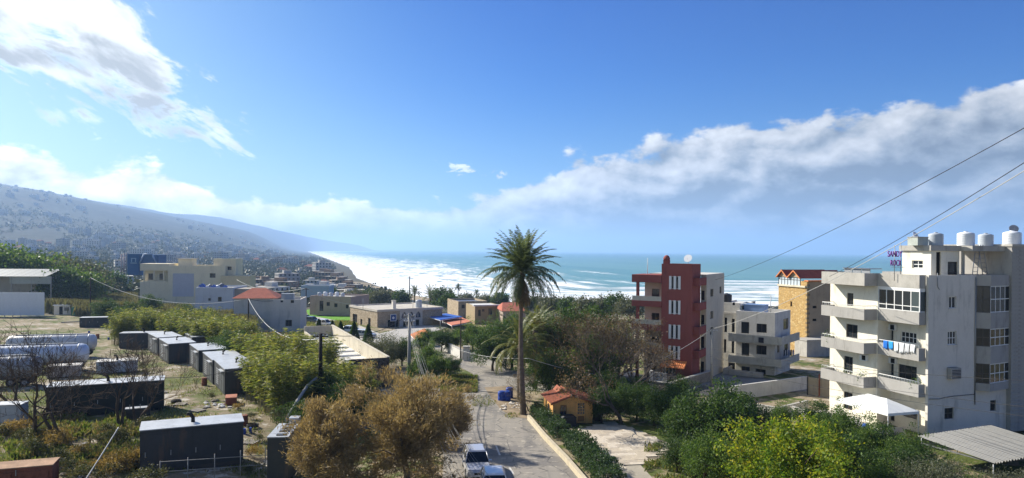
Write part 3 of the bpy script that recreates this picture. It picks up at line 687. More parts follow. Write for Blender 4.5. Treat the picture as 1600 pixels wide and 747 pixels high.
def terrace():
    "canopy, low wall, furniture in front of the white block"
    f = WF
    def wp(X, Y, z): x, y = f.w(X, Y); return Vector((x, y, z + f.z))
    XF = -4.6; Y0 = 2.0; Y1 = 9.8
    t = empty('canopy_tent', wp(-2.5, 2.3, 0), f.r, 'white fabric garden canopy on slim posts before the white block', 'canopy')
    x0, x1, y0, y1, z0, z1 = -1.75, 1.6, -2.3, 3.6, 2.35, 3.15
    mb = MB(); n = 9
    pk = [(0, y0 + 1.9, z1), (0, y1 - 1.9, z1)]
    for q in ([(x0, y1, z0), (x0, y0, z0), pk[0], pk[1]], [(x1, y0, z0), (x1, y1, z0), pk[1], pk[0]]): mb.quadpoly(q)
    mb.quadpoly([(x0, y0, z0), (x1, y0, z0), pk[0]]); mb.quadpoly([(x1, y1, z0), (x0, y1, z0), pk[1]])
    for (a, b) in (((x0, y0), (x1, y0)), ((x1, y0), (x1, y1)), ((x1, y1), (x0, y1)), ((x0, y1), (x0, y0))):
        mb.quadpoly([(a[0], a[1], z0 - .22), (b[0], b[1], z0 - .22), (b[0], b[1], z0), (a[0], a[1], z0)])
    o = mb.build('canopy', mat('white_canvas', (.82, .83, .80), .8, .2, var=.04, scale=2), t); md = o.modifiers.new('thick', 'SOLIDIFY'); md.thickness = .02
    for x in (x0 + .05, x1 - .05):
        for y in (y0 + .05, y1 - .05): MB().tube([(x, y, 0), (x, y, z0)], .035, 6).build('post', M_rail, t)
    w_ = empty('terrace_wall', wp(XF, Y0, -.5), f.r, 'low white plastered terrace wall with coping below the canopy', 'wall')
    MB().box(-.2, 0, 0, 9.5, 0, 1.0).build('wall_body', M_white, w_); MB().box(-.26, .06, -.04, 9.54, 1.0, 1.07).build('coping', M_conc, w_)
    MB().box(0.003, 4.3, -.0, .2, 0, 1.0).build('wall_return', M_white, w_)
    tag(MB().prism([wp(XF, Y0, 0).xy[:], wp(-.75, Y0, 0).xy[:], wp(-.75, Y1 + 1.5, 0).xy[:], wp(XF, Y1 + 1.5, 0).xy[:]], f.z - .5, f.z + .004).build('terrace_paving', mat('tile_paving', (.50, .47, .42), .8, .3, var=.08, scale=2)), kind='structure')
    for k, (X, Y) in enumerate(((-2.9, 6.6), (-3.3, 4.4))):
        p = wp(X, Y, 0); r_ = empty('white_balustrade', p, f.r, ['white slatted garden bench back beneath the canopy', 'white slatted garden bench beside the canopy corner post'][k], 'bench')
        MB().box(-.25, .25, -.75, .75, .42, .47).build('seat', M_rail, r_); mb = MB(); mb.box(-.25, -.2, -.75, .75, .92, .98); mb.build('top_rail', M_rail, r_)
        for j in range(8): MB().box(-.245, -.215, -.72 + j * .2, -.66 + j * .2, .47, .92).build('slat', M_rail, r_)
        for sx in (-.22, .2):
            for sy in (-.7, .65): MB().box(sx, sx + .05, sy, sy + .05, 0, .42).build('leg', M_rail, r_)
        r_.name = 'garden_bench'
    p = wp(-4.0, 2.7, 0); t = empty('plastic_barrel', p, 0, 'blue plastic barrel beside the canopy post', 'barrel'); MB().lathe([(.27, 0), (.3, .1), (.3, .4), (.28, .42), (.3, .46), (.29, .75), (.24, .8)], 16).build('barrel_body', mat('blue_plastic', (.02, .10, .42), .45, .4), t); MB().lathe([(.2, .8), (.2, .84)], 12).build('lid', mat('blue_plastic', (.02, .10, .42)), t)
terrace()

def corrugated_canopy():
    p = gnd(1480, 742); d = 50.5
    a = at(1468, 683, 55); 
    E = empty('corrugated_canopy', (lateral(1550, 53), 53, -0.75), math.radians(24), 'low corrugated metal canopy roof beside the foot of the white block', 'canopy')
    mtl = mat('corrugated_sheet', (.17, .17, .165), .55, .4, .4, var=.1, stain=(.16, .13, .10), stain_amt=.4)
    W = 1.05; n = 9
    prof = []
    mb = MB(); k = 28
    for i in range(k):
        x0 = W * i / k * 1.0; x1 = W * (i + 1) / k; z0 = .07 * math.sin(i / k * 2 * math.pi * 3.5); z1 = .07 * math.sin((i + 1) / k * 2 * math.pi * 3.5)
        mb.quadpoly([(x0, -2.4, z0 - .25), (x1, -2.4, z1 - .25), (x1, 3.4, z1 + .25), (x0, 3.4, z0 + .25)])
    me = mb.mesh('sheet', mtl)
    for i in range(n):
        o = link('sheet', me, E); o.location = (-3.6 + i * .98, 0, 2.35 + .012 * (i % 2)); o.rotation_euler = (0, 0, 0)
    for x in (-3.4, 0.8, 5.0):
        for y in (-2.2, 3.2): MB().tube([(x, y, -.3), (x, y, 2.1 if y < 0 else 2.55)], .05, 6).build('post', M_metal, E)
        MB().box(x - .05, x + .05, -2.3, 3.3, 2.02, 2.1).build('beam', M_metal, E)
corrugated_canopy()
# ------------------------------------------------------------ sheets laid over the ground
def draped(name, pxpoly, m, lift=.03, xy=False, cell=2.5, kind='structure'):
    pts = [Vector((*p, 0)) if xy else gnd(*p) for p in pxpoly]
    bm = bmesh.new(); vs = [bm.verts.new((p.x, p.y, 0)) for p in pts]; bm.faces.new(vs)
    bmesh.ops.triangulate(bm, faces=bm.faces[:])
    x0, x1 = min(p.x for p in pts), max(p.x for p in pts); y0, y1 = min(p.y for p in pts), max(p.y for p in pts)
    for a0, a1, nrm in ((x0, x1, (1, 0, 0)), (y0, y1, (0, 1, 0))):
        k = a0 + cell
        while k < a1:
            co = (k, 0, 0) if nrm[0] else (0, k, 0)
            bmesh.ops.bisect_plane(bm, geom=bm.verts[:] + bm.edges[:] + bm.faces[:], plane_co=co, plane_no=nrm); k += cell
    for v in bm.verts: v.co.z = gz(v.co.x, v.co.y) + lift
    bmesh.ops.recalc_face_normals(bm, faces=bm.faces[:])
    if sum(f_.normal.z for f_ in bm.faces) < 0: bmesh.ops.reverse_faces(bm, faces=bm.faces[:])
    me = bpy.data.meshes.new(name); bm.to_mesh(me); bm.free(); me.materials.append(m)
    return tag(link(name, me), kind=kind)
def road_mat():
    m = bpy.data.materials.new('asphalt'); m.use_nodes = True; t = m.node_tree; t.nodes.clear(); N = NT(t)
    out = N.n('ShaderNodeOutputMaterial'); b = N.n('ShaderNodeBsdfPrincipled'); t.links.new(b.outputs[0], out.inputs[0])
    P = N.n('ShaderNodeNewGeometry').outputs['Position']
    n1 = N.noise(P, .22, 6, .62, .6); n2 = N.noise(P, 1.3, 6, .65); n3 = N.noise(P, 14, 3, .7)
    c = N.mix(n1, (.22, .20, .17), (.34, .305, .25))
    c = N.mix(N.ss(n1, .50, .58), c, (.185, .17, .15))                     # patched, newer tar
    c = N.mix(N.ss(n2, .56, .66), c, (.42, .375, .30))                        # dust
    vo = N.n('ShaderNodeTexVoronoi', feature='DISTANCE_TO_EDGE'); t.links.new(P, vo.inputs['Vector']); vo.inputs['Scale'].default_value = .5
    c = N.mix(N.mul(N.ss(vo.outputs['Distance'], .03, .0), N.ss(n2, .42, .52)), c, (.07, .066, .06))   # cracks
    mp = N.n('ShaderNodeMapping'); t.links.new(P, mp.inputs[0]); mp.inputs['Rotation'].default_value = (0, 0, math.radians(-14)); mp.inputs['Scale'].default_value = (1.1, .03, 1)
    c = N.mix(N.mul(N.ss(N.noise(mp.outputs[0], 1.0, 4, .6), .50, .64), .55), c, (.15, .14, .125))       # tyre-worn lanes
    c = N.mix(N.mul(N.ss(N.noise(P, 2.6, 5, .7), .60, .68), .8), c, (.38, .33, .25))   # grit
    c = N.mix(N.mul(n3, .25), c, (.30, .28, .25))
    t.links.new(c, b.inputs['Base Color']); b.inputs['Roughness'].default_value = .85; b.inputs['Specular IOR Level'].default_value = .25
    bn = N.n('ShaderNodeBump'); bn.inputs['Strength'].default_value = .3; bn.inputs['Distance'].default_value = .02; t.links.new(N.add(n3, n2), bn.inputs['Height']); t.links.new(bn.outputs[0], b.inputs['Normal'])
    return m
M_road = road_mat()
draped('road', [(690, 775), (696, 650), (668, 612), (700, 602), (742, 602), (748, 594), (738, 584), (714, 572), (690, 557), (655, 538), (612, 521), (622, 513), (668, 528), (720, 552), (760, 566), (800, 579), (860, 591), (930, 599), (930, 618), (860, 612), (812, 610), (806, 625), (818, 642), (832, 660), (872, 703), (925, 775)], M_road, .03)
draped('dirt_verge', [(757, 606), (800, 603), (816, 622), (826, 655), (800, 652), (782, 640), (768, 622)], mat('verge_dirt', (.27, .21, .14), .95, .1, var=.25, scale=.7, bump=.5, bscale=5), .045)
draped('driveway', [(930, 599), (960, 592), (985, 580), (1020, 592), (1048, 611), (1010, 622), (930, 620)], mat('dark_asphalt', (.09, .09, .105), .8, .3, var=.15, scale=.5), .04)
draped('car_park', [(478, 497), (500, 492), (555, 506), (592, 521), (640, 525), (655, 540), (620, 545), (560, 530), (500, 520), (470, 512)], mat('pale_paving', (.42, .40, .36), .9, .2, var=.1, scale=.4), .05)
draped('lawn', [(478, 485), (500, 480), (552, 494), (549, 507), (520, 500), (482, 493)], mat('lawn_grass', (.13, .30, .03), .95, .1, var=.25, scale=.6, bump=.6, bscale=4), .06)
draped('lane', [(1060, 620), (1110, 596), (1160, 606), (1260, 612), (1262, 600), (1150, 590), (1110, 580), (1040, 614)], mat('lane_concrete', (.27, .26, .24), .9, .2, var=.15, scale=.5), .035)
mk = [gnd(775, 697), gnd(781, 712), gnd(796, 731), gnd(802, 741)]
for a, b in ((mk[0], mk[1]), (mk[2], mk[3])):
    d = (b - a).normalized(); n = Vector((-d.y, d.x, 0)) * .07
    tag(MB().quadpoly([(p.x, p.y, gz(p.x, p.y) + .036) for p in (a - n, b - n, b + n, a + n)][::-1] if False else [(p.x, p.y, gz(p.x, p.y) + .037) for p in (a + n, b + n, b - n, a - n)]).build('road_marking', mat('worn_paint', (.55, .54, .50), .9, .2, var=.2, scale=4)), kind='structure')

# ------------------------------------------------------------ red apartment block
M_red = mat('red_plaster', (.29, .088, .074), .9, .2, var=.06, scale=.5, stain=(.19, .065, .055), stain_amt=.7)
M_bcream = mat('buff_plaster', (.58, .53, .42), .9, .2, var=.06, scale=.6, stain=(.36, .32, .25), stain_amt=.5)
M_tile = mat('clay_tile', (.48, .15, .07), .8, .2, var=.2, scale=2.0)
def red_building():
    f = Frame(1080, 88.6, -30, -.75); E = f.empty('red_apartment_building', label='five storey dark red apartment tower with cream balconies', cat='building')
    XL = f.fx(1034, 0); TOP = f.fz(413, 0, 0); D = 4.0
    ops = []
    for q0, q1 in ((432, 451.5), (470, 490.5), (508, 529), (541, 561)):
        ops.append((f.fx(1046, 0), f.fx(1064, 0), f.fz(q1, f.fx(1055, 0), 0), f.fz(q0, f.fx(1055, 0), 0)))
    door = (f.fx(1036, 0), f.fx(1057, 0), .5, f.fz(567, -2, 0))
    mb = MB(); wall_y(mb, 0, XL, 0, -1, TOP, ops + [door]); mb.box(-.25, 0, .25, D, -1, TOP); mb.box(XL, XL + .25, .25, D, -1, TOP); mb.box(XL + .25, -.25, D - .25, D, -1, TOP); mb.box(XL + .25, -.25, .25, D - .25, TOP - .6, TOP - .4)
    mb.build('tower_wall', M_red, E)
    for o in ops:
        w_ = win(E, 'y', 0, o, M_wframe, M_glass, 0, 0, inset=.14, fw=.05)
        for k in range(3):
            a = o[0] + (o[1] - o[0]) * (k * .4); b = a + (o[1] - o[0]) * .2; MB().box(a, b, -.06, .13, o[2] - .05, o[3] + .05).build('fin', M_wframe, w_)
    win(E, 'y', 0, door, M_wframe, M_glass2, 3, 0, name='shop_window')
    # tiled awning over the door
    aw = MB(); xa, xb = f.fx(1033, -1), f.fx(1074, -.3); z0 = f.fz(575, -2, -1.2); z1 = z0 + .75; k = 26
    for i in range(k):
        u0, u1 = xa + (xb - xa) * i / k, xa + (xb - xa) * (i + 1) / k; h0, h1 = (.05, 0) if i % 2 else (0, .05)
        aw.quadpoly([(u0, -1.3, z0 + h0), (u1, -1.3, z0 + h1), (u1, -.003, z1 + h1), (u0, -.003, z1 + h0)])
    o = aw.build('tiled_awning', mat('orange_tile', (.62, .22, .08), .8, .2, var=.15, scale=3), E); md = o.modifiers.new('s', 'SOLIDIFY'); md.thickness = .06
    # body
    XB = .75; Y1 = f.fy(1104.5, XB); Y2 = f.fy(1132, XB); TB = f.fz(428, XB, Y2); XW = f.fx(1008, 2.2); XC = f.fx(988, 0)
    rects = [(f.fy(1111, XB), f.fy(1116, XB), q0, q1) for q0, q1 in ()]
    sw = []
    for q0, q1 in ((452, 464), (487, 499), (512, 524)):
        ya, yb = f.fy(1110.5, XB), f.fy(1115.5, XB); sw.append((ya, yb, f.fz(q1, XB, ya), f.fz(q0, XB, ya)))
    ya, yb = f.fy(1125, XB), f.fy(1128, XB); sw.append((ya, yb, f.fz(459, XB, ya), f.fz(448, XB, ya)))
    mb = MB(); wall_x(mb, XB, Y1, Y2, -1, TB, sw, t=-.25); bops = []
    for q0, q1 in ((454, 469), (492, 507), (526, 544), (565, 585)):
        xa, xb = .05, .62; bops.append((xa, xb, f.fz(q1, .3, Y1), f.fz(q0, .3, Y1)))
    wall_y(mb, Y1, .003, XB - .25, -1, TB, bops); mb.build('side_wall', M_bcream, E)
    for o in sw: win(E, 'x', XB, o, M_dframe, M_glass, 0, 0, s=-1)
    for o in bops: win(E, 'y', Y1, o, M_dframe, M_glass, 0, 0)
    wops = []
    for q0, q1 in ((452, 465), (490, 503), (528, 541)):
        wops.append((f.fx(1019, 2.2), f.fx(1031, 2.2), f.fz(q1, XL, 2.2), f.fz(q0, XL, 2.2)))
    gd = (f.fx(1012, 2.2), f.fx(1026, 2.2), -.2, 2.3)
    mb = MB(); wall_y(mb, 2.2, XW, XL - .003, -1, TB, wops + [gd]); mb.box(XW, XW + .25, 2.45, Y2, -1, TB); mb.build('wing_wall', M_bcream, E)
    for o in wops: win(E, 'y', 2.2, o, M_dframe, M_glass, 1, 0)
    win(E, 'y', 2.2, gd, M_dframe, M_dark, 0, 0, name='garage_door')
    MB().box(XW + .003, XB - .003, D + .003, Y2, TB, TB + .15).build('roof_slab', mat('roof_screed', (.56, .53, .47), .9, .2, var=.1), E)
    # left wing balconies and roof fascia
    zf = f.fz(442, XL, 0)
    mb = MB(); mb.box(XC, XL - .003, -.1, 4.4, zf, zf + 1.0); mb.build('roof_fascia', M_red, E)
    zs = [f.fz(480, XL, 0), f.fz(517, XL, 0), f.fz(553, XL, 0)]
    for z in zs:
        mb = MB(); mb.box(XC, XL - .003, -.1, 2.197, z, z + .2); mb.box(XC, XL - .003, -.1, .05, z + .2, z + .75); mb.box(XC, XC + .15, .05, 2.19, z + .2, z + .75); mb.build('balcony', M_red, E)
        MB().box(XC + .05, XL - .01, -.04, .0, z + .75, z + 1.35).build('balcony_panel', M_bcream, E)
    MB().box(f.fx(995, .2), f.fx(999, .2), .1, .4, -1, zf).build('column', M_red, E)
    # right balconies
    for q in (447, 486, 524, 561):
        z = f.fz(q, XB, .6)
        mb = MB(); mb.box(.003, XB, .6, Y1 - .003, z, z + .15); mb.box(.003, XB, .6, .75, z + .15, z + 1.0); mb.box(XB - .12, XB, .75, Y1 - .003, z + .15, z + 1.0); mb.build('balcony', M_red, E)
    # roof ornaments
    x, y = f.w(XL + .5, .5); t = empty('chimney_pot', (x, y, f.z + TOP - .6), f.r, 'small red arched chimney on the tower corner', 'chimney')
    MB().box(-.35, .35, -.35, .35, 0, 1.1).build('stack', M_red, t); MB().lathe([(.4, 1.1), (.45, 1.3), (.3, 1.6), (.08, 1.72)], 12).build('cap', M_red, t)
    x, y = f.w(-1.0, 1.8); dish(x, y, f.z + TOP - .4, .55, math.radians(-35), 'cream satellite dish on the red tower roof', M_plastic)
    x, y = f.w(f.fx(1012, 2), 2); o = MB().tube([(0, 0, 0), (0, 0, 2.2)], .04, 6).build('roof_mast', M_rail); o.location = (x, y, f.z + zf + .95); tag(o, 'thin white mast standing on the red wing roof', 'mast')
red_building()

# ------------------------------------------------------------ small plastered block with balconies
M_old = mat('weathered_white', (.62, .60, .55), .92, .2, var=.1, scale=.7, stain=(.26, .24, .21), stain_amt=.6)
def old_building():
    f = Frame(1210, 96.5, -38, -2.6); E = f.empty('old_apartment_building', label='weathered three storey white block with sagging concrete balconies', cat='building')
    XL = f.fx(1151, 0); TOP = f.fz(489, 0, 0); YR = f.fy(1236, 0)
    def r(p0, p1, q0, q1): a, b = f.fx(p0, 0), f.fx(p1, 0); return (a, b, f.fz(q1, (a + b) / 2, 0), f.fz(q0, (a + b) / 2, 0))
    ops = [r(1159, 1171.5, 503, 521), r(1183, 1199, 506, 520), r(1160, 1172, 536, 556), r(1183, 1199, 540, 554), r(1160, 1173, 573, 596), r(1182, 1198, 577, 592)]
    ya, yb = f.fy(1228, 0), f.fy(1233, 0)
    so = [(f.fy(1225, 0), f.fy(1233, 0), f.fz(515, 0, ya), f.fz(498, 0, ya)), (f.fy(1216, 0), f.fy(1219, 0), f.fz(552, 0, 1), f.fz(540, 0, 1)), (f.fy(1227, 0), f.fy(1233, 0), f.fz(548, 0, ya), f.fz(532, 0, ya))]
    mb = MB(); wall_y(mb, 0, XL, 0, -1, TOP, ops); wall_x(mb, 0, .25, YR, -1, TOP, so, t=-.25); mb.box(XL, XL + .25, .25, YR, -1, TOP); mb.box(XL + .25, -.25, YR - .25, YR, -1, TOP); mb.box(XL + .25, -.25, .25, YR - .25, TOP - 1.0, TOP - .8); mb.build('wall', M_old, E)
    for i, o in enumerate(ops): win(E, 'y', 0, o, M_dframe if i < 4 else M_bframe, M_glass if i < 4 else M_dark, 0 if i in (0, 2) else 1, 1 if i > 3 else 0)
    for o in so: win(E, 'x', 0, o, M_bframe, M_glass, 0, 0, s=-1)
    for k, (q0, q1) in enumerate(((521, 533), (555, 566))):
        z1, z0 = f.fz(q0, XL, -1.1), f.fz(q1, XL, -1.1)
        mb = MB(); X0, X1 = XL - .6, 1.3; mb.box(X0, X1, -1.3, -.003, z0, z0 + .18); mb.box(.003, X1, 0, YR, z0, z0 + .18); mb.box(X0, X1, -1.3, -1.16, z0 + .18, z1); mb.box(X1 - .14, X1, -1.16, YR, z0 + .18, z1); mb.box(X0, X0 + .14, -1.16, -.003, z0 + .18, z1)
        mb.build('balcony', mat('pale_concrete', (.52, .50, .43), .92, .2, var=.1, scale=.8, stain=(.28, .25, .2), stain_amt=.6), E)
    # taller wing at the back left
    XW = f.fx(1124, 1.5); T2 = f.fz(472, XW, 1.5)
    def r2(p0, p1, q0, q1): a, b = f.fx(p0, 1.5), f.fx(p1, 1.5); return (a, b, f.fz(q1, a, 1.5), f.fz(q0, a, 1.5))
    ops2 = [r2(1132.5, 1137, 496, 519), r2(1144, 1149, 498, 519), r2(1132, 1136, 530, 551), r2(1144, 1148.5, 532, 552), r2(1139, 1150, 566, 588), r2(1145, 1149, 472.5, 477)]
    mb = MB(); wall_y(mb, 1.5, XW, XL - .003, -1, T2, ops2); mb.box(XW, XW + .25, 1.75, 8, -1, T2); mb.box(XW + .25, XL - .003, 1.75, 8, T2 - .4, T2 - .2); mb.box(XL - .25, XL - .003, YR, 8, -1, T2); mb.build('rear_wing_wall', M_old, E)
    for o in ops2: win(E, 'y', 1.5, o, M_dframe, M_dark, 0, 0)
    MB().box(XW - .15, XL, 1.35, 1.5, f.fz(490, XW, 1.5), f.fz(487, XW, 1.5)).build('string_course', M_conc, E)
    def wp(px, Y, z): X = f.fx(px, Y); x, y = f.w(X, Y); return (x, y, z + f.z)
    bl = mat('blue_grey_paint', (.20, .30, .48), .6, .3, var=.1)
    x, y, z = wp(1136, 3, T2 - .2); water_tank(x, y, z, .75, 1.4, mat('black_plastic', (.03, .032, .035), .5, .4), 'black water tank on the rear wing of the weathered block')
    x, y, z = wp(1167, 5, TOP - .8); water_tank(x, y, z, .6, 1.7, mat('dark_blue_plastic', (.10, .14, .20), .5, .4), 'dark blue water tank behind the weathered block parapet')
    t = empty('roof_cistern', wp(1180, 3.5, TOP - .8), f.r, 'long blue-grey concrete cistern on the weathered block roof', 'cistern'); MB().box(-1.2, 1.6, -1, 1, 0, 1.5).build('cistern_body', bl, t); MB().box(-1.25, 1.65, -1.05, 1.05, 1.5, 1.6).build('cover', bl, t)
    o = MB().tube([(0, 0, 0), (0, 0, 3)], .05, 6).build('roof_mast', M_metal); o.location = wp(1205, 2.5, TOP - .8); tag(o, 'grey antenna mast on the weathered block roof', 'mast')
    # dark washing on the first floor balcony
    for k in range(5):
        v = []; fc = []
        for i in range(6):
            for j in range(4): v.append((.02 * math.sin(i * 2 + j + k), i * .13, -.27 * j * (1 + .1 * math.sin(i + k))))
        for i in range(5):
            for j in range(3): a_ = i * 4 + j; fc.append((a_, a_ + 4, a_ + 5, a_ + 1))
        o = link('washing', mesh_np('washing', v, fc, [mat('dark_cloth_%d' % k, [(.03, .03, .04), (.05, .05, .06), (.09, .12, .2), (.02, .02, .02), (.2, .24, .34)][k], .95, .1)], True)); md = o.modifiers.new('s', 'SOLIDIFY'); md.thickness = .015
        X, Y = 1.42, -.8 + k * 1.0; x, y = f.w(X, Y); o.location = (x, y, f.z + f.fz(547, 1.4, Y)); o.rotation_euler = (0, 0, f.r)
        tag(o, ['black trousers', 'charcoal shirt', 'navy top', 'black dress', 'faded blue jeans'][k] + ' hung on the weathered block balcony', 'washing', 'washing on the weathered block')
    x, y = f.w(f.fx(1190, -1.5), -1.4); o = MB().box(-.35, .35, -.02, .02, -.7, 0).build('washing', mat('dark_cloth_0', (.03, .03, .04))); o.location = (x, y, f.z + f.fz(526, -3, -1.4)); o.rotation_euler = (0, 0, f.r); tag(o, 'black cloth drying on the upper balcony front of the weathered block', 'washing', 'washing on the weathered block')
    # low planter wall in front
    g = f.w(XL - .5, -3.5); t = empty('planter_wall', (g[0], g[1], gz(*g) - .3), f.r, 'low concrete wall round the yard of the weathered block', 'wall'); MB().box(0, 5.5, 0, .2, 0, 1.1).build('wall_body', M_conc, t); MB().box(0, .2, .2, 3, 0, 1.1).build('wall_return', M_conc, t)
old_building()

# ------------------------------------------------------------ yellow stone tower house
def stone_mat(name, cols, joint, scale, depth=.6):
    m = bpy.data.materials.new(name); m.use_nodes = True; t = m.node_tree; t.nodes.clear(); N = NT(t)
    out = N.n('ShaderNodeOutputMaterial'); b = N.n('ShaderNodeBsdfPrincipled'); t.links.new(b.outputs[0], out.inputs[0])
    tc = N.n('ShaderNodeTexCoord'); mp = N.n('ShaderNodeMapping'); t.links.new(tc.outputs['Object'], mp.inputs[0]); mp.inputs['Scale'].default_value = (1, 1, 1.6)
    vo = N.n('ShaderNodeTexVoronoi'); vo.inputs['Scale'].default_value = scale; t.links.new(mp.outputs[0], vo.inputs['Vector'])
    ve = N.n('ShaderNodeTexVoronoi', feature='DISTANCE_TO_EDGE'); ve.inputs['Scale'].default_value = scale; t.links.new(mp.outputs[0], ve.inputs['Vector'])
    sp = N.n('ShaderNodeSeparateColor'); t.links.new(vo.outputs['Color'], sp.inputs[0])
    n = len(cols); c = N.ramp(sp.outputs[0], [(i / (n - 1), k) for i, k in enumerate(cols)])
    c = N.mix(N.mul(N.noise(tc.outputs['Object'], .5, 5, .6), .45), c, joint)
    c = N.mix(N.ss(ve.outputs[0], .06, .02), c, joint)
    t.links.new(c, b.inputs['Base Color']); b.inputs['Roughness'].default_value = .95; b.inputs['Specular IOR Level'].default_value = .15
    bn = N.n('ShaderNodeBump'); bn.inputs['Strength'].default_value = depth; bn.inputs['Distance'].default_value = .08
    t.links.new(N.add(N.ss(ve.outputs[0], 0, .15), N.noise(tc.outputs['Object'], 9, 3, .6)), bn.inputs['Height']); t.links.new(bn.outputs[0], b.inputs['Normal'])
    return m
M_ystone = stone_mat('yellow_stone', [(.52, .33, .12), (.62, .42, .17), (.46, .28, .10), (.68, .50, .24)], (.40, .27, .12), 2.2)
def yellow_house():
    f = Frame(1260, 120.7, 17, -3.4); E = f.empty('stone_tower_house', label='tall yellow stone house with red gabled roof and glazed loggia', cat='building')
    YL = f.fy(1217, 0); Z1 = f.fz(448, 0, YL / 2); ZE = f.fz(440, 0, 0); XR = f.fx(1320, 0)
    wo = [(f.fy(1238.5, 0), f.fy(1235.5, 0), f.fz(479, 0, 4), f.fz(471, 0, 4))]
    mb = MB(); wall_x(mb, 0, 0, YL, -1.5, Z1, wo, t=.4); mb.build('stone_wall', M_ystone, E); win(E, 'x', 0, wo[0], M_dframe, M_glass, 0, 0, inset=.2)
    mb = MB(); ops = []
    for q in (478, 498):
        a, b = f.fx(1270.5, 0), f.fx(1277, 0); ops.append((a, b, f.fz(q + 4, a, 0), f.fz(q, a, 0)))
    wall_y(mb, .003, .4, XR, -1.5, ZE, ops); mb.build('plaster_wall', mat('tan_plaster', (.40, .31, .21), .92, .2, var=.07, scale=.5, stain=(.26, .20, .14), stain_amt=.5), E)
    for o in ops: win(E, 'y', .003, o, M_bframe, M_dark, 0, 0)
    me = MB().box(-.05, .55, -.05, .3, 0, .35).mesh('quoin', mat('dark_quoin', (.24, .18, .11), .9, .2, var=.15))
    for k in range(int(ZE / .8)): o = link('quoin', me, E); o.location = (0 if k % 2 else -.01, -.02, .8 * k); o.scale = (1 if k % 2 else .7, 1, 1)
    MB().box(-.25, .35, 0.25, YL + .1, Z1, Z1 + .3).build('balcony_sill', mat('pale_stone_trim', (.62, .55, .42), .9, .2), E)
    # glazed loggia with two gables
    zg = Z1 + .3; zt = f.fz(434, 0, 4)
    Ym = (YL + 1.7) / 2 + .2; Ys = 1.7
    fr = MB(); ys = list(np.linspace(Ys, YL - .05, 8))
    for y in ys: fr.box(-.05, .05, y - .05, y + .05, zg, zt)
    fr.box(-.06, .06, Ys, YL, zt - .003, zt + .12); fr.box(-.055, .055, Ys, YL, zg + .9, zg + .98)
    g = fr.build('loggia_glazing', M_dframe, E)
    for a, b in zip(ys[:-1], ys[1:]): MB().box(-.01, .01, a + .05, b - .05, zg, zt - .05).build('pane', glass_mat('milky_glass', (.55, .62, .66), .15), g)
    mb = MB(); mb.box(0, .4, 0, Ys - .003, Z1 + .3, ZE); mb.build('corner_wall', M_ystone, E)
    pk = f.fz(421.5, 0, 5); XB = 9.0
    roof = MB(); e = .25
    for y0, y1 in ((Ys - .2, Ym), (Ym, YL + .3)):
        yc = (y0 + y1) / 2; zl = zt + .1
        roof.extr([(y0, zl), (yc, pk), (y1, zl), (y1, zl - .15), (yc, pk - .18), (y0, zl - .15)], 'x', -.35, XB)
    roof.build('gable_roof', mat('red_roof_tile', (.28, .075, .05), .85, .2, var=.15, scale=1.5), E)
    tr = MB()
    for y0, y1 in ((Ys - .22, Ym), (Ym, YL + .32)):
        yc = (y0 + y1) / 2; zl = zt + .1
        tr.extr([(y0, zl + .03), (yc, pk + .03), (y1, zl + .03), (y1, zl - .2), (yc, pk - .25), (y0, zl - .2)], 'x', -.40, -.3)
    tr.build('gable_trim', mat('orange_tile', (.62, .22, .08)), E)
    gb = MB()
    for y0, y1 in ((Ys, Ym - .1), (Ym + .1, YL)): yc = (y0 + y1) / 2; gb.extr([(y0, zt + .1), (yc, pk - .3), (y1, zt + .1)], 'x', 0, .2)
    gb.build('gable_wall', mat('tan_plaster', (.40, .31, .21)), E)
    MB().box(-.1, XR, -.35, .6, ZE, ZE + .22).build('tile_eave', mat('orange_tile', (.62, .22, .08)), E)
    MB().box(.4, XR, .6, Ys, ZE, ZE + .1).build('roof_terrace', M_conc, E)
    # grey ruin wall at its foot
    t = empty('rough_outbuilding', (*f.w(f.fx(1262, -3), -3), f.z - .5), f.r, 'rough grey block outbuilding at the foot of the stone house', 'building'); MB().box(0, 6, 0, 3, 0, 5.2).build('wall', M_conc, t); MB().box(-.1, 6.1, -.1, 3.1, 5.2, 5.4).build('roof', M_conc, t); MB().box(2.2, 3.1, -.02, .1, .3, 2.4).build('door', M_dark, t)
yellow_house()

def simple_wall(name, label, pts, h, th, m, cap=None, cat='wall', group=None, base=-.4, posts=0):
    "free-standing wall following ground points"
    p0 = pts[0]; E = empty(name, (p0.x, p0.y, gz(p0.x, p0.y)), 0, label, cat, group); mb = MB(); cb = MB()
    for a, b in zip(pts[:-1], pts[1:]):
        d = (b - a); d.z = 0; n = Vector((-d.y, d.x, 0)).normalized() * th / 2
        za, zb = gz(a.x, a.y), gz(b.x, b.y)
        def blk(m_, n_, lo, hi):
            q = []
            for p, z in ((a, za), (b, zb)):
                for s in (1, -1): q.append((p.x + s * n_.x - p0.x, p.y + s * n_.y - p0.y, z - E.location.z))
            v = [(x, y, z + lo) for x, y, z in q] + [(x, y, z + hi) for x, y, z in q]; k = len(m_.v); m_.v += v
            for fc in ((0, 1, 3, 2), (4, 6, 7, 5), (0, 2, 6, 4), (1, 5, 7, 3), (0, 4, 5, 1), (2, 3, 7, 6)): m_.f.append(tuple(k + i for i in fc)); m_.mi.append(0); m_.sm.append(0)
        blk(mb, n, base, h)
        if cap: blk(cb, n * 1.35, h, h + .08)
    mb.build('wall_body', m, E)
    if cap: cb.build('coping', cap, E)
    return E
simple_wall('retaining_wall', 'long white retaining wall below the weathered block', [gnd(1142, 626), gnd(1262, 608)], 1.6, .25, M_old)
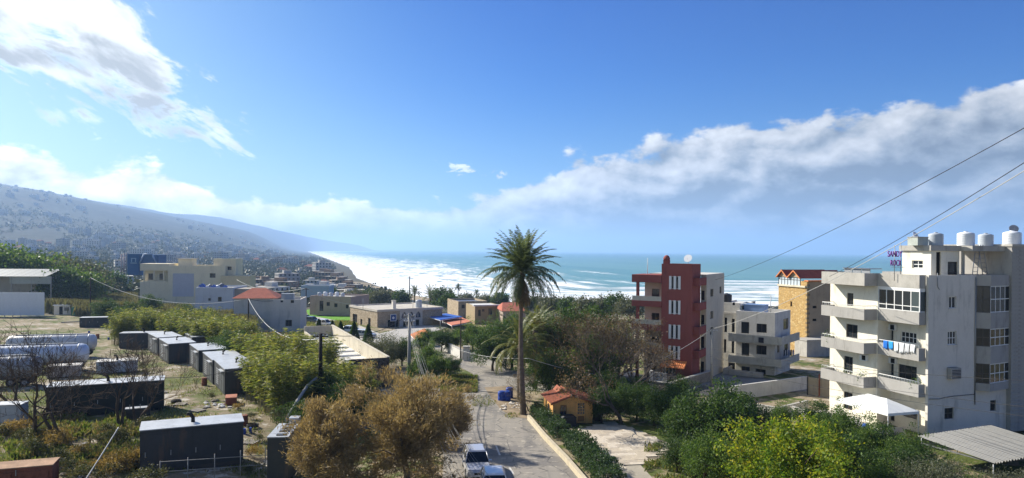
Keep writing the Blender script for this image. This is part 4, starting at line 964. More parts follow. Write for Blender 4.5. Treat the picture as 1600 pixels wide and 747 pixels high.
simple_wall('retaining_wall', 'lower pale wall sloping along the lane beside the shrubs', [gnd(1150, 640), gnd(1215, 652), gnd(1262, 640)], .9, .2, mat('pale_concrete', (.52, .50, .43)), M_conc)
simple_wall('boundary_wall', 'stone boundary wall running up to the red tower', [gnd(1022, 613), gnd(1044, 616), gnd(1112, 594)], 1.25, .3, stone_mat('wall_stone', [(.34, .29, .22), (.42, .36, .28), (.28, .24, .18)], (.22, .19, .15), 2.5), mat('pale_concrete', (.52, .50, .43)))
simple_wall('roadside_wall', 'grey plastered wall curving beside the road', [gnd(690, 545), gnd(722, 562)], 1.5, .3, M_old, M_conc)
simple_wall('roadside_wall', 'shaded garden wall beyond the gate pillar', [gnd(728, 563), gnd(790, 578)], 1.4, .25, M_conc)
t = empty('gate_pillar', gnd(729, 564), 0, 'square stone gate pillar beside the road', 'pillar'); MB().box(-.45, .45, -.45, .45, -.3, 2.1).build('shaft', M_old, t); MB().box(-.55, .55, -.55, .55, 2.1, 2.28).build('cap', M_conc, t)
def corrugated_gate():
    a, b = gnd(1263, 617), gnd(1297, 622); E = empty('sheet_gate', a, math.atan2(b.y - a.y, b.x - a.x), 'ribbed beige sheet metal gate beside the white block', 'gate'); L = (b - a).length; n = 16
    me = MB().box(0, L / n * .8, -.03, .03, .05, 2.1).mesh('rib_panel', mat('beige_sheet', (.42, .35, .25), .7, .3, .1, var=.1))
    for k in range(n): o = link('rib_panel', me, E); o.location = (L * k / n, 0, 0)
    MB().box(0, L, .035, .07, 1.7, 1.8).build('rail', M_metal, E); MB().box(0, L, .035, .07, .3, .4).build('rail', M_metal, E)
    MB().box(L * .5, L * .5 + .12, -.15, -.04, -.2, 2.6).build('post', mat('rust', (.22, .08, .045), .9, .2, var=.3), E); MB().box(-.14, -.01, -.1, .1, -.2, 2.3).build('post', M_dframe, E)
corrugated_gate()
def iron_gate():
    a, b = gnd(1019, 612), gnd(1042, 615); E = empty('iron_gate', a, math.atan2(b.y - a.y, b.x - a.x), 'white iron bar gate before the red tower', 'gate'); L = (b - a).length
    me = MB().box(-.02, .02, -.02, .02, 1.3, 2.3).mesh('bar', M_rail)
    for k in range(11): o = link('bar', me, E); o.location = (.1 + (L - .2) * k / 10, 0, 0)
    MB().box(0, L, -.03, .03, 2.3, 2.36).build('rail', M_rail, E); MB().box(0, L, -.03, .03, 1.33, 1.39).build('rail', M_rail, E); MB().box(-.35, .0, -.2, .2, -.2, 2.5).build('gate_post', M_old, E)
iron_gate()

# ------------------------------------------------------------ wooden kiosk, its yard and hedge wall
def kiosk():
    g = gnd(864, 664); f = Frame(864, g.y, 10, g.z + .05); E = f.empty('wooden_kiosk', label='small honey coloured timber cabin with orange tiled gable roof', cat='cabin')
    W = f.fx(927, 0); D = 3.6; H = 1.95; HP = 2.6; xc = W * .47
    wood = mat('honey_timber', (.72, .40, .13), .7, .3, var=.16, scale=1.5); wood2 = mat('dark_timber', (.25, .12, .04), .7, .3, var=.15)
    def zt(x): return H + (HP - H) * (1 - abs(x - xc) / max(xc, W - xc))
    w1 = (f.fx(877, 0), f.fx(887, 0), .72, 1.75); dr = (f.fx(903, 0), f.fx(917, 0), .05, 2.0)
    n = 26; core = MB(); core.extr([(.03, 0), (W - .03, 0), (W - .03, zt(W) - .05), (xc, HP - .05), (.03, zt(0) - .05)], 'y', .06, D - .06); core.build('wall_core', wood2, E)
    for k in range(n):
        a, b = W * k / n, W * (k + 1) / n - .012; m_ = (a + b) / 2
        for lo, hi in ((0, w1[2]), (w1[3], zt(m_) - .02)) if w1[0] < m_ < w1[1] else (((dr[3], zt(m_) - .02),) if dr[0] < m_ < dr[1] else ((0, zt(m_) - .02),)):
            MB().box(a, b, .0 + .006 * (k % 3), .055, lo, hi).build('board', wood, E)
    me = MB().box(0, .05, 0, D / 22 - .012, 0, H - .03).mesh('board', wood)
    yw = (D * .35, D * .6)
    for k in range(22):
        y = D * k / 22
        for x in (0.0, W - .05):
            o = link('board', me, E); o.location = (x - .004 * (k % 2), y, 0); o.scale = (1, 1, 1 if x == 0 else (zt(W) - .03) / (H - .03))
    for x, y in ((-.04, -.04), (W - .08, -.04), (xc - .06, -.05), (-.04, D - .08)): MB().box(x, x + .12, y, y + .12, 0, zt(min(max(x, 0), W)) - .05).build('corner_post', wood, E)
    # arched window
    fr = MB(); a, b, z0, z1 = w1; r_ = (b - a) / 2; pts = [(a, z0), (b, z0)] + [(b - r_ + r_ * math.cos(t), z1 - r_ * .8 + r_ * .8 * math.sin(t)) for t in np.linspace(0, math.pi, 9)]
    fr.extr(pts, 'y', -.03, .02); w_ = fr.build('window', wood2, E); q = [((x - (a + b) / 2) * .82 + (a + b) / 2, (z - (z0 + z1) / 2) * .85 + (z0 + z1) / 2) for x, z in pts]; MB().extr(q, 'y', -.035, .01).build('pane', M_glass, w_)
    MB().box((a + b) / 2 - .02, (a + b) / 2 + .02, -.05, .0, z0, z1 - .05).build('glazing_bar', wood2, w_)
    # side arched window
    fr = MB(); pts = [(yw[0], .8), (yw[1], .8), (yw[1], 1.35)] + [((yw[0] + yw[1]) / 2 + (yw[1] - yw[0]) / 2 * math.cos(t), 1.35 + .25 * math.sin(t)) for t in np.linspace(.3, 2.84, 6)] + [(yw[0], 1.35)]
    fr.extr(pts, 'x', -.04, .02); w_ = fr.build('window', wood2, E); MB().extr([((y - sum(yw) / 2) * .8 + sum(yw) / 2, (z - 1.2) * .85 + 1.2) for y, z in pts], 'x', -.05, .0).build('pane', M_glass, w_)
    # glazed door
    a, b, z0, z1 = dr; d_ = MB().box(a, b, -.02, .05, z0, z1).build('door', wood, E)
    MB().box(a + .1, b - .1, -.03, -.015, .85, z1 - .1).build('pane', M_glass, d_)
    gb = MB()
    for k in range(1, 3): x = a + .1 + (b - a - .2) * k / 3; gb.box(x - .015, x + .015, -.045, -.031, .85, z1 - .1)
    for k in range(1, 4): z = .85 + (z1 - .95) * k / 4; gb.box(a + .1, b - .1, -.043, -.0315, z - .015, z + .015)
    gb.build('glazing_bars', wood, d_); MB().box(a + .12, b - .12, -.03, -.018, .2, .7).build('lower_panel', wood2, d_); MB().tube([(a + .06, -.02, 1.0), (a + .06, -.1, 1.0), (a + .13, -.1, 1.0)], .015, 5).build('handle', M_metal, d_)
    # roof: two slopes of rounded tiles, ridge running back
    tm = mat('cabin_tile', (.31, .105, .06), .85, .2, var=.28, scale=2.5, stain=(.14, .09, .05), stain_amt=.75)
    ov = .32
    for s in (-1, 1):
        x1 = -ov if s < 0 else W + ov; z1 = zt(0) - ov * (HP - H) / xc if s < 0 else zt(W) - ov * (HP - H) / (W - xc) * .6
        rows = 20; mb = MB(); y0 = -.35; y1 = D + .3; k = rows * 4; cols = 7
        for c in range(cols):
            u0, u1 = c / cols, (c + 1) / cols + .02; xa, xb = xc + (x1 - xc) * u0, xc + (x1 - xc) * u1; za, zb = HP + .1 + (z1 - HP) * u0, HP + .1 + (z1 - HP) * u1; dz = .045
            for i in range(k):
                p0, p1 = y0 + (y1 - y0) * i / k, y0 + (y1 - y0) * (i + 1) / k; h0, h1 = .045 * abs(math.sin(math.pi * i / 4)), .045 * abs(math.sin(math.pi * (i + 1) / 4))
                mb.quadpoly([(xa, p0, za + h0), (xa, p1, za + h1), (xb, p1, zb + h1 + dz), (xb, p0, zb + h0 + dz)])
        o = mb.build('roof_slope', tm, E); md = o.modifiers.new('s', 'SOLIDIFY'); md.thickness = .05
    MB().tube([(xc, -.38, HP + .14), (xc, D + .32, HP + .14)], .09, 8).build('ridge_cap', tm, E)
    mb = MB(); 
    for s, x1 in ((-1, -ov), (1, W + ov)):
        z1 = zt(0) - ov * (HP - H) / xc if s < 0 else zt(W) - ov * (HP - H) / (W - xc) * .6
        mb.extr([(xc, HP - .02), (x1, z1 - .08), (x1, z1 + .05), (xc, HP + .1)], 'y', -.37, -.30)
    mb.build('barge_board', tm, E)
    # small cross gable behind
    mb = MB(); mb.extr([(xc - 1.0, HP - .3), (xc - .45, HP + .3), (xc + .2, HP - .1)], 'y', D * .55, D + .35); mb.build('cross_gable', tm, E)
    # bins before the wall
    for k, (x, y, w, d, h, lab) in enumerate(((f.fx(880, -.9), -1.1, 1.35, .9, .95, 'low dark garden box against the timber cabin front'), (W + .45, .6, .7, .7, .95, 'black wheelie bin beside the timber cabin corner'))):
        X, Y = f.w(x, y); t = empty('storage_bin', (X, Y, f.z), f.r, lab, 'bin'); c = mat('charcoal_plastic', (.03, .032, .036), .6, .4)
        MB().extr([(0, 0), (w, 0), (w * .97, h * .85), (w * .03, h * .85)], 'y', 0, d).build('bin_body', c, t); MB().extr([(-.03, h * .85), (w + .03, h * .85), (w * .85, h), (w * .12, h)], 'y', -.04, d + .03).build('lid', c, t)
    return f
KF = kiosk()
def yard():
    poly = [gnd(*p) for p in ((900, 702), (884, 683), (930, 664), (962, 660), (1062, 700), (1018, 722), (950, 737), (945, 735))]
    base = draped('patio_base', [(p.x, p.y) for p in poly], mat('patio_mortar', (.20, .17, .13), .95, .1, var=.2), .02, xy=True)
    from mathutils.geometry import intersect_point_tri_2d
    def inside(x, y):
        c = False; n = len(poly)
        for i in range(n):
            a, b = poly[i], poly[(i + 1) % n]
            if (a.y > y) != (b.y > y) and x < (b.x - a.x) * (y - a.y) / (b.y - a.y) + a.x: c = not c
        return c
    sm = [mat('flagstone_%d' % k, c, .9, .2, var=.14, scale=2.2, stain=(.20, .16, .11), stain_amt=.55) for k, c in enumerate(((.50, .43, .33), (.58, .51, .41), (.44, .38, .30)))]
    me = [MB().box(-.5, .5, -.5, .5, 0, .05).mesh('flagstone', m_) for m_ in sm]
    x0 = min(p.x for p in poly); y0 = min(p.y for p in poly); r = KF.r; c, s = math.cos(r), math.sin(r); rnd = random.Random(4)
    v = -6.0
    while v < 26:
        h = rnd.choice((.55, .7, .85)); u = -6.0 + rnd.random()
        while u < 22:
            w = rnd.uniform(.7, 1.4); cu, cv = u + w / 2, v + h / 2; x, y = x0 + cu * c - cv * s, y0 + cu * s + cv * c
            if inside(x, y) and inside(x + .25, y) and inside(x - .25, y):
                o = link('flagstone', me[rnd.randrange(3)], base); o.location = (x, y, gz(x, y) + .03 + rnd.uniform(0, .015)); o.scale = (w - .025, h - .025, 1); o.rotation_euler = (rnd.uniform(-.008, .008), rnd.uniform(-.008, .008), r)
            u += w
        v += h
    draped('garden_path', [(945, 737), (998, 724), (1020, 748), (1032, 775), (960, 775), (930, 748)], mat('path_concrete', (.38, .34, .27), .95, .1, var=.15, scale=.8), .03)
    simple_wall('kerb_wall', 'long cream kerb wall edging the road below the hedge', [gnd(826, 656), gnd(850, 685), gnd(885, 722), gnd(925, 770)], .45, .28, mat('cream_kerb', (.52, .45, .32), .9, .2, var=.1, stain=(.30, .25, .18)), None)
yard()
# ------------------------------------------------------------ stone arcade house
M_gstone = stone_mat('field_stone', [(.43, .34, .23), (.53, .43, .30), (.36, .28, .19), (.58, .48, .35)], (.30, .24, .17), 1.9, .5)
M_ashlar = mat('pale_ashlar', (.54, .49, .42), .92, .2, var=.08, scale=.8)
def arcade_house():
    f = Frame(589.4, 163, 35, -4.0); E = f.empty('stone_house', label='flat roofed stone house with three pointed arch windows', cat='house')
    XR = f.fx(692, 0); YL = f.fy(548, 0); TOP = f.fz(484, 0, 0)
    a0, a1 = f.fx(625.5, 0), f.fx(661, 0)
    dr = (f.fx(607, 0), f.fx(624, 0), .6, f.fz(500, 3, 0))
    mb = MB(); wall_y(mb, 0, 0, a0, -1, TOP - .5, [dr], t=.5); wall_y(mb, 0, a1, XR, -1, TOP - .5, [], t=.5)
    so = [(f.fy(559, 0), f.fy(552, 0), .8, f.fz(494, 0, 7)), (f.fy(580, 0), f.fy(576, 0), 1.2, f.fz(498, 0, 3)), (f.fy(567, 0), f.fy(564, 0), 1.2, f.fz(501, 0, 5))]
    wall_x(mb, 0, .5, YL, -1, TOP - .5, so, t=.5); mb.box(XR - .5, XR, .5, YL, -1, TOP - .5); mb.box(.5, XR - .5, YL - .5, YL, -1, TOP - .5); mb.build('stone_wall', M_gstone, E)
    win(E, 'y', 0, dr, M_bframe, M_dark, 1, 0, inset=.25, name='door'); 
    for k, o in enumerate(so): win(E, 'x', 0, o, M_bframe if k == 0 else M_ashlar, M_dark if k < 2 else M_glass, 0, 0, inset=.2, name='door' if k < 2 else 'window')
    # ashlar bay with arches
    mb = MB(); n = 3; w = (a1 - a0 - .4) / n; zs = f.fz(497, 10, 0); zap = f.fz(486.5, 10, 0); ztop = TOP - .5
    low = [(a0 + .9, a0 + 3.4, .5, 3.0), (a0 + 4.2, a1 - .8, .5, 3.2)]
    wall_y(mb, -.06, a0, a1, -1, zs, low, t=.56)
    def arc(i):
        x0 = a0 + .2 + i * w + .22; x1 = x0 + w - .44; xc = (x0 + x1) / 2; h = zap - zs; L = []
        for t in np.linspace(0, 1, 7): L.append((x0 + (xc - x0) * (1 - math.cos(t * math.pi / 2)) * .9 + (xc - x0) * .1 * t, zs + h * (math.sin(t * math.pi / 2) * .85 + .15 * t)))
        return L + [(2 * xc - x, z) for x, z in reversed(L[:-1])]
    for i in range(n):
        A = arc(i); l = a0 + .2 + i * w if i else a0; r = a0 + .2 + (i + 1) * w if i < n - 1 else a1
        pts = [(l, zs), *A, (r, zs), (r, ztop), (l, ztop)]
        half = len(A) // 2
        mb.extr([(l, zs), *A[:half + 1], (A[half][0], ztop), (l, ztop)], 'y', -.06, .5); mb.extr([(A[half][0], ztop), A[half], *A[half + 1:], (r, zs), (r, ztop)], 'y', -.06, .5)
    mb.build('arcade_wall', M_ashlar, E)
    for i in range(n):
        A = arc(i); xm = A[len(A) // 2][0]; o = MB().extr(A, 'y', .25, .3).build('arch_window', glass_mat('blue_glass', (.05, .07, .11), .12), E)
        MB().box(xm - .06, xm + .06, .18, .25, zs, zap - .1).build('mullion', M_ashlar, o); MB().box(A[0][0], A[-1][0], .19, .25, zs + .0, zs + .12).build('sill', M_ashlar, o)
    for o in low: win(E, 'y', -.06, o, M_dframe, M_dark, 1, 1, inset=.3, name='glass_door')
    mb = MB(); mb.box(-.15, XR + .15, -.2, .3, TOP - .5, TOP); mb.box(-.15, .3, .3, YL + .15, TOP - .5, TOP); mb.box(XR - .3, XR + .15, .3, YL + .15, TOP - .5, TOP); mb.box(.3, XR - .3, YL - .3, YL + .15, TOP - .5, TOP); mb.build('cornice', M_ashlar, E)
    MB().box(.3, XR - .3, .3, YL - .3, TOP - .45, TOP - .25).build('roof_slab', mat('pale_roof', (.50, .46, .39), .95, .2, var=.1, scale=.3, stain=(.33, .29, .24)), E)
    def wp(X, Y, z): x, y = f.w(X, Y); return (x, y, z + f.z)
    # board sign with a round emblem
    t = empty('wall_sign', wp(f.fx(615.5, -.3), -.3, f.fz(501, 4, 0)), f.r, 'square blue sign with a white round emblem on the stone wall', 'sign')
    MB().box(-.75, .75, -.04, .06, -.1, 1.55).build('sign_frame', M_wframe, t); MB().box(-.63, .63, -.06, -.041, .02, 1.43).build('sign_face', mat('sign_blue', (.01, .05, .20), .5, .4), t)
    mb = MB(); mb.lathe([(.30, 0), (.30, .02)], 18); o = mb.build('emblem', M_wframe, t); o.location = (-.02, -.062, .68); o.rotation_euler = (math.radians(90), 0, 0); MB().tube([(.5, 0, -3.2), (.5, 0, -.1)], .05, 6).build('post', M_metal, t)
    # chimney and plant on the roof
    t = empty('chimney_stack', wp(f.fx(616, 4), 4, TOP - .3), f.r, 'white square chimney stack on the stone house roof', 'chimney'); MB().box(-.4, .4, -.4, .4, 0, 1.9).build('stack', M_white, t); MB().box(-.5, .5, -.5, .5, 1.9, 2.05).build('cap', M_conc, t)
    x, y, z = wp(f.fx(655, 4), 4, TOP - .25); water_tank(x, y, z, .8, 1.9, mat('grey_plastic', (.42, .46, .50)), 'grey water tank on the stone house roof')
    for k, px in enumerate((568, 646, 668)):
        o = MB().tube([(0, 0, 0), (0, 0, 2.6)], .05, 5).build('roof_mast', M_metal); o.location = wp(f.fx(px, 3), 3, TOP - .25); tag(o, ['thin antenna mast beside the stone house chimney', 'thin mast beside the grey tank on the stone house roof', 'thin mast at the far end of the stone house roof'][k], 'mast')
    # terrace slab and tiled lean-to
    return f
AF = arcade_house()
def box_house(name, label, px0, px1, q_top, q_base, d, R, dep_m, m, wins=(), side=(), cat='house', roofm=None, parapet=.5, zb=None, trim=None):
    "flat roofed block: front from px0 to px1 at depth d, windows in pixel rectangles on the front (Y=0) and on the side X=W or X=0"
    hz = CY + (px0 - CX) * math.tan(ROLL); z = zb if zb is not None else CAMZ - (q_base - hz) * d / F
    f = Frame(px0, d, R, z); E = f.empty(name, label=label, cat=cat); W = f.fx(px1, 0); TOP = f.fz(q_top, 0, 0)
    ops = [(f.fx(p0, 0), f.fx(p1, 0), f.fz(q1, f.fx(p0, 0), 0), f.fz(q0, f.fx(p0, 0), 0)) for p0, p1, q0, q1 in wins]
    mb = MB(); wall_y(mb, 0, 0, W, -1.5, TOP, ops, t=.3)
    xs = W if R < 0 else 0; sg = -1 if R < 0 else 1
    sops = [(f.fy(p0, xs), f.fy(p1, xs), f.fz(q1, xs, f.fy(p0, xs)), f.fz(q0, xs, f.fy(p0, xs))) for p0, p1, q0, q1 in side]
    sops = [(min(a, b), max(a, b), c, e) for a, b, c, e in sops]
    wall_x(mb, xs, .3, dep_m, -1.5, TOP, sops, t=.3 * sg); xo = 0 if xs else W
    mb.box(min(xo, xo - .3 * sg), max(xo, xo - .3 * sg), .3, dep_m, -1.5, TOP); mb.box(.3, W - .3, dep_m - .3, dep_m, -1.5, TOP); mb.build('wall', m, E)
    for o in ops: win(E, 'y', 0, o, M_dframe, M_glass, 1, 0, fw=.08)
    for o in sops: win(E, 'x', xs, o, M_dframe, M_glass, 1, 0, s=sg, fw=.08)
    MB().box(.3, W - .3, .3, dep_m - .3, TOP - parapet - .2, TOP - parapet).build('roof_slab', roofm or M_conc, E)
    if trim: MB().box(-.15, W + .15, -.15, .1, TOP, TOP + .18).build('coping', trim, E)
    return f, E, W, TOP
def hip_roof(E, x0, x1, y0, y1, z, h, m, ov=.4, ridge=.35):
    x0 -= ov; x1 += ov; y0 -= ov; y1 += ov; yc = (y0 + y1) / 2; L = x1 - x0; a, b = (x0 + L * ridge, yc, z + h), (x1 - L * ridge, yc, z + h)
    mb = MB(); k = [(x0, y0, z), (x1, y0, z), (x1, y1, z), (x0, y1, z)]
    mb.quadpoly([k[0], k[1], b, a]); mb.quadpoly([k[2], k[3], a, b]); mb.quadpoly([k[1], k[2], b]); mb.quadpoly([k[3], k[0], a]); mb.quadpoly(k[::-1])
    return mb.build('tiled_roof', m, E)
M_dtile = mat('dusty_red_tile', (.40, .13, .085), .9, .2, var=.15, scale=.8)
# red hipped house with white block
f, E, W, T = box_house('red_roofed_house', 'white two storey house with dusty red hipped roof', 421, 470, 468, 516, 150, 8, 9, mat('dull_white', (.62, .58, .51), .92, .2, var=.07, scale=.4, stain=(.36, .34, .30)), [(447, 457, 500, 510), (439, 443, 469.5, 472.5), (455, 460, 469, 473.5)])
mb = MB().box(-7.5, -.003, .8, 8.5, -1.5, f.fz(466, -3, 1)); mb.build('wing_wall', mat('dull_white', (.55, .54, .51)), E); hip_roof(E, -7.5, 1.2, .8, 8.5, f.fz(466, -3, 1), 2.0, M_dtile)
MB().box(2.2, 4.8, .8, 2.2, T - .5, T + 1.2).build('roof_tank_box', mat('grey_panel', (.35, .38, .42), .7, .3), E)
# pale cream villa with stepped roof
M_villa = mat('villa_cream', (.74, .66, .47), .92, .2, var=.05, scale=.3, stain=(.42, .38, .28), stain_amt=.35)
f, E, W, T = box_house('cream_villa', 'large cream stepped villa rising above the reeds', 262, 352, 415, 478, 225, 6, 14, M_villa, [(328, 337, 427, 434)])
x0, x1 = f.fx(334, 2), f.fx(369, 2); t2 = f.fz(404, x0, 2)
op = (f.fx(356, 2), f.fx(362, 2), f.fz(422, x0, 2), f.fz(416.5, x0, 2))
mb = MB(); wall_y(mb, 2, x0, x1, -1, t2, [op], t=.3); mb.box(x0, x0 + .3, 2.3, 10, T - .5, t2); mb.box(x1 - .3, x1, 2.3, 10, -1, t2); mb.box(x0 + .3, x1 - .3, 2.3, 10, t2 - .5, t2 - .2); mb.build('upper_block_wall', M_villa, E); win(E, 'y', 2, op, M_dframe, M_glass, 1, 0)
x2, x3 = f.fx(345, -2), f.fx(391, -2); t3 = f.fz(431, x2, -2); MB().box(x2, x3, -2, 5, -1, t3).build('lower_block_wall', mat('villa_ochre', (.60, .51, .33), .92, .2, var=.06), E)
x4, x5 = f.fx(219, 1), -.01; t4 = f.fz(412, x4, 1); mb = MB(); mb.box(x4, x5, 1, 9, t4 - 2.2, t4); mb.box(x4, x5, 1, 9, -1, t4 - 5.6); mb.box(x4 + .5, x5, 2.6, 9, t4 - 5.6, t4 - 2.2); mb.build('balcony_wing', M_villa, E)
for k in range(3): MB().box(x4 + 1 + k * 3, x4 + 1.4 + k * 3, 1.1, 1.5, t4 - 5.6, t4 - 2.2).build('column', M_villa, E)
for k in range(2): w_ = MB().box(x4 + 2 + k * 3.4, x4 + 3.4 + k * 3.4, 2.5, 2.58, t4 - 5.2, t4 - 3.2).build('window', M_glass, E)
MB().box(1.5, f.fx(305, 1), -.05, -.003, 3, T - 2.5).build('rendered_panel', mat('lilac_render', (.46, .47, .52), .9, .2, var=.05), E)
MB().box(1.0, 5.5, 6, 10, T - .4, T + 2.0).build('roof_room', M_villa, E); MB().box(.5, 6.0, 5.5, 10.5, T + 2.0, T + 2.25).build('roof_room_slab', M_conc, E)
# pale blue low block in front of the villa
f, E, W, T = box_house('pale_blue_house', 'low pale blue-white house with cluttered flat roof', 305, 365, 449, 486, 185, 4, 12, mat('pale_blue_wall', (.55, .57, .60), .92, .2, var=.06, scale=.4, stain=(.33, .34, .36)), [(341, 347, 464, 471), (326, 330, 466, 470)], parapet=.4)
MB().box(f.fx(356, 1), f.fx(415, 1), 1, 8, -1, T - .4).build('side_wing', mat('grey_brown_render', (.36, .32, .27), .92, .2, var=.1), E)
rnd = random.Random(2)
for k in range(7):
    px = 316 + k * 6; X = f.fx(px, 3 + k % 3); x, y = f.w(X, 3 + k % 3); h = rnd.uniform(.5, 1.3); w = rnd.uniform(.4, 1.0)
    o = MB().extr([(-w, 0), (w, 0), (w * .8, h * .7), (w * .2, h), (-w * .7, h * .6)], 'y', -.5, .5).build('roof_bundle', mat('tarpaulin_%d' % (k % 3), [(.05, .12, .42), (.62, .64, .66), (.16, .18, .22)][k % 3], .7, .3)); o.location = (x, y, f.z + T - .4); o.rotation_euler = (0, 0, rnd.random())
    tag(o, ['blue tarpaulin bundle on the pale blue house roof', 'white wrapped bundle on the pale blue house roof', 'dark sack heap on the pale blue house roof'][k % 3], 'bundle', 'clutter on the pale blue house roof')
# pinkish low house and neighbours by the lawn
M_pink = mat('pink_render', (.40, .31, .26), .92, .2, var=.08, scale=.4, stain=(.27, .21, .18))
f, E, W, T = box_house('pink_house', 'low pinkish brown flat roofed house beyond the lawn', 484, 549, 462, 484, 208, -14, 12, M_pink, [(500, 506, 470, 486), (511, 516, 472, 478), (523, 528, 474, 480), (541, 545, 476, 482)])
for k in range(5):
    px = 500 + k * 9; X = f.fx(px, 4 + k % 2 * 3); x, y = f.w(X, 4 + k % 2 * 3); water_tank(x, y, f.z + T - .5, .6, 1.3, M_plastic if k % 2 else mat('grey_plastic', (.42, .46, .50)), ['white water tank at the lawn end of the pink house roof', 'grey water tank second along the pink house roof', 'white water tank in the middle of the pink house roof', 'grey water tank fourth along the pink house roof', 'white water tank nearest the stone house on the pink roof'][k])
f, E, W, T = box_house('blue_shed', 'long pale blue flat shed behind the red roofed house', 470, 515, 446.5, 459, 300, 5, 12, mat('pale_blue_metal', (.42, .50, .56), .7, .3, var=.05), [])
f, E, W, T = box_house('buff_house', 'buff flat house with dark window band beyond the blue awning', 716, 762, 471, 488, 200, 20, 12, M_gstone, [(722, 727, 476, 482), (735, 738, 477, 483), (746, 750, 477, 484)], roofm=mat('solar_grey', (.12, .14, .18), .5, .4))
f, E, W, T = box_house('ochre_house', 'ochre house with pale flat roof and shaded porch', 742, 784, 478, 500, 175, 18, 9, mat('ochre_render', (.36, .28, .17), .92, .2, var=.08), [(748, 752, 484, 494), (764, 770, 482, 492), (754, 758, 483, 487)], roofm=mat('white_roof', (.66, .65, .62), .8, .2), parapet=.1)
MB().box(-.6, W + .6, -.8, .0, T - .05, T + .3).build('eave_slab', mat('white_roof', (.66, .65, .62)), E)
f, E, W, T = box_house('red_tiled_cottage', 'cottage with red tiled roof half hidden by the tall palm', 786, 822, 486, 505, 168, 10, 9, M_pink, []); hip_roof(E, 0, W, 0, 9, T, 1.7, M_dtile, ridge=.15)
# awnings and lean-to roofs before the stone house
def slab_on_posts(name, label, px, m, z_top, th=.15, cat='awning', base=-.3):
    P = [at(p[0], p[1], (CAMZ - z_top) * F / (p[1] - (CY + (p[0] - CX) * math.tan(ROLL)))) for p in px]; c = sum(P, Vector()) / 4; E = empty(name, (c.x, c.y, gz(c.x, c.y)), 0, label, cat); zr = z_top - E.location.z
    loc = [(p.x - c.x, p.y - c.y) for p in P]
    if sum(loc[i][0] * loc[(i + 1) % 4][1] - loc[(i + 1) % 4][0] * loc[i][1] for i in range(4)) < 0: loc = loc[::-1]
    MB().prism(loc, zr - th, zr).build('roof_sheet', m, E)
    for x, y in loc: MB().tube([(x * .96, y * .96, base), (x * .96, y * .96, zr - th)], .08, 6).build('post', M_metal, E)
    MB().prism([(x * 1.015, y * 1.015) for x, y in loc], zr - th - .12, zr - th - .003).build('edge_beam', M_wframe, E); return E
slab_on_posts('blue_awning', 'flat bright blue awning roof with white edging beside the stone house', [(668, 494), (697, 489.5), (722, 494.5), (688, 499.5)], mat('blue_sheet', (.03, .11, .42), .6, .3, var=.08), -.3)
slab_on_posts('tiled_canopy', 'salmon red tiled canopy beside the blue awning', [(692, 500.5), (722, 496), (737, 502.5), (706, 508)], mat('salmon_tile', (.55, .20, .12), .85, .2, var=.1), -1.0)
slab_on_posts('tiled_canopy', 'orange tiled shelter roof below the arcade terrace', [(641, 522), (664, 513), (673, 523), (649, 530)], mat('orange_tile', (.62, .22, .08)), -1.3)
draped('terrace_court', [(592, 522), (660, 505), (690, 500), (700, 512), (640, 530)], mat('pale_paving', (.42, .40, .36)), .08)
# long roofless building with cream walls
def ruin():
    a, b = Vector((*at(604, 600, 84).xy, 0)), Vector((*at(518, 545, 118).xy, 0)); d = b - a; L = d.length; r = math.atan2(d.y, d.x)
    E = empty('roofless_building', (a.x, a.y, gz(a.x, a.y)), r, 'long roofless concrete block building beside the reeds', 'building'); cm = mat('cream_render', (.52, .47, .37), .92, .2, var=.1, scale=.4, stain=(.32, .27, .21), stain_amt=.6)
    H = 3.5; W = 4.2
    MB().box(0, L, -.25, 0, -1, H).build('long_wall', cm, E); MB().box(0, L, W, W + .25, -1, H - .8).build('long_wall', cm, E); MB().box(L, L + .25, -.25, W + .25, -1, H).build('end_wall', cm, E)
    blk = stone_mat('grey_block', [(.10, .085, .07), (.16, .13, .105), (.21, .17, .14)], (.06, .05, .045), 2.2)
    MB().box(-.25, -.003, -.25, W + .25, -1, H - .02).build('end_wall', blk, E); MB().box(-.3, L + .3, -.3, .05, H, H + .12).build('coping', cm, E)
    MB().box(0, L, 0, W, H - 1.9, H - 1.7).build('roof_slab', mat('white_screed', (.66, .64, .58), .9, .2, var=.12, scale=.4, stain=(.38, .35, .30)), E)
    for k in range(9): MB().box(1 + k * L / 9, 1.12 + k * L / 9, .2, W - .3, H - 1.699, H - 1.5).build('rib', M_plastic, E)
ruin()

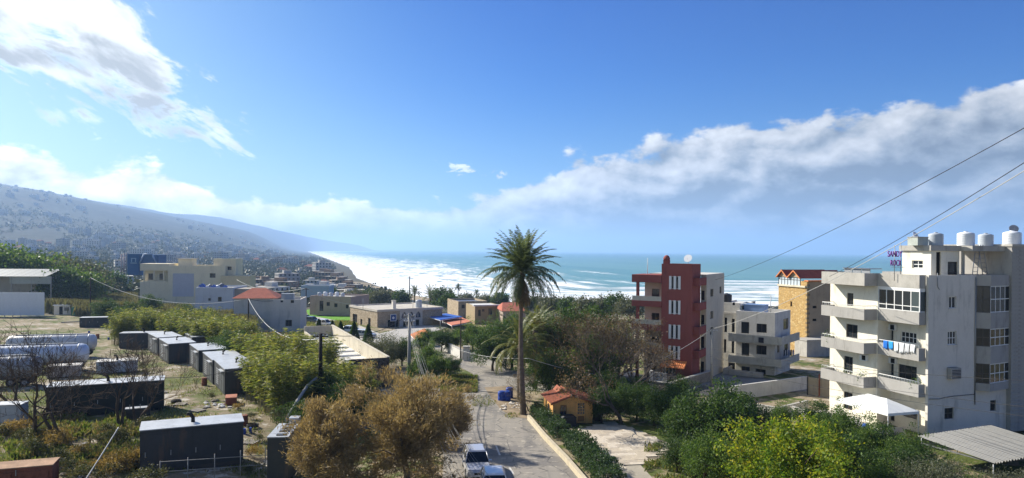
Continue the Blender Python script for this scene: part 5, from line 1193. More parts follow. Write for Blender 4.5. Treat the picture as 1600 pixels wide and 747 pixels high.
# ------------------------------------------------------------ yard of generators and trailers
M_gen = mat('charcoal_steel', (.045, .049, .054), .55, .4, .2, var=.12, scale=.6, stain=(.13, .085, .06), stain_amt=.6)
M_genroof = mat('pale_steel_roof', (.44, .46, .48), .5, .4, .2, var=.12, scale=.8, stain=(.25, .23, .20), stain_amt=.5)
def generator(W=3.5, L=7.0, H=2.8):
    E = empty('generator_container', (0, 0, 0)); MB().box(0, W, 0, L, .15, H - .08).build('body', M_gen, E); MB().box(-.05, W + .05, -.05, L + .05, H - .08, H).build('roof', M_genroof, E)
    MB().box(.05, W - .05, .05, L - .05, 0, .15).build('skid', M_dframe, E)
    for k in range(2):
        d_ = MB().box(-.035, -.003, .5 + k * 1.5, 1.85 + k * 1.5, .3, H - .35).build('door', mat('grey_steel', (.09, .095, .10), .5, .4, .2), E); MB().box(-.06, -.036, 1.6 + k * 1.5, 1.66 + k * 1.5, 1.1, 1.4).build('handle', M_metal, d_)
    MB().box(-.3, -.003, .6, 2.4, H - .42, H - .34).build('hood', M_genroof, E)
    for k in range(3): MB().box(.12 + k * (W - .2) / 3, .12 + (k + 1) * (W - .2) / 3 - .06, -.035, -.003, .3, H - .3).build('end_panel', M_gen, E)
    lv = MB()
    for k in range(8): lv.box(-.03, -.003, 4.0, 5.6, .5 + k * .22, .6 + k * .22)
    lv.build('louvre', M_metal, E)
    MB().tube([(W * .5, L * .55, H), (W * .5, L * .55, H + .35), (W * .5 + .2, L * .55, H + .5)], .14, 8).build('exhaust', mat('soot', (.02, .02, .02), .8, .2), E)
    return E
g0 = generator(); spots = [(351, 619, 1.0, 'charcoal generator container ending the curved row beside the reeds'), (332, 601, 1.0, 'second charcoal generator from the reed end of the row'), (310, 582, 1.0, 'third charcoal generator from the reed end of the row'), (263, 569, 1.0, 'charcoal generator with open hood in the middle of the row'), (246, 556, 1.0, 'charcoal generator at the inner bend of the row'), (300, 553, .95, 'charcoal generator standing behind the row, only its roof clear'), (278, 543, .95, 'charcoal generator behind the inner bend of the row')]
for i, (px, py, s, lab) in enumerate(spots):
    o = g0 if i == 0 else copy_tree(g0); p = gnd(px, py); o.location = p; o.rotation_euler = (0, 0, math.radians((31, 32, 33, 36, 38, 35, 36)[i])); o.scale = (s, s, s); tag(o, lab, 'generator', 'generators in the yard')
def big_box(px, py, r, L, W, H, label, body=None, exhaust=True, roof=None):
    p = gnd(px, py); E = empty('steel_container', p, math.radians(r), label, 'container', 'steel containers in the yard'); b = body or M_gen
    MB().box(0, L, 0, W, .12, H - .06).build('body', b, E); MB().box(-.04, L + .04, -.04, W + .04, H - .06, H).build('roof', roof or M_genroof, E); MB().box(.1, L - .1, .1, W - .1, -.2, .12).build('skid', M_dframe, E)
    n = max(2, int(L / 1.6))
    for k in range(n): dp = MB().box(.15 + k * (L - .3) / n, .15 + (k + 1) * (L - .3) / n - .07, -.045, -.003, .35, H - .3).build('door_panel', b, E); MB().box(.3 + k * (L - .3) / n, .36 + k * (L - .3) / n, -.07, -.046, 1.0, 1.35).build('handle', M_metal, dp)
    if exhaust: MB().tube([(L * .5, W * .45, H), (L * .5, W * .45, H + .3), (L * .5 - .15, W * .45, H + .55), (L * .5 - .4, W * .45, H + .6)], .13, 8).build('exhaust', mat('soot', (.02, .02, .02)), E)
    return E
big_box(218, 739, 25, 6.5, 2.6, 2.85, 'large charcoal generator container with bent exhaust by the patio gravel')
big_box(72, 655, 25, 9.2, 2.5, 2.8, 'long dark green container behind the bare trees', mat('dark_green_steel', (.022, .030, .030), .55, .4, .2, var=.12))
big_box(186, 545, 12, 7.0, 2.5, 2.6, 'dark container with snow-pale roof ahead of the generator row')
big_box(124, 512, 18, 6.8, 2.4, 2.2, 'dark louvred container beside the green portable cabin', exhaust=False)
big_box(-30, 672, 12, 2.9, 1.4, 2.0, 'pale grey electrical cabinet beside the bare tree', mat('pale_grey_steel', (.40, .44, .45), .6, .3, .1, var=.1, stain=(.28, .27, .25)), False)
big_box(-45, 775, 20, 4.2, 1.6, 1.5, 'rusty brown steel skip with pale lid', mat('rust', (.22, .08, .045)), False, mat('rusty_top', (.38, .24, .15), .9, .2, var=.25))
big_box(196, 657, 25, 1.9, .8, 1.0, 'small black steel cabinet beside the long green container', exhaust=False)
big_box(72, 592, 25, 3.4, 2.0, 1.4, 'low pale trailer with cream cover behind the green container', mat('cream_panel', (.52, .46, .38), .8, .2, var=.1), False, mat('pale_panel', (.60, .58, .54), .8, .2, var=.1))
big_box(150, 585, 25, 4.4, 2.2, 1.5, 'white low trailer body beside the tank trailers', mat('white_panel', (.55, .55, .54), .7, .3, var=.06), True, mat('pale_panel', (.60, .58, .54)))
p = gnd(352, 634); t = empty('brick_crate', p, math.radians(20), 'small rust red crate beside the generator row end', 'crate'); MB().box(0, 1.0, 0, 1.6, 0, .7).build('crate_body', mat('crate_red', (.20, .07, .05), .9, .2), t); MB().box(-.03, 1.03, -.03, 1.63, .7, .76).build('crate_lid', mat('rust_lid', (.36, .15, .10), .9, .2, var=.2), t)
# switchgear with four pale tops
def switchgear():
    p = gnd(417, 757); E = empty('switchgear_bank', p, math.radians(6), 'bank of four dark cabinets with pale vented tops', 'switchgear'); 
    for k in range(4):
        c = MB().box(0, 1.35, k * .95, k * .95 + .92, 0, 3.1).build('cabinet', M_gen, E); MB().box(-.03, 1.38, k * .95 - .01, k * .95 + .9, 3.1, 3.17).build('top', M_genroof, c); MB().box(.5, 1.15, k * .95 + .3, k * .95 + .62, 3.171, 3.24).build('vent', mat('grey_steel', (.09, .095, .10)), c)
    MB().box(.6, 1.3, 3.85, 4.6, 0, 3.5).build('end_cabinet', M_genroof, E)
switchgear()
def tank_trailer(px, py, r, L, label, col):
    p = gnd(px, py); E = empty('tank_trailer', p, math.radians(r), label, 'tank trailer', 'tank trailers parked in the yard'); R0 = 1.2; zc = 2.05
    mb = MB(); pts = []; rr = []
    for u, k in ((0, .2), (.01, .7), (.03, .92), (.06, 1), (.94, 1), (.97, .92), (.99, .7), (1, .2)): pts.append((L * u, 0, zc)); rr.append(R0 * k)
    mb.tube(pts, rr, 20); mb.build('tank', col, E)
    for k in range(7): MB().tube([(L * (.08 + .14 * k) - .04, 0, zc), (L * (.08 + .14 * k) + .04, 0, zc)], R0 * 1.02, 20).build('band', M_metal, E)
    MB().box(L * .1, L * .9, -.15, .15, zc + R0 - .02, zc + R0 + .1).build('walkway', M_metal, E); MB().box(.2, L - .4, -.9, .9, .75, .95).build('chassis', M_dframe, E)
    for x in (L - 1.2, L - 2.5):
        for y in (-1.05, 1.05):
            w_ = MB().tube([(x, y - .15, .5), (x, y + .15, .5)], .5, 14, smooth=False).build('wheel', mat('tyre', (.02, .02, .02), .9, .2), E); MB().tube([(x, y - .16, .5), (x, y + .16, .5)], .26, 10, smooth=False).build('rim', M_metal, w_)
    for y in (-.7, .7): MB().box(1.4, 1.55, y - .08, y + .08, -.2, .75).build('landing_leg', M_dframe, E)
tank_trailer(-50, 583, 17, 13.0, 'long bluish white tank trailer behind the cream trailer', mat('blue_white_tank', (.50, .55, .64), .45, .4, .1, var=.08, stain=(.34, .34, .36)))
tank_trailer(10, 560, 17, 11.5, 'white tank trailer farther from the green container', mat('white_tank', (.58, .57, .56), .45, .4, .1, var=.08, stain=(.36, .33, .30)))
tank_trailer(-70, 606, 17, 8.0, 'dull grey tank trailer just behind the grey cabinet', mat('grey_tank', (.34, .35, .36), .5, .4, .1, var=.1, stain=(.2, .19, .18)))
# cabins, shed and warehouse on the far left
p = gnd(84, 492); t = empty('portable_cabin', p, math.radians(15), 'white portable cabin with flat overhanging roof', 'cabin'); MB().box(0, 4.4, 0, 2.4, 0, 2.5).build('body', M_white, t); MB().box(-.2, 4.9, -.3, 2.6, 2.5, 2.66).build('roof', M_plastic, t); MB().box(1.3, 2.1, -.03, -.003, .1, 2.2).build('door', M_dark, t); MB().box(2.5, 3.6, -.03, -.003, 1.1, 2.0).build('window', M_glass, t)
p = gnd(111, 494); t = empty('portable_toilet', p, math.radians(15), 'dark green portable toilet booth before the white cabin', 'portable toilet'); gm = mat('green_plastic', (.03, .13, .08), .6, .3); MB().box(0, 1.3, 0, 1.3, 0, 2.2).build('body', gm, t); MB().extr([(-.05, 2.2), (1.35, 2.2), (1.2, 2.38), (.1, 2.38)], 'y', -.05, 1.35).build('roof', gm, t); MB().box(.25, 1.05, -.03, -.003, .1, 2.0).build('door', mat('green_plastic_light', (.05, .20, .13), .6, .3), t)
def warehouse():
    f = Frame(-45, 205, 6, gz(-130, 205)); E = f.empty('warehouse_shed', label='open grey warehouse shed with pitched sheet roof under the trees', cat='shed'); W = f.fx(80, 0); z1 = f.fz(432, W, 0); z2 = f.fz(420, W * .5, 0)
    MB().box(f.fx(15, 0), W, 0, .2, z1 - 2.2, z1).build('side_panel', mat('pale_sheet', (.36, .38, .34), .7, .3, .1, var=.07), E); MB().box(0, W, 8, 8.2, -1, z1).build('rear_wall', M_grey, E)
    me = MB().quadpoly([(0, -.6, 0), (1.12, -.6, 0), (1.12, 9, 1.9), (0, 9, 1.9)]).mesh('roof_sheet', mat('roof_sheet', (.20, .21, .21), .5, .4, .3, var=.12))
    n = int(W / 1.15)
    for k in range(n): o = link('roof_sheet', me, E); o.location = (k * 1.15, 0, z1 + .02 * (k % 2)); md = o.modifiers.new('s', 'SOLIDIFY'); md.thickness = .06
    for k in range(5): MB().box(k * W / 4 - .1, k * W / 4 + .1, .0, .2, -1, z1).build('post', M_metal, E)
    f2 = Frame(-45, 180, 4, gz(-115, 180)); E2 = f2.empty('white_hoarding', label='long white panel hoarding before the warehouse shed', cat='hoarding'); W2 = f2.fx(70, 0); h = f2.fz(457, W2, 0); n = 9
    me = MB().box(0, W2 / n - .04, 0, .15, .4, h).mesh('hoarding_panel', M_plastic)
    for k in range(n): o = link('hoarding_panel', me, E2); o.location = (k * W2 / n, 0, 0); MB().box(k * W2 / n, k * W2 / n + .15, .16, .3, -.3, h).build('post', M_metal, E2)
warehouse()
for k, (px, py, L, r) in enumerate(((20, 497, 6, 8), (42, 493, 5, 14), (60, 496, 4, 4), (95, 505, 7, 10))):
    p = gnd(px, py); o = MB().box(0, L, 0, .5, .05, .3).build('timber_baulk', mat('weathered_timber', (.30, .27, .23), .9, .2, var=.2)); o.location = p; o.rotation_euler = (0, math.radians(-2), math.radians(r)); tag(o, ['grey timber baulk lying before the white hoarding', 'leaning grey plank beside the white hoarding end', 'short grey baulk near the portable cabin', 'long pale pipe on the ground beneath the portable cabin'][k], 'timber', 'timber lying in the yard')
# far advertising building (blue) with arched frame
f, E, W, T = box_house('blue_billboard_hall', 'blue fronted hall with pale lettering behind the cream villa', 199, 217, 397, 425, 330, 3, 10, mat('hall_blue', (.03, .13, .28), .7, .3, var=.06), [])
MB().box(f.fx(204, 0), f.fx(214, 0), -.12, -.02, f.fz(411.6, 0, 0), f.fz(410.4, 0, 0)).build('lettering', mat('pale_blue_letter', (.35, .5, .58), .6, .3), E); lo = MB(); xm = f.fx(209, 0); zc = f.fz(406, 0, 0)
lo.box(xm - 1.2, xm + 1.2, -.12, -.02, zc + .5, zc + .9); lo.box(xm - 1.1, xm - .7, -.12, -.02, zc - 1, zc + .5); lo.box(xm + .7, xm + 1.1, -.12, -.02, zc - 1, zc + .5); lo.build('emblem', mat('pale_blue_letter', (.35, .5, .58)), E)
MB().box(f.fx(217.3, 0), f.fx(247, 0), .5, 9, -1.5, T - .2).build('annex_wall', mat('annex_blue', (.07, .16, .30), .7, .3), E)
for a, b in ((218, 225), (245, 238)):
    MB().tube([(f.fx(a, -.5), -.5, f.fz(412, 0, 0)), (f.fx(b, -.5), -.5, f.fz(397, 0, 0))], .35, 6).build('brace', mat('pale_blue_steel', (.32, .42, .56), .6, .3), E)
MB().tube([(f.fx(225, -.5), -.5, f.fz(397, 0, 0)), (f.fx(238, -.5), -.5, f.fz(397, 0, 0))], .35, 6).build('brace', mat('pale_blue_steel', (.32, .42, .56)), E)
for k in range(3): MB().tube([(f.fx(190 + 4 * k, 1), 1, -1), (f.fx(190 + 4 * k, 1), 1, T + .5 - .6 * (k == 0))], .3, 6).build('frame_post', mat('pinkish_steel', (.42, .36, .36), .7, .3), E)

# ------------------------------------------------------------ cars
def make_car(name, col, suv=False):
    E = empty(name, (0, 0, 0)); paint = mat('car_paint_' + name, col, .3, .5, .2, var=.03, coat=.6); L = 4.3; W = 1.76; h0, h1 = .28, (.95 if suv else .86); H = 1.62 if suv else 1.44
    side = [(-2.15, .35), (-2.12, .62), (-2.0, h1 * .86), (-1.0, h1), (-.95, h1), (1.45, h1 + .02), (2.05, h1 - .02), (2.14, .65), (2.12, .35)]
    bm = bmesh.new()
    def ring(x, zt, w): return [(x, -w, h0), (x, -w * 1.0, zt * .6), (x, -w * .93, zt), (x, w * .93, zt), (x, w, zt * .6), (x, w, h0)]
    st = [(-2.15, .60, .62), (-2.05, h1 * .82, .80), (-1.6, h1 * .93, .86), (-1.0, h1, .88), (1.3, h1 + .03, .88), (1.9, h1 + .02, .85), (2.12, h1 - .08, .78)]
    rings = [[bm.verts.new(p) for p in ring(*s)] for s in st]
    for a, b in zip(rings[:-1], rings[1:]):
        for i in range(6): bm.faces.new((a[i], a[(i + 1) % 6], b[(i + 1) % 6], b[i]))
    bm.faces.new(rings[0]); bm.faces.new(rings[-1][::-1]); bmesh.ops.recalc_face_normals(bm, faces=bm.faces[:])
    me = bpy.data.meshes.new('body'); bm.to_mesh(me); bm.free(); me.materials.append(paint); o = link('body', me, E); md = o.modifiers.new('b', 'BEVEL'); md.width = .06; md.segments = 2
    def cab(name_, z0, z1, x, w, m_, gro=0):
        b = MB(); (xa, xb), (ya, yb) = x; (w0, w1) = w
        v = [(xa, -w0, z0), (xb, -w0, z0), (xb, w0, z0), (xa, w0, z0), (ya, -w1, z1), (yb, -w1, z1), (yb, w1, z1), (ya, w1, z1)]; b.v = v
        for q in ((0, 3, 2, 1), (4, 5, 6, 7), (0, 1, 5, 4), (1, 2, 6, 5), (2, 3, 7, 6), (3, 0, 4, 7)): b.f.append(q); b.mi.append(0); b.sm.append(0)
        return b.build(name_, m_, E, bevel=.03)
    xb = 2.0 if suv else 1.75
    cab('windows', h1 - .03, H - .09, ((-.98, xb), (-.35, xb - .5)), (.84, .66), glass_mat('car_glass', (.015, .018, .02), .05)); cab('roof', H - .10, H, ((-.38, xb - .47), (-.25, xb - .6)), (.67, .58), paint)
    for sx in (-1, 1):
        b = MB(); w0, w1 = .85 * sx, .67 * sx
        for (x0, x1) in ((-.98, -.36), (.45, .40), (xb, xb - .5)): b.tube([(x0, w0, h1 - .02), (x1, w1, H - .08)], .035, 5)
        b.build('pillar', paint, E)
    for x in (-1.32, 1.32):
        for y in (-.80, .80):
            w_ = MB().tube([(x, y - .1, .31), (x, y + .1, .31)], .31, 14, smooth=False).build('wheel', mat('tyre', (.02, .02, .02)), E); MB().tube([(x, y - .105, .31), (x, y + .105, .31)], .19, 10, smooth=False).build('rim', M_metal, w_)
    for y in (-.58, .58): MB().box(-2.13, -1.98, y - .18, y + .18, .58, .70).build('headlight', glass_mat('lamp_glass', (.6, .62, .64), .1), E); MB().box(2.05, 2.14, y - .16, y + .16, .62, .8).build('tail_light', mat('red_lens', (.25, .01, .01), .2, .5), E)
    MB().box(-2.17, -2.05, -.32, .32, .45, .58).build('grille', M_dark, E); MB().box(-2.18, -2.16, -.25, .25, .34, .43).build('number_plate', M_wframe, E)
    for y in (-.95, .95): MB().box(-.75, -.58, y - .09, y + .09, .92, 1.04).build('mirror', paint, E)
    return E
CARS = {'silver_car': make_car('silver_car', (.50, .51, .53), True), 'white_car': make_car('white_car', (.70, .70, .69), True), 'black_car': make_car('black_car', (.02, .022, .025)), 'grey_car': make_car('grey_car', (.10, .12, .13), True)}
used = set()
for nm, px, py, r, lab in (('silver_car', 744, 738, 98, 'silver car parked nose out at the roadside under the brown trees'), ('white_car', 772, 778, 95, 'white car close behind a silver one on the road edge'), ('black_car', 1047, 603, 200, 'black car parked behind the iron gate of the red tower'), ('grey_car', 488, 505, 160, 'dark grey car parked beside the telegraph pole at the lawn'), ('white_car', 508, 510, 160, 'white car parked against the lawn edge'), ('white_car', 551, 521, 165, 'white car parked by the stone house end wall'), ('silver_car', 572, 528, 150, 'silver car half hidden behind the small conifers'), ('black_car', 478, 501, 150, 'black car tucked behind the white house corner'), ('grey_car', 914, 606, 15, 'dark car shaded under the bare trees by the lane')):
    src = CARS[nm]
    o = src if nm not in used else copy_tree(src); used.add(nm); p = gnd(px, py); o.location = (p.x, p.y, p.z + .05); o.rotation_euler = (0, 0, math.radians(r)); tag(o, lab, 'car', 'parked cars'); o.name = 'parked_car'
# blue drums and rubble
for k, (px, py, r_, h) in enumerate(((784, 626, .42, 1.0), (792, 626, .42, 1.0), (796, 622, .40, 1.15))):
    p = gnd(px, py); t = empty('blue_drum', p, 0, ['blue plastic drum, outermost towards the road', 'blue plastic drum in the middle of three', 'blue plastic drum with tilted lid, closest to the palm trunk'][k], 'drum', 'blue drums by the palm'); bm_ = mat('drum_blue', (.012, .055, .33), .45, .4, var=.1); MB().lathe([(r_ * .9, 0), (r_, .06), (r_, h * .45), (r_ * .94, h * .48), (r_, h * .52), (r_, h * .95), (r_ * .9, h)], 16).build('drum_body', bm_, t); o = MB().lathe([(r_ * .8, h), (r_ * .8, h + .04)], 14).build('lid', bm_, t)
rnd = random.Random(9)
for k in range(26):
    px, py = rnd.uniform(782, 815), rnd.uniform(630, 641); p = gnd(px, py); s = rnd.uniform(.1, .32); v = []
    bm = bmesh.new(); bmesh.ops.create_icosphere(bm, subdivisions=1, radius=s)
    for q in bm.verts: q.co *= rnd.uniform(.7, 1.2); q.co.z *= .6
    me = bpy.data.meshes.new('rubble'); bm.to_mesh(me); bm.free(); me.materials.append(mat('rubble_pale', (.55, .50, .43), .95, .1, var=.2)); o = link('rubble_stone', me); o.location = (p.x, p.y, p.z + s * .2); tag(o, 'pale broken stone in the rubble heap by the palm trunk', 'stone', 'rubble by the palm trunk')
for k in range(60):
    px, py = (rnd.uniform(60, 240), rnd.uniform(690, 750)) if k % 2 else (rnd.uniform(320, 380), rnd.uniform(625, 640)); p = gnd(px, py); s = rnd.uniform(.12, .4)
    bm = bmesh.new(); bmesh.ops.create_icosphere(bm, subdivisions=1, radius=s)
    for q in bm.verts: q.co *= rnd.uniform(.6, 1.2); q.co.z *= .5
    me = bpy.data.meshes.new('debris'); bm.to_mesh(me); bm.free(); me.materials.append(mat('debris_%d' % (k % 3), [(.50, .48, .44), (.20, .17, .14), (.62, .62, .62)][k % 3], .9, .2, var=.2)); o = link('debris_lump', me); o.location = (p.x, p.y, p.z + s * .15); o.rotation_euler = (0, 0, rnd.random() * 6)
    tag(o, ['grey lump of concrete debris on the yard ground', 'dark lump of debris on the yard ground', 'white scrap lying on the yard ground'][k % 3] + (' before the large generator' if k % 2 else ' at the generator row end'), 'debris', 'debris in the yard ' + str(k % 6))

# ------------------------------------------------------------ poles and cables
M_pole = mat('creosoted_pole', (.045, .035, .028), .9, .2, var=.2); M_cpole = mat('concrete_pole', (.38, .36, .32), .9, .2, var=.12)
def pole(px, q_top, q_base, label, m=M_pole, r=.14, arms=1, d=None, name='utility_pole', zt=None):
    p = gnd(px, q_base) if d is None else Vector((lateral(px, d), d, gz(lateral(px, d), d))); x, dd = p.x, p.y; top = CAMZ + (CY + (px - CX) * math.tan(ROLL) - q_top) * dd / F
    E = empty(name, p, 0, label, 'pole'); h = top - p.z; MB().tube([(0, 0, -.5), (0, 0, h)], [r * 1.25, r * .8], 8).build('shaft', m, E)
    for k in range(arms):
        a = MB().box(-.7, .7, -.06, .06, h - .35 - k * .7, h - .23 - k * .7).build('crossarm', m, E)
        for x_ in (-.6, -.2, .2, .6): MB().lathe([(.05, 0), (.06, .06), (.03, .12)], 6, (x_, 0, h - .23 - k * .7)).build('insulator', M_plastic, a)
    return Vector((p.x, p.y, top))
T1 = pole(500, 521, 640, 'dark timber utility pole rising from the bamboo', d=66, r=.2, arms=1)
T2 = pole(388, 467, 520, 'dark timber pole in front of the red roofed house', d=138, arms=0)
T3 = pole(478, 450, 512, 'tall dark timber pole beside the white house', d=170, arms=1)
T4 = pole(639, 490, 587, 'pale concrete utility pole hung with a fan of cables', m=M_cpole, r=.2, arms=2, d=88)
T5 = pole(719.5, 497, 562, 'slim black steel pole beside the gate pillar', arms=0, r=.09)
T6 = pole(1112, 514, 603, 'pale concrete pole at the corner of the red tower', m=M_cpole, r=.15, arms=1)
T7 = pole(141, 434, 488, 'dark timber pole behind the portable cabin', arms=1, d=170)
T8 = pole(640, 432, 462, 'far pole standing above the beach scrub', arms=1, d=330, r=.25)
T9 = pole(714, 563, 588, 'short roadside post with a small grey plate', m=M_cpole, r=.06, arms=0); 
o = MB().box(-.45, .45, -.04, .0, -.5, 0).build('roadside_plate', mat('grey_panel', (.35, .38, .42))); o.location = T9 + Vector((0, -.08, 0)); tag(o, 'small grey plate fixed to the short roadside post', 'sign')
# grey conduit leaning on the first pole
b_ = at(450, 654, 56); tag(MB().tube([at(447, 657, 56), at(462, 630, 59), at(480, 603, 62), at(495, 590, 65.7)], .13, 8).build('cable_conduit', M_cpole), 'thick grey conduit sagging from the timber pole to the switchgear', 'conduit')
def cable(a, b, sag, r, m, label, n=18):
    a, b = Vector(a), Vector(b); pts = [a.lerp(b, k / n) - Vector((0, 0, sag * 4 * (k / n) * (1 - k / n))) for k in range(n + 1)]
    return tag(MB().tube(pts, r, 5).build('overhead_cable', m), label, 'cable', 'overhead cables')
M_cb = mat('black_cable', (.03, .03, .032), .7, .3); M_cg = mat('grey_cable', (.22, .22, .21), .7, .3); M_cw = mat('pale_cable', (.45, .45, .43), .7, .3)
cable(at(1640, 178, 30), at(1108, 440, 100), .8, .02, M_cb, 'black cable crossing the sky to the roof of the red tower')
cable(at(1640, 229, 30), at(1296, 432, 66), .25, .02, M_cb, 'black cable running down past the rooftop tanks to the white block corner')
cable(at(1640, 243, 32), T6, 1.0, .022, M_cw, 'pale cable dropping across the white block to the concrete pole')
cable(T6, at(960, 588, 80), .7, .028, M_cw, 'pale cable from the concrete pole over the driveway trees'); cable(at(960, 588, 80), at(826, 560, 72), .3, .028, M_cw, 'pale cable passing behind the tall palm trunk'); cable(at(826, 560, 72), T5 - Vector((0, 0, 5)), .4, .025, M_cw, 'pale cable from the palm to the slim black pole')
cable(T1, T4, 1.2, .03, M_cb, 'black cable between the timber pole and concrete pole'); cable(T1, at(250, 590, 62), 1.2, .025, M_cb, 'black cable from the timber pole over the generators')
cable(T2, T1 - Vector((0, 0, .5)), 2.5, .045, M_cw, 'thick pale cable sagging over the reeds to the timber pole'); cable(T2, T7, 3.0, .04, M_cw, 'pale cable sagging across the reed field'); cable(T2, T3, 1.5, .05, M_cb, 'black cable by the white house gable')
cable(T3, at(560, 476, 170), 1.0, .04, M_cw, 'pale cable from the tall pole to the stone house'); cable(at(370, 437, 220), T3, 2, .05, M_cw, 'pale cable descending from the cream villa roof')
rnd = random.Random(3)
for k in range(9):
    cable(T4 + Vector((rnd.uniform(-.6, .6), 0, -.3 - .7 * (k % 2))), at(716 + k * 9, 772, 36 + k * .3), 1.2 + .12 * k, .010, M_cg, ['outermost pale cable of the fan below the concrete pole', 'second pale cable of the fan below the concrete pole', 'third pale cable of the fan below the concrete pole', 'fourth pale cable of the fan below the concrete pole', 'middle pale cable of the fan below the concrete pole', 'sixth pale cable of the fan below the concrete pole', 'seventh pale cable of the fan below the concrete pole', 'eighth pale cable of the fan below the concrete pole', 'innermost pale cable of the fan below the concrete pole'][k])
for k, (q0, q1) in enumerate(((556, 597), (598, 640), (606, 655))): cable(at(1110, 545 + k * 12, 86), at(1640, q1, 46), .5, .016, M_cb, ['thin black cable across the upper floors of the white block', 'thin black cable across the lower balconies of the white block', 'thin black cable above the white canopy'][k])
cable(at(185, 668, 48), at(120, 770, 40), .05, .04, M_cw, 'taut pale guy line down from the yard fence')
# yard fence of pipe posts
p0, p1 = gnd(250, 757), gnd(452, 741); 
E = empty('pipe_fence', p0, 0, 'thin pipe rail fence before the large generator', 'fence')
for k in range(6): q = p0.lerp(p1, k / 5) - p0; MB().tube([(q.x, q.y, -.2), (q.x, q.y, 1.5)], .03, 6).build('post', M_cpole, E)
for z in (.8, 1.45): MB().tube([(0, 0, z), tuple(p1 - p0 + Vector((0, 0, z)))], .022, 6).build('rail', M_cpole, E)

rnd = random.Random(12); JK = ['rusty drum', 'grey pallet', 'coil of black hose', 'blue jerrycan']
for k in range(22):
    px, py = [(rnd.uniform(225, 345), rnd.uniform(600, 650)), (rnd.uniform(100, 230), rnd.uniform(590, 625)), (rnd.uniform(20, 200), rnd.uniform(515, 540)), (rnd.uniform(380, 412), rnd.uniform(650, 735))][k % 4]; q = rnd.randrange(4); p = gnd(px, py); wh = [' on the open ground between the generators', ' beside the long green container', ' beyond the tank trailers', ' beside the switchgear bank'][k % 4]
    E = empty(['oil_drum', 'pallet', 'hose_coil', 'jerrycan'][q], p, rnd.random() * 3, JK[q] + wh, ['drum', 'pallet', 'hose', 'jerrycan'][q], 'junk, ' + JK[q] + wh)
    if q == 0: MB().lathe([(.29, 0), (.3, .03), (.3, .29), (.31, .3), (.3, .31), (.3, .85), (.27, .88)], 14).build('drum_body', mat('rust', (.22, .08, .045)), E); MB().lathe([(.05, .88), (.05, .9)], 8).build('bung', M_metal, E)
    elif q == 1:
        for j in range(6): MB().box(-.6, .6, -.5 + j * .18, -.38 + j * .18, .12, .145).build('slat', mat('weathered_timber', (.30, .27, .23)), E)
        for y in (-.45, 0, .38): MB().box(-.6, .6, y, y + .08, 0, .12).build('bearer', mat('weathered_timber', (.30, .27, .23)), E)
    elif q == 2:
        for j in range(3): MB().tube([(.45 * math.cos(a), .45 * math.sin(a), .06 + .1 * j) for a in np.linspace(0, 6.28, 17)], .05, 5).build('hose_turn', M_cb, E)
    else: MB().extr([(-.18, 0), (.18, 0), (.18, .36), (.06, .45), (-.18, .45)], 'y', -.1, .1).build('can_body', mat('drum_blue', (.012, .055, .33)), E); MB().tube([(.1, 0, .4), (.16, 0, .5)], .035, 6).build('spout', M_cb, E)
# ------------------------------------------------------------ vegetation
def limb_tree(mb, p, d, L, r, depth, rng, ends, spread=.55, kids=3, up=.15, seg=5, minr=.012, wob=.25):
    p = Vector(p); d = Vector(d).normalized(); pts = [p.copy()]; rr = [r]; n = 4
    for k in range(n):
        d = (d + Vector(rng.normal(size=3)) * wob * .5 + Vector((0, 0, up * .3))).normalized(); p = p + d * L / n; pts.append(p.copy()); rr.append(max(minr, r * (1 - .45 * (k + 1) / n)))
    mb.tube(pts, rr, seg, cap=False)
    if depth == 0: ends.append(p.copy()); return
    for k in range(kids):
        t = rng.uniform(.45, 1.0) if k else 1.0; i = min(n, max(1, int(round(t * n)))); q = pts[i]
        nd = (d + Vector(unit(1, rng)[0]) * spread * 1.6 + Vector((0, 0, up))).normalized()
        limb_tree(mb, q, nd, L * rng.uniform(.6, .85), max(minr, rr[i] * rng.uniform(.55, .75)), depth - 1, rng, ends, spread, kids, up, max(3, seg - 1), minr, wob)
M_bark = mat('bark', (.10, .075, .055), .95, .1, var=.25, scale=2, bump=.5, bscale=6)
M_gbark = mat('grey_bark', (.15, .125, .105), .95, .1, var=.25, scale=2, bump=.5, bscale=6)
def crown_pts(rx, ry, rz, K, rng, hollow=.5, lump=.3, floor=-.55):
    out = []
    ph = rng.uniform(0, 6.28, (6,)); 
    while len(out) < K:
        d = unit(1, rng)[0]
        if d[2] < floor: continue
        az = math.atan2(d[1], d[0]); k = 1 + lump * (math.sin(3 * az + ph[0] + 2 * d[2]) * .5 + math.sin(5 * az + ph[1] + 4 * d[2]) * .35 + math.sin(7 * d[2] + ph[2]) * .3)
        r = (hollow + (1 - hollow) * rng.random() ** .6) * k; out.append((d[0] * r * rx, d[1] * r * ry, d[2] * r * rz))
    return np.array(out)
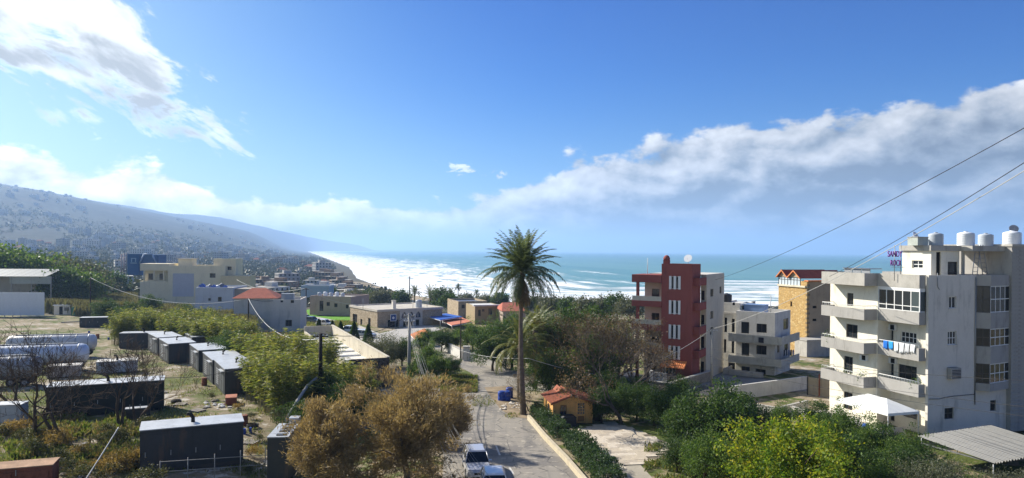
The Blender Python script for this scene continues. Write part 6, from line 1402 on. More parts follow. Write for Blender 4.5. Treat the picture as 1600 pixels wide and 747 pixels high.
def make_tree(name, seed, H, rx, rz, K, per, rc, leaf, asp, mtl, bark=M_bark, hollow=.45, lump=.3, droop=0.0, trunk_r=None, cz=None, floor=-.55, plume=0.0):
    "prototype: root at the trunk's foot with children trunk and crown"
    rng = np.random.default_rng(seed); E = empty(name, (0, 0, 0)); cz = cz if cz is not None else H - rz
    C = crown_pts(rx, rx, rz, K, rng, hollow, lump, floor); tr = trunk_r or H * .03
    mb = MB(); fork = Vector((rng.normal() * .1, rng.normal() * .1, max(.25 * H, cz - rz * .75))); mb.tube([(0, 0, -.3), (rng.normal() * .05, 0, fork.z * .5), tuple(fork)], [tr * 1.3, tr, tr * .85], 8, cap=False)
    for i in rng.choice(K, min(K, 14), replace=False):
        q = Vector(C[i]) * .9 + Vector((0, 0, cz)); mid = fork.lerp(q, .5) + Vector((rng.normal() * .12 * rx, rng.normal() * .12 * rx, .1 * rz)); mb.tube([fork, mid, q], [tr * .55, tr * .3, tr * .08], 5, cap=False)
    mb.build('trunk', bark, E)
    cc = np.repeat(C, per, 0); off = rng.normal(size=cc.shape) * rc * np.array([1, 1, .75]); P = cc + off + np.array([0, 0, cz]); P[:, 2] = np.maximum(P[:, 2], .15)
    out = cc / np.maximum(np.linalg.norm(cc, axis=1, keepdims=True), .01)
    ax = unit(len(P), rng) + out * (.5 + plume) + np.array([0, 0, -droop + plume * .6])
    v, f = leaf_quads(P, ax, leaf * rng.uniform(.6, 1.35, len(P)), asp, rng)
    link('crown', mesh_np('crown', v, f, [mtl]), E); return E
PLANTED = {}
def plant(proto, loc, s, label, cat='tree', group=None, rz=None, sz=None):
    k = id(proto); first = k not in PLANTED; o = proto if first else copy_tree(proto); PLANTED[k] = 1
    o.location = loc; o.rotation_euler = (0, 0, random.uniform(0, 6.28) if rz is None else rz); o.scale = (s, s, sz or s); return tag(o, label, cat, group)
def spot(px, d): x = lateral(px, d, 2); return Vector((x, d, gz(x, d)))

L_citrus = leaf_mat('citrus_leaves', [(.035, .09, .012), (.09, .17, .02), (.19, .27, .025), (.34, .36, .03), (.42, .36, .04)], .5)
L_dark = leaf_mat('dark_leaves', [(.02, .045, .016), (.036, .075, .022), (.065, .115, .032), (.11, .155, .045)], .42)
L_mid = leaf_mat('mid_leaves', [(.03, .065, .018), (.06, .12, .028), (.115, .185, .04), (.18, .235, .055)], .45)
L_olive = leaf_mat('olive_leaves', [(.05, .065, .04), (.09, .105, .065), (.14, .15, .095), (.19, .19, .13)], .35)
L_brown = leaf_mat('tamarisk_leaves', [(.12, .088, .047), (.21, .155, .082), (.30, .222, .12), (.36, .262, .14), (.23, .195, .10)], .4)
L_rust = leaf_mat('rust_leaves', [(.07, .045, .028), (.12, .08, .045), (.17, .125, .075), (.09, .085, .045)], .4)
L_reed = leaf_mat('reed_leaves', [(.06, .085, .022), (.125, .165, .038), (.21, .25, .055), (.33, .31, .09), (.09, .13, .03)], .45)
L_dryreed = leaf_mat('dry_reed_leaves', [(.14, .10, .045), (.24, .17, .06), (.34, .23, .07), (.19, .16, .055)], .4)
L_field = leaf_mat('field_reeds', [(.07, .07, .035), (.12, .115, .055), (.18, .165, .085), (.09, .11, .042)], .35)
L_palm = leaf_mat('palm_leaves', [(.055, .08, .04), (.10, .135, .065), (.17, .20, .10)], .4, .4)
L_palmy = leaf_mat('young_palm_leaves', [(.06, .085, .025), (.11, .14, .04), (.19, .19, .06), (.25, .20, .08)], .35, .45)

# foreground citrus, shrubs and the brown feathery trees
c1 = make_tree('citrus_tree', 21, 6.2, 3.7, 3.2, 260, 95, .36, .22, .5, L_citrus, lump=.5, hollow=.35, floor=-.8)
plant(c1, spot(1240, 43), .93, 'bright yellow-green citrus tree with dense round crown below the white block')
b1 = make_tree('brown_tree', 31, 7.7, 3.5, 4.1, 230, 170, .34, .32, .15, L_brown, M_gbark, hollow=.25, lump=.55, droop=-.1, plume=.5, floor=-.85)
plant(b1, spot(636, 47), 1.0, 'large brown feathery tamarisk tree beside the road', rz=.4)
b2 = make_tree('brown_tree', 32, 6.2, 2.3, 3.3, 150, 170, .30, .32, .15, L_brown, M_gbark, hollow=.25, lump=.55, plume=.5, floor=-.85)
plant(b2, spot(512, 45.5), 1.0, 'smaller brown feathery tamarisk beside the switchgear', rz=1.0)
plant(b2, spot(706, 57), .74, 'thin brown tamarisk overhanging the silver car', rz=3.0)
m1 = make_tree('garden_tree', 41, 6.0, 2.6, 2.6, 190, 62, .34, .22, .5, L_mid, hollow=.3, lump=.6, floor=-.75)
k1 = make_tree('garden_tree', 42, 6.5, 2.9, 2.9, 210, 62, .38, .24, .5, L_dark, hollow=.3, lump=.6, floor=-.8)
k2 = make_tree('garden_tree', 43, 9.5, 3.4, 4.2, 240, 62, .46, .28, .5, L_dark, hollow=.3, lump=.6, floor=-.8)
o1 = make_tree('olive_tree', 44, 4.2, 2.6, 2.0, 170, 62, .40, .20, .3, L_olive, M_gbark, hollow=.45, lump=.3, floor=-.7)
g = 'shrubs and trees of the gardens'
for pr, px, d, s, lab in ((k1, 1075, 55, .66, 'dark green tree at the patio corner behind the flagstones'), (k1, 1122, 53, .92, 'tall dark green tree standing before the lane wall'), (k1, 1165, 58, .62, 'dark green tree between the citrus and the white retaining wall'), (m1, 1102, 48, .58, 'mid green shrub spilling over the patio edge'), (k1, 1058, 51, .36, 'low dark shrub by the garden path'), (m1, 1138, 46.5, .62, 'mid green shrub between the dark tree and the citrus'),
        (m1, 1300, 54, .55, 'mid green shrub under the low terrace wall'), (k1, 1275, 58, .55, 'dark shrub against the terrace wall end'), (m1, 1352, 51, .58, 'leafy green tree below the white canopy'), (k1, 1330, 47, .55, 'dark tree between the citrus and the canopy'), (m1, 1402, 48, .52, 'mid green tree before the canopy corner post'), (k1, 1425, 45, .55, 'dark undergrowth beside the corrugated canopy'), (m1, 1375, 43, .52, 'mid green shrub at the foot of the garden slope'), (o1, 1470, 44, .7, 'grey-green olive tree before the corrugated canopy'), (m1, 1515, 42.5, .42, 'mid green shrub beside the olive tree'), (o1, 1565, 43, .62, 'dull olive tree close to the corrugated canopy edge'), (o1, 1612, 42, .62, 'dull olive tree past the corrugated canopy corner'), (m1, 1220, 62, .42, 'small green bush under the lane wall'), (k1, 1190, 50, .5, 'dark bush beside the citrus trunk'), (m1, 1322, 56, .58, 'mid green tree standing against the terrace wall'), (k1, 1380, 52, .5, 'dark shrub under the canopy edge'), (m1, 1432, 50, .5, 'mid green shrub between canopy post and corrugated roof'), (m1, 1262, 48, .6, 'mid green shrub behind the citrus crown'), (o1, 1445, 42, .8, 'grey-green olive bush at the garden foot')):
    plant(pr, spot(px, d), s, lab, 'tree', g)
for pr, px, d, s, lab in ((k2, 846, 92, .86, 'dark evergreen beside the small drooping palm'), (k2, 872, 86, .92, 'dark evergreen rising above the lane behind the cabin'), (k2, 900, 92, .98, 'dark evergreen in the middle of the grove'), (m1, 922, 80, 1.05, 'lighter green tree in the grove beside the bare trees'), (k2, 935, 96, .95, 'dark evergreen behind the bare rusty trees'), (k1, 860, 78, .8, 'dark shrub behind the timber cabin roof'), (k1, 890, 75, .62, 'low dark shrub between cabin and lane'), (m1, 968, 92, 1.05, 'green tree at the wing of the red tower'), (k1, 770, 98, .9, 'dark tree behind the shaded garden wall'), (k2, 800, 100, .75, 'dark evergreen behind the palm trunk')):
    plant(pr, spot(px, d), s, lab, 'tree', 'grove by the palm')
for px, d, s, lab in ((940, 66, .5, 'dark hedge bush beside the timber cabin'), (968, 68, .5, 'dark hedge bush by the rusty tree trunk'), (995, 67, .52, 'dark hedge bush in the middle behind the flagstones'), (1022, 65, .55, 'dark hedge bush near the flagstone corner'), (1048, 63, .6, 'dark hedge bush joining the dark garden tree'), (948, 74, .55, 'dark bush along the driveway edge'), (1000, 75, .45, 'dark bush under the iron gate wall'), (1062, 73, .5, 'dark bush below the stone boundary wall')):
    plant(k1, spot(px, d), s, lab, 'bush', 'bushes behind the patio')
for pr, px, py, s, lab in ((m1, 655, 598, .5, 'bright bush beside the concrete pole foot'), (m1, 682, 597, .55, 'bright bush at the road bend'), (k1, 704, 590, .42, 'dark clipped bush at the road bend corner'), (m1, 668, 580, .6, 'green bush behind the road bend'), (o1, 600, 574, 1.05, 'grey-green olive tree beside the roofless building'), (k1, 628, 572, .6, 'dark bush beside the olive tree'), (m1, 655, 552, .5, 'green fruit tree below the tiled shelter'), (k1, 690, 550, .62, 'dark fruit tree beside the tiled shelter'), (m1, 738, 552, .8, 'bright green tree behind the slim black pole'), (m1, 764, 556, .85, 'bright green tree behind the gate pillar'), (k1, 712, 546, .55, 'dark tree before the salmon canopy'), (k1, 668, 540, .45, 'dark tree before the blue awning'), (m1, 790, 556, 1.05, 'green tree left of the palm skirt'), (o1, 812, 560, 1.0, 'dull green tree under the palm')):
    plant(pr, gnd(px, py), s, lab, 'tree', 'trees along the road')
# bamboo and reed clumps
def make_clump(name, seed, H, n, spread, per, mtl, leaf=.6):
    rng = np.random.default_rng(seed); E = empty(name, (0, 0, 0)); st = MB(); P = []; A = []
    for k in range(n):
        a = rng.uniform(0, 6.28); r0 = spread * .55 * math.sqrt(rng.random()); h = H * rng.uniform(.55, 1.0); lean = rng.uniform(.05, .45) * H * .5; b = np.array([r0 * math.cos(a), r0 * math.sin(a), 0]); dr = np.array([math.cos(a + rng.normal() * .6), math.sin(a + rng.normal() * .6), 0])
        pts = [b + dr * lean * t ** 2.2 + np.array([0, 0, h * t - .25 * lean * t ** 3]) for t in np.linspace(0, 1, 6)]; st.tube([tuple(p) for p in pts], [.025, .022, .02, .016, .012, .006], 4, cap=False)
        for j in range(per):
            t = rng.uniform(.22, 1.0) ** .8; i = min(4, int(t * 5)); u = t * 5 - i; p = pts[i] * (1 - u) + pts[i + 1] * u; d = unit(1, rng)[0]; d[2] = abs(d[2]) * .5 - .35; P.append(p + d * leaf * .5 + rng.normal(size=3) * .06); A.append(d)
    st.build('stems', mat('reed_stem', (.22, .20, .08), .8, .2), E); v, f = leaf_quads(np.array(P), np.array(A), leaf * rng.uniform(.6, 1.3, len(P)), .15, rng); link('leaves', mesh_np('leaves', v, f, [mtl]), E); return E
r1 = make_clump('bamboo_clump', 51, 7.0, 95, 3.0, 62, L_reed); r2 = make_clump('bamboo_clump', 52, 5.5, 80, 2.8, 60, L_reed); r3 = make_clump('reed_clump', 53, 4.5, 80, 2.4, 50, L_dryreed)
for pr, px, d, s, lab in ((r1, 404, 70, .80, 'yellow-green bamboo clump at the end of the generator row'), (r1, 428, 66, .92, 'tall yellow-green bamboo clump behind the switchgear'), (r1, 452, 63, .98, 'tall bamboo clump leaning over the conduit'), (r2, 474, 67, 1.05, 'bamboo clump close to the timber pole'), (r1, 448, 76, 1.02, 'bamboo clump behind the timber pole'), (r2, 415, 78, 1.15, 'bamboo clump behind the generator row end'), (r2, 392, 88, 1.05, 'bamboo clump beside the dark shrubs'), (r2, 524, 70, .95, 'bamboo clump on the roofless building side of the pole'), (r2, 548, 68, 1.0, 'bamboo clump before the roofless building'), (r2, 566, 72, .72, 'low bamboo clump at the roofless building end wall'), (r1, 486, 80, .8, 'bamboo clump against the roofless building'), (r3, 398, 96, 1.0, 'dry orange reed clump below the red roofed house'), (r3, 416, 99, 1.05, 'dry orange reed clump in the middle of the dry stand'), (r3, 434, 97, 1.0, 'dry orange reed clump nearest the tall pole'), (r3, 452, 101, .95, 'dry reed clump below the white house wall'),
        (r2, 300, 118, 1.0, 'green reed clump behind the generator roofs'), (r2, 322, 114, 1.1, 'green reed clump beside the dark shrubs behind the generators'), (r2, 345, 112, 1.2, 'bright reed clump behind the generator row'), (r2, 366, 108, 1.1, 'bright reed clump near the thin pole'), (r2, 382, 112, 1.1, 'green reed clump at the foot of the thin pole'), (r2, 276, 122, 1.0, 'green reed clump at the edge of the reed field'), (r1, 505, 84, .85, 'bamboo clump hiding the far corner of the roofless building'), (r2, 470, 92, .95, 'bamboo clump behind the roofless building corner'), *[(r2 if k % 3 else r1, 190 + k * 15, 124 + (k * 7) % 17, .95 + .1 * (k % 3), ['olive reed clump in the band behind the generators', 'tall olive reed clump in the band behind the generators'][k % 3 == 0]) for k in range(11)]):
    plant(pr, spot(px, d), s, lab, 'bamboo' if pr is not r3 else 'reeds', 'bamboo and reed clumps')
for px, d, s, lab in ((352, 96, .7, 'dark shrub behind the second generator'), (372, 90, .75, 'dark shrub between generators and bamboo'), (505, 66, .62, 'dark shrub under the timber pole'), (535, 62, .6, 'dark shrub in the shade of the bamboo'), (470, 57, .5, 'dark shrub between conduit and tamarisk'), (230, 130, .8, 'dark shrub beyond the pale roofed container'), (255, 128, .8, 'dark shrub at the reed field corner'), (200, 150, .9, 'dark shrub in the reed field beyond the pale roofed container'), (165, 165, .9, 'dark shrub in the reeds beyond the louvred container'), (290, 150, .85, 'dark shrub in the reeds before the cream villa'), (325, 140, .8, 'dark shrub in the reeds before the pale blue house'), (235, 185, .9, 'dark shrub in the far reeds below the villa balcony')):
    plant(k1, spot(px, d), s, lab, 'bush', 'dark shrubs among the bamboo')
rw = random.Random(31)
wb = make_tree('weed_bush', 46, 1.5, .95, .7, 40, 34, .16, .15, .35, leaf_mat('weed_leaves', [(.03, .045, .018), (.065, .08, .03), (.12, .12, .05), (.17, .13, .07)], .35), M_gbark, hollow=.2, lump=.5, floor=-.6, trunk_r=.03)
wd = make_tree('weed_bush', 47, 1.2, 1.0, .6, 34, 34, .18, .20, .18, L_dryreed, M_gbark, hollow=.2, lump=.5, floor=-.6, trunk_r=.03)
for k in range(34):
    px, py = rw.uniform(5, 235), rw.uniform(672, 765); pr = (wb, wd)[k % 3 == 1]
    plant(pr, gnd(px, py), rw.uniform(.5, 1.2), ['green', 'dry straw coloured'][pr is wd] + ' weed bush in the rough ground before the containers', 'weed', 'weeds, ' + ['green', 'dry'][pr is wd])
for k, (px, py) in enumerate(((330, 625), (372, 640), (392, 655), (300, 655), (405, 690), (395, 715), (388, 740), (240, 600), (225, 585))):
    plant((wb, wd)[k % 2], gnd(px, py), rw.uniform(.4, .8), ['green', 'dry straw coloured'][k % 2] + ' weed tuft along the generators', 'weed', 'weeds by the generators, ' + ['green', 'dry'][k % 2])
# reed field: one mass of upright blades
def reed_field():
    rng = np.random.default_rng(61); n = 85000; px = rng.uniform(70, 400, n); d = rng.uniform(128, 290, n); x = (px - CX) / F * d
    wob = 18 * vnoise(x / 11 + 9, d / 11); keep = ~((px < 215) & (d < 178 + wob)) & (d > 128 + wob) & (vnoise(x / 9, d / 9) > .22) & ~((px > 300) & (d > 180)) & ~((px > 215) & (d > 222)); px, d, x = px[keep], d[keep], x[keep]; z = ground_z(x, d); h = 1.7 + 2.6 * vnoise(x / 14 + 5, d / 14) + rng.uniform(-.4, .6, len(x))
    c = np.stack([x, d, z + h / 2], 1); ax = np.stack([rng.normal(size=len(x)) * .22, rng.normal(size=len(x)) * .22, np.ones(len(x))], 1)
    v, f = leaf_quads(c, ax, h, .13, rng); tag(link('reed_field', mesh_np('reed_field', v, f, [L_field])), 'dull brown-green reeds covering the field behind the yard', None, None, 'stuff')
reed_field()
# bare trees in the yard, rusty trees by the red tower
def bare_tree(name, seed, L, r, leaves=0, kids=3, depth=5, spread=.5, mtl=None, up=.12):
    rng = np.random.default_rng(seed); E = empty(name, (0, 0, 0)); mb = MB(); ends = []
    for k in range(2 if leaves == 0 else 1): limb_tree(mb, (.15 * k, 0, -.3), (rng.normal() * .25, rng.normal() * .25, 1), L, r, depth, rng, ends, spread, kids, up, 7)
    mb.build('trunk_and_branches', M_bark if leaves == 0 else M_gbark, E)
    if leaves:
        e = np.array([tuple(p) for p in ends]); P = e[rng.integers(0, len(e), leaves)] + rng.normal(size=(leaves, 3)) * .28; v, f = leaf_quads(P, unit(leaves, rng) + np.array([0, 0, -.4]), .16 * rng.uniform(.6, 1.3, leaves), .6, rng); link('withered_leaves', mesh_np('withered_leaves', v, f, [mtl or L_rust]), E)
    return E
t1 = bare_tree('bare_tree', 71, 3.0, .17); t2 = bare_tree('bare_tree', 72, 2.8, .16, spread=.6)
for pr, p, s, lab in ((t1, gnd(52, 690), 1.05, 'bare leafless tree beside the grey cabinet'), (t2, gnd(95, 690), 1.1, 'bare leafless tree standing before the long green container'), (t2, gnd(186, 668), 1.05, 'bare leafless tree at the green container end'), (t1, gnd(212, 664), .8, 'small bare tree spreading over the yard gravel'), (t1, gnd(20, 640), .9, 'bare leafless tree behind the grey cabinet')):
    plant(pr, p, s, lab, 'tree', 'bare trees in the yard')
t3 = bare_tree('rusty_tree', 73, 3.4, .2, 3400, 3, 5, .5); t4 = bare_tree('rusty_tree', 74, 3.2, .17, 700, 3, 5, .55)
for pr, px, d, s, lab in ((t3, 973, 66, 1.0, 'tall half bare tree with rusty leaves at the patio edge'), (t3, 948, 77, 1.0, 'half bare rusty tree beside the evergreen grove'), (t4, 998, 78, .85, 'leafless twiggy tree before the red tower wing'), (t4, 990, 84, 1.1, 'twiggy tree reaching over the red tower balconies'), (t3, 912, 84, .95, 'rusty leaved tree in the grove middle'), (t4, 930, 90, 1.1, 'thin twiggy tree showing against the surf'), (t4, 984, 70, .95, 'pale twiggy tree between the rusty trees and the iron gate'), (t3, 962, 88, .95, 'rusty leaved tree beside the red tower wing'), (t4, 960, 80, 1.15, 'bare twiggy tree rising from the grove edge'), (t4, 905, 79, 1.0, 'bare twiggy tree over the lane behind the cabin'), (t3, 880, 96, .95, 'rusty leaved tree behind the evergreens'), (t3, 826, 71, .42, 'small withered rusty tree behind the blue drums')):
    plant(pr, spot(px, d), s, lab, 'tree', 'half bare rusty trees')
# palms
def frond_mesh(name, L, n, droop, mtl, seed, leafl=.55, up=.9):
    rng = np.random.default_rng(seed); ts = np.linspace(0, 1, n); ang = up - droop * ts ** 1.15; dx = np.cos(ang); dz = np.sin(ang); x = np.concatenate([[0], np.cumsum((dx[1:] + dx[:-1]) / 2 / (n - 1) * L)]); z = np.concatenate([[0], np.cumsum((dz[1:] + dz[:-1]) / 2 / (n - 1) * L)])
    V = []; Fc = []
    w = .03
    for i in range(n - 1):
        k = len(V); V += [(x[i], -w, z[i]), (x[i], w, z[i]), (x[i + 1], w * .8, z[i + 1]), (x[i + 1], -w * .8, z[i + 1])]; Fc.append((k, k + 1, k + 2, k + 3))
    for i in range(int(n * .12), n):
        l = leafl * (math.sin(math.pi * min(1, .18 + .8 * ts[i])) * .9 + .15)
        for s in (-1, 1):
            for q in range(2):
                t_ = ts[i] + q * .5 / n; d = np.array([dx[i] * .75, s * (.75 + .2 * rng.random()), dz[i] * .75 + .25 - .55 * rng.random() - droop * .12]); d /= np.linalg.norm(d); b = np.array([x[i] + q * .5 * L / n * dx[i], 0, z[i] + q * .5 * L / n * dz[i]]); wv = np.array([dx[i], 0, dz[i]]) * .045; k = len(V); m_ = b + d * l * .45; e = b + d * l + np.array([0, 0, -.12 * l]); V += [tuple(b), tuple(m_ + wv), tuple(e), tuple(m_ - wv)]; Fc.append((k, k + 1, k + 2, k + 3))
    return mesh_np(name, V, Fc, [mtl])
def palm(name, loc, H, L, nf, r0, r1, label, mtl, droop=1.5, skirt=14, seed=1, up=1.25, leafl=.55, bend=(.0, .0)):
    rng = random.Random(seed); E = empty(name, loc, 0, label, 'palm'); prof = []; n = 60; mb = MB()
    pts = []; rr = []
    for k in range(n + 1): t = k / n; pts.append((bend[0] * math.sin(t * 2.4) , bend[1] * t * t, -.4 + (H + .4) * t)); rr.append((r0 + (r1 - r0) * min(1, t * 1.6)) * (1 + .07 * (k % 2)) * (1.25 if t > .93 else 1))
    mb.tube(pts, rr, 12, smooth=False); mb.build('trunk', mat('palm_trunk', (.17, .135, .10), .95, .1, var=.25, scale=2.5, bump=.6, bscale=7), E)
    C = link('crown', MB().lathe([(r1 * .8, -.5), (r1 * 1.5, -.1), (r1 * 1.2, .3), (.05, .55)], 10, (pts[-1][0], pts[-1][1], H)).mesh('crown', mat('palm_trunk', (.105, .078, .055))), E)
    fm = [frond_mesh('frond', L, 26, droop * k, mtl, seed * 10 + i, leafl, up) for i, k in enumerate((.55, .8, 1.0, 1.2))]
    for k in range(nf):
        t = k / nf; o = link('frond', fm[min(3, int(t * 4))], C); el = (1 - t) * .55 - t * .95; o.rotation_euler = (rng.uniform(-.2, .2), -el + rng.uniform(-.12, .12) - .0, k * 2.39996 + rng.uniform(-.15, .15)); o.location = (pts[-1][0], pts[-1][1], H + .25 - .45 * t); s = rng.uniform(.85, 1.08); o.scale = (s, s, s)
    if skirt:
        fd = frond_mesh('dry_frond', L * .62, 20, .5, leaf_mat('dry_palm', [(.10, .07, .035), (.17, .12, .06), (.22, .16, .08)], .3), seed + 99, leafl * .8, -1.1)
        for k in range(skirt): o = link('dry_frond', fd, C); o.rotation_euler = (0, rng.uniform(-.15, .25), k * 6.283 / skirt + rng.uniform(-.2, .2)); o.location = (pts[-1][0], pts[-1][1], H - .2)
    return E
p = gnd(818, 648); dd = p.y; zc = CAMZ - (430 - CY) * dd / F
palm('date_palm', p, zc - p.z, 4.7, 84, .33, .19, 'tall date palm with full grey-green crown beside the road', L_palm, 1.55, 16, 3, 1.1, .72, (-.35, 0))
s_ = spot(812, 77); palm('young_palm', s_, 5.6, 4.6, 40, .32, .26, 'short yellow-green palm with drooping fronds behind the tall trunk', L_palmy, 1.9, 0, 5, 1.0, .6)
s_ = spot(836, 84); palm('young_palm', s_, 6.6, 4.2, 34, .3, .25, 'short palm half hidden in the evergreen grove', L_palmy, 1.8, 0, 6, 1.0, .6)
for k, (px, d, h, L_, lab) in enumerate(((672, 245, 5.5, 4.6, 'bushy palm behind the stone house roof'), (648, 265, 6.5, 3.6, 'thin palm beside the far pole above the beach'), (704, 330, 6, 3.2, 'small palm by the surf behind the awning'), (716, 380, 9, 2.8, 'lone slim palm standing before the surf'), (745, 400, 6, 3.0, 'small palm on the shore scrub'))):
    palm('coast_palm', spot(px, d), h, L_, 26, .3, .22, lab, L_palm, 1.6, 0, 20 + k, 1.1, .6)
# small conifers by the car park
rng = np.random.default_rng(81); E = empty('conifer', (0, 0, 0)); MB().tube([(0, 0, -.2), (0, 0, 3.2)], [.1, .03], 6).build('trunk', M_bark, E)
n = 5200; t = rng.random(n) ** .7; a = rng.uniform(0, 6.28, n); r = (.95 * (1 - t) ** .8 + .06) * rng.uniform(.55, 1.1, n); P = np.stack([r * np.cos(a), r * np.sin(a), .15 + 3.4 * t], 1); v, f = leaf_quads(P, np.stack([np.cos(a), np.sin(a), np.full(n, .9)], 1) + unit(n, rng) * .5, .22 * rng.uniform(.6, 1.3, n), .4, rng); link('crown', mesh_np('crown', v, f, [L_dark]), E)
for px, py, s, lab in ((498, 526, 1.0, 'small dark conifer nearest the telegraph pole'), (519, 530, 1.02, 'small dark conifer between the dark car and white car'), (532, 533, 1.05, 'small dark conifer beside its twin in the car park'), (553, 537, 1.15, 'small dark conifer before the white car'), (575, 541, 1.1, 'small dark conifer closest to the olive tree')):
    plant(E, gnd(px, py), s, lab, 'conifer', 'small conifers in the car park')
# clipped hedge along the kerb
def hedge(pts, w, h, label):
    rng = np.random.default_rng(91); P = []
    for a, b in zip(pts[:-1], pts[1:]):
        L = (b - a).length; n = int(L * 900); t = rng.random(n); u = rng.uniform(-1, 1, n); z = rng.random(n); k = rng.random(n)
        face = rng.integers(0, 3, n); u = np.where(face == 0, np.sign(u) * rng.uniform(.8, 1.12, n), u); z = np.where(face == 1, rng.uniform(.85, 1.1, n), z)
        d = np.array([b.x - a.x, b.y - a.y]); nn = np.array([-d[1], d[0]]) / L; bump = 1 + .25 * (vnoise(t * L * 1.3 + a.x, z * 3 + u) - .5) * 2
        x = a.x + d[0] * t + nn[0] * u * w / 2 * bump; y = a.y + d[1] * t + nn[1] * u * w / 2 * bump; P.append(np.stack([x, y, ground_z(x, y) + .1 + h * z * bump], 1))
    P = np.concatenate(P); o0 = pts[0]; E = empty('hedge', (o0.x, o0.y, gz(o0.x, o0.y)), 0, label, 'hedge'); P = P - np.array([*E.location]); v, f = leaf_quads(P, unit(len(P), rng) + np.array([0, 0, .6]), .17 * rng.uniform(.6, 1.3, len(P)), .5, rng); link('foliage', mesh_np('foliage', v, f, [leaf_mat('hedge_leaves', [(.02, .045, .018), (.045, .085, .035), (.08, .125, .055)], .4)]), E)
    for a, b in zip(pts[:-1], pts[1:]):
        for k in range(int((b - a).length / .9)): q = a.lerp(b, (k + .5) * .9 / (b - a).length) - o0; MB().tube([(q.x, q.y, -.1), (q.x + .1, q.y, h * .7)], [.05, .02], 5).build('stem', M_bark, E)
off = Vector((.9, .35, 0)); hedge([gnd(829, 650) + off * .6, gnd(842, 668) + off, gnd(862, 690) + off], 1.25, 1.0, 'clipped green hedge between the kerb wall and the timber cabin')
hedge([gnd(868, 694) + off * 1.5, gnd(900, 728) + off * 1.3, gnd(936, 770) + off * 1.2], 1.7, 1.05, 'clipped green hedge between the kerb wall and the flagstones')
# background trees on the left and along the coast
w1 = make_tree('distant_tree', 101, 12, 5.5, 5.0, 130, 34, 1.0, .75, .6, L_mid, lump=.4); w2 = make_tree('distant_tree', 102, 11, 5.0, 4.6, 120, 34, 1.0, .75, .6, L_dark, lump=.4); w3 = make_tree('distant_tree', 103, 8, 4.6, 3.2, 110, 34, .9, .65, .6, L_olive, lump=.4)
LS = ['beside the warehouse roof', 'behind the warehouse roof', 'between warehouse and reed field', 'above the portable cabin', 'beyond the reed field', 'near the blue hall', 'behind the white hoarding', 'over the reeds near the blue hall']
for k, (pr, px, d, s) in enumerate(((w1, -10, 235, 1.25), (w1, 18, 228, 1.2), (w2, 42, 240, 1.25), (w1, 62, 232, 1.15), (w3, 88, 245, 1.5), (w3, 112, 238, 1.5), (w2, 138, 255, 1.0), (w2, 92, 215, .9), (w1, 108, 222, .85), (w1, 128, 226, .8), (w2, 172, 300, .9), (w3, 150, 280, 1.0), (w1, -35, 225, 1.3), (w2, 5, 260, 1.35), (w2, 82, 262, 1.2))):
    plant(pr, spot(px, d), s * 1.28, ['bright green', 'dark green', 'olive brown'][(w1, w2, w3).index(pr)] + ' tree ' + LS[k % 8] + ('' if k < 8 else ', behind others'), 'tree', 'trees left of the reed field')
for k, (pr, px, d, s) in enumerate(((w3, 556, 300, .9), (w2, 575, 315, .7), (w3, 592, 290, .9), (w3, 610, 300, .85), (w2, 628, 285, .7), (w2, 690, 260, .8), (w2, 700, 235, .62), (w3, 728, 300, .8), (w3, 756, 290, .8), (w2, 782, 280, .7), (w3, 540, 330, .8), (w2, 520, 345, .7), (w2, 440, 330, .75), (w3, 415, 300, .8), (w3, 840, 250, .8), (w3, 865, 220, .8), (w2, 890, 210, .6), (w3, 915, 200, .8), (w3, 940, 205, .8), (w2, 965, 200, .7), (w3, 985, 190, .8), (w3, 820, 240, .8))):
    plant(pr, spot(px, d), s, ['', 'dark rounded', 'pale olive'][(w1, w2, w3).index(pr)] + ' scrub tree on the slope above the beach', 'tree', 'coast scrub trees ' + ['', 'dark', 'pale'][(w1, w2, w3).index(pr)])
# grass and weeds
def grass():
    rng = np.random.default_rng(111); X = []; 
    def area(px0, px1, py0, py1, n, h, cut=.0, fz=3.0):
        px = rng.uniform(px0, px1, n); py = rng.uniform(py0, py1, n); d = (CAMZ - .3) * F / (py - CY - (px - CX) * math.tan(ROLL)); x = (px - CX) / F * d; k = vnoise(x / fz + 3, d / fz) > cut; X.append(np.stack([x[k], d[k], np.full(k.sum(), h) * rng.uniform(.5, 1.4, k.sum())], 1))
    area(0, 480, 560, 747, 30000, .2, .48, 1.4); area(480, 560, 485, 507, 9000, .45); area(690, 748, 576, 604, 7000, .3); area(0, 230, 660, 747, 12000, .45, .45, 1.2); area(1010, 1180, 690, 747, 7000, .3, .45, 1.2); area(740, 830, 600, 660, 3000, .2, .6)
    P = np.concatenate(X); z = ground_z(P[:, 0], P[:, 1]); c = np.stack([P[:, 0], P[:, 1], z + P[:, 2] / 2], 1); v, f = leaf_quads(c, np.stack([rng.normal(size=len(P)) * .5, rng.normal(size=len(P)) * .5, np.ones(len(P))], 1), P[:, 2] * 1.3, .22, rng)
    tag(link('grass', mesh_np('grass', v, f, [leaf_mat('grass_blades', [(.05, .085, .02), (.10, .15, .03), (.17, .20, .05), (.24, .20, .10), (.27, .21, .12)], .4)])), None, None, None, 'stuff')
grass()
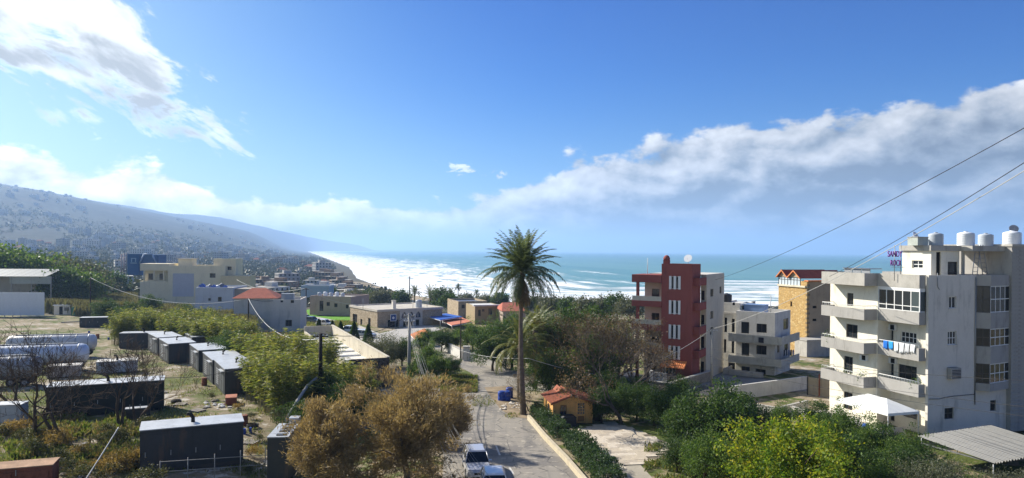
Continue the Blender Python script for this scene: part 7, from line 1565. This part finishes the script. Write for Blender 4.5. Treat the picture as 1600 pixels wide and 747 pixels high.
# ------------------------------------------------------------ far town and hills
def far_house_mesh(w, d, h, body, roof, tiled, seed):
    rng = random.Random(seed); mb = MB(); mb.box(-w / 2, w / 2, -d / 2, d / 2, -4, h, 0)
    if tiled:
        mb.quadpoly([(-w / 2 - .5, -d / 2 - .5, h), (w / 2 + .5, -d / 2 - .5, h), (w * .2, 0, h + 2.6), (-w * .2, 0, h + 2.6)], 1); mb.quadpoly([(w / 2 + .5, d / 2 + .5, h), (-w / 2 - .5, d / 2 + .5, h), (-w * .2, 0, h + 2.6), (w * .2, 0, h + 2.6)], 1)
        mb.quadpoly([(w / 2 + .5, -d / 2 - .5, h), (w / 2 + .5, d / 2 + .5, h), (w * .2, 0, h + 2.6)], 1); mb.quadpoly([(-w / 2 - .5, d / 2 + .5, h), (-w / 2 - .5, -d / 2 - .5, h), (-w * .2, 0, h + 2.6)], 1)
    else:
        mb.box(-w / 2 + .3, w / 2 - .3, -d / 2 + .3, d / 2 - .3, h, h + .05, 1); mb.box(-w * .2, w * .15, -d * .2, d * .2, h + .05, h + 2.4, 0)
    n = max(2, int(w / 3.2)); fl = max(1, int(h / 3))
    for k in range(fl):
        for i in range(n):
            x = -w / 2 + w * (i + .5) / n; mb.box(x - .7, x + .7, -d / 2 - .04, -d / 2 + .1, k * 3 + .9, k * 3 + 2.4, 2)
        m_ = max(2, int(d / 3.4))
        for i in range(m_):
            y = -d / 2 + d * (i + .5) / m_; mb.box(-w / 2 - .04, -w / 2 + .1, y - .7, y + .7, k * 3 + .9, k * 3 + 2.4, 2); mb.box(w / 2 - .1, w / 2 + .04, y - .7, y + .7, k * 3 + .9, k * 3 + 2.4, 2)
        if seed % 2: mb.box(-w / 2, w / 2, -d / 2 - 1.1, -d / 2, k * 3 + 2.85, k * 3 + 3.05, 0)
    return mb.mesh('far_house', [body, roof, M_glass])
M_ftile = mat('far_tile', (.21, .085, .06), .95, .1, var=.15)
fb = [mat('far_white', (.58, .56, .52), .95, .1, var=.05), mat('far_cream', (.50, .44, .34), .95, .1, var=.05), mat('far_brown', (.26, .185, .13), .95, .1, var=.08), mat('far_grey', (.36, .35, .34), .95, .1, var=.06)]
FR = [M_conc, M_dtile]
variants = [(far_house_mesh(14, 12, 9, fb[0], M_conc, False, 1), 'white flat roofed block'), (far_house_mesh(12, 10, 6, fb[1], M_ftile, True, 2), 'cream house with red roof'), (far_house_mesh(20, 12, 9, fb[2], M_conc, False, 3), 'long brown flat roofed block'), (far_house_mesh(16, 14, 15, fb[3], M_conc, False, 4), 'grey tower block'), (far_house_mesh(22, 14, 12, fb[0], M_conc, False, 5), 'wide white apartment block'), (far_house_mesh(10, 9, 6, fb[1], M_conc, False, 6), 'small cream flat roofed house')]
rnd = random.Random(17)
def far_house(px, d, v, s, where, grp):
    x = (px - CX) / F * d
    if float(shore_dist(x, d)) < 35: return
    me, nm = variants[v]; o = link('far_house', me); o.location = (x, d, gz(x, d)); o.rotation_euler = (0, 0, rnd.uniform(-.6, .6)); o.scale = (s, s, s); tag(o, nm + where, 'house', grp + ', ' + nm)
# headland town beside the surf
for px, py, v in ((432, 402, 2), (444, 400, 2), (455, 403, 4), (463, 399, 2), (474, 403, 2), (485, 406, 1), (494, 408, 2), (503, 410, 3), (424, 397, 0), (412, 399, 2), (515, 415, 2), (507, 413, 2), (524, 417, 2), (533, 420, 2), (402, 402, 1), (391, 399, 4), (380, 397, 2), (441, 409, 1), (470, 410, 5), (372, 403, 0), (405, 421, 2), (415, 424, 2), (428, 425, 1), (440, 428, 2), (449, 426, 3), (396, 419, 5), (460, 434, 5), (520, 430, 0), (536, 431, 0), (548, 437, 2), (508, 431, 0), (485, 428, 1), (545, 426, 2), (356, 397, 3), (343, 395, 3), (361, 392, 3), (330, 397, 4), (300, 398, 4), (282, 396, 5), (262, 397, 0), (170, 397, 4), (150, 399, 4), (105, 379, 4), (98, 378, 3), (45, 372, 5), (38, 374, 4)):
    d = (CAMZ + 1.0) * F / max(6.5, (py - CY - (px - CX) * math.tan(ROLL))); d = min(d, 2300); far_house(px, d, v, rnd.uniform(.75, 1.0) if py > 415 else rnd.uniform(.9, 1.25), ' in the seaside town by the headland' if px > 370 else ' on the plain below the hills', 'town houses')
for k in range(46):
    px = rnd.uniform(285, 555); d = rnd.uniform(300, 620); x = (px - CX) / F * d
    if float(shore_dist(x, d)) < 60: continue
    far_house(px, d, rnd.choice((5, 5, 0, 1, 2)), rnd.uniform(.55, .85), ' in the gardens between the cream villa and the shore', 'garden houses')
for k in range(26):
    px = rnd.uniform(120, 330); d = rnd.uniform(380, 1000); far_house(px, d, rnd.choice((5, 0, 4, 3)), rnd.uniform(.7, 1.0), ' on the plain behind the blue hall', 'plain houses')
# villages on the hill slopes
n = 0
while n < 280:
    px = rnd.uniform(-60, 440); d = rnd.choice((1300, 1700, 2100, 2600, 3100, 3600)) * rnd.uniform(.85, 1.15); x = (px - CX) / F * d
    if float(vnoise(np.array(x / 420 + 3), np.array(d / 420))) < .52: continue
    far_house(px, d, rnd.choice((0, 1, 5, 5, 4, 3, 0)), rnd.uniform(.7, 1.15), ' among the hillside villages', 'hillside houses'); n += 1
# far trees: one mass
def far_wood():
    rng = np.random.default_rng(121); V = []; Fs = []; N0 = 12500; px = rng.uniform(-250, 610, N0); d = np.exp(rng.uniform(math.log(270), math.log(2600), N0)); x = (px - CX) / F * d; s = shore_dist(x, d); k = (s > 30) & (vnoise(x / (60 + d * .05), d / (60 + d * .05)) > .24) & ~((d < 300) & (px < 560) & (px > 80)); x, d = x[k], d[k]; z = ground_z(x, d); size = (2.0 + 2.2 * rng.random(len(x))) * (1 + np.clip(d - 600, 0, 3000) / 3600)
    m_ = 13; c = np.repeat(np.stack([x, d, z + size * .8], 1), m_, 0); sz = np.repeat(size, m_); P = c + rng.normal(size=c.shape) * sz[:, None] * np.array([.5, .5, .38]); v, f = leaf_quads(P, unit(len(P), rng), sz * .75 * rng.uniform(.6, 1.3, len(P)), .75, rng)
    tag(link('far_woodland', mesh_np('far_woodland', v, f, [leaf_mat('far_leaves', [(.018, .028, .016), (.028, .038, .02), (.042, .05, .027), (.06, .062, .036)], .3)])), 'scattered dark trees over the coastal plain and hills', None, None, 'stuff')
far_wood()
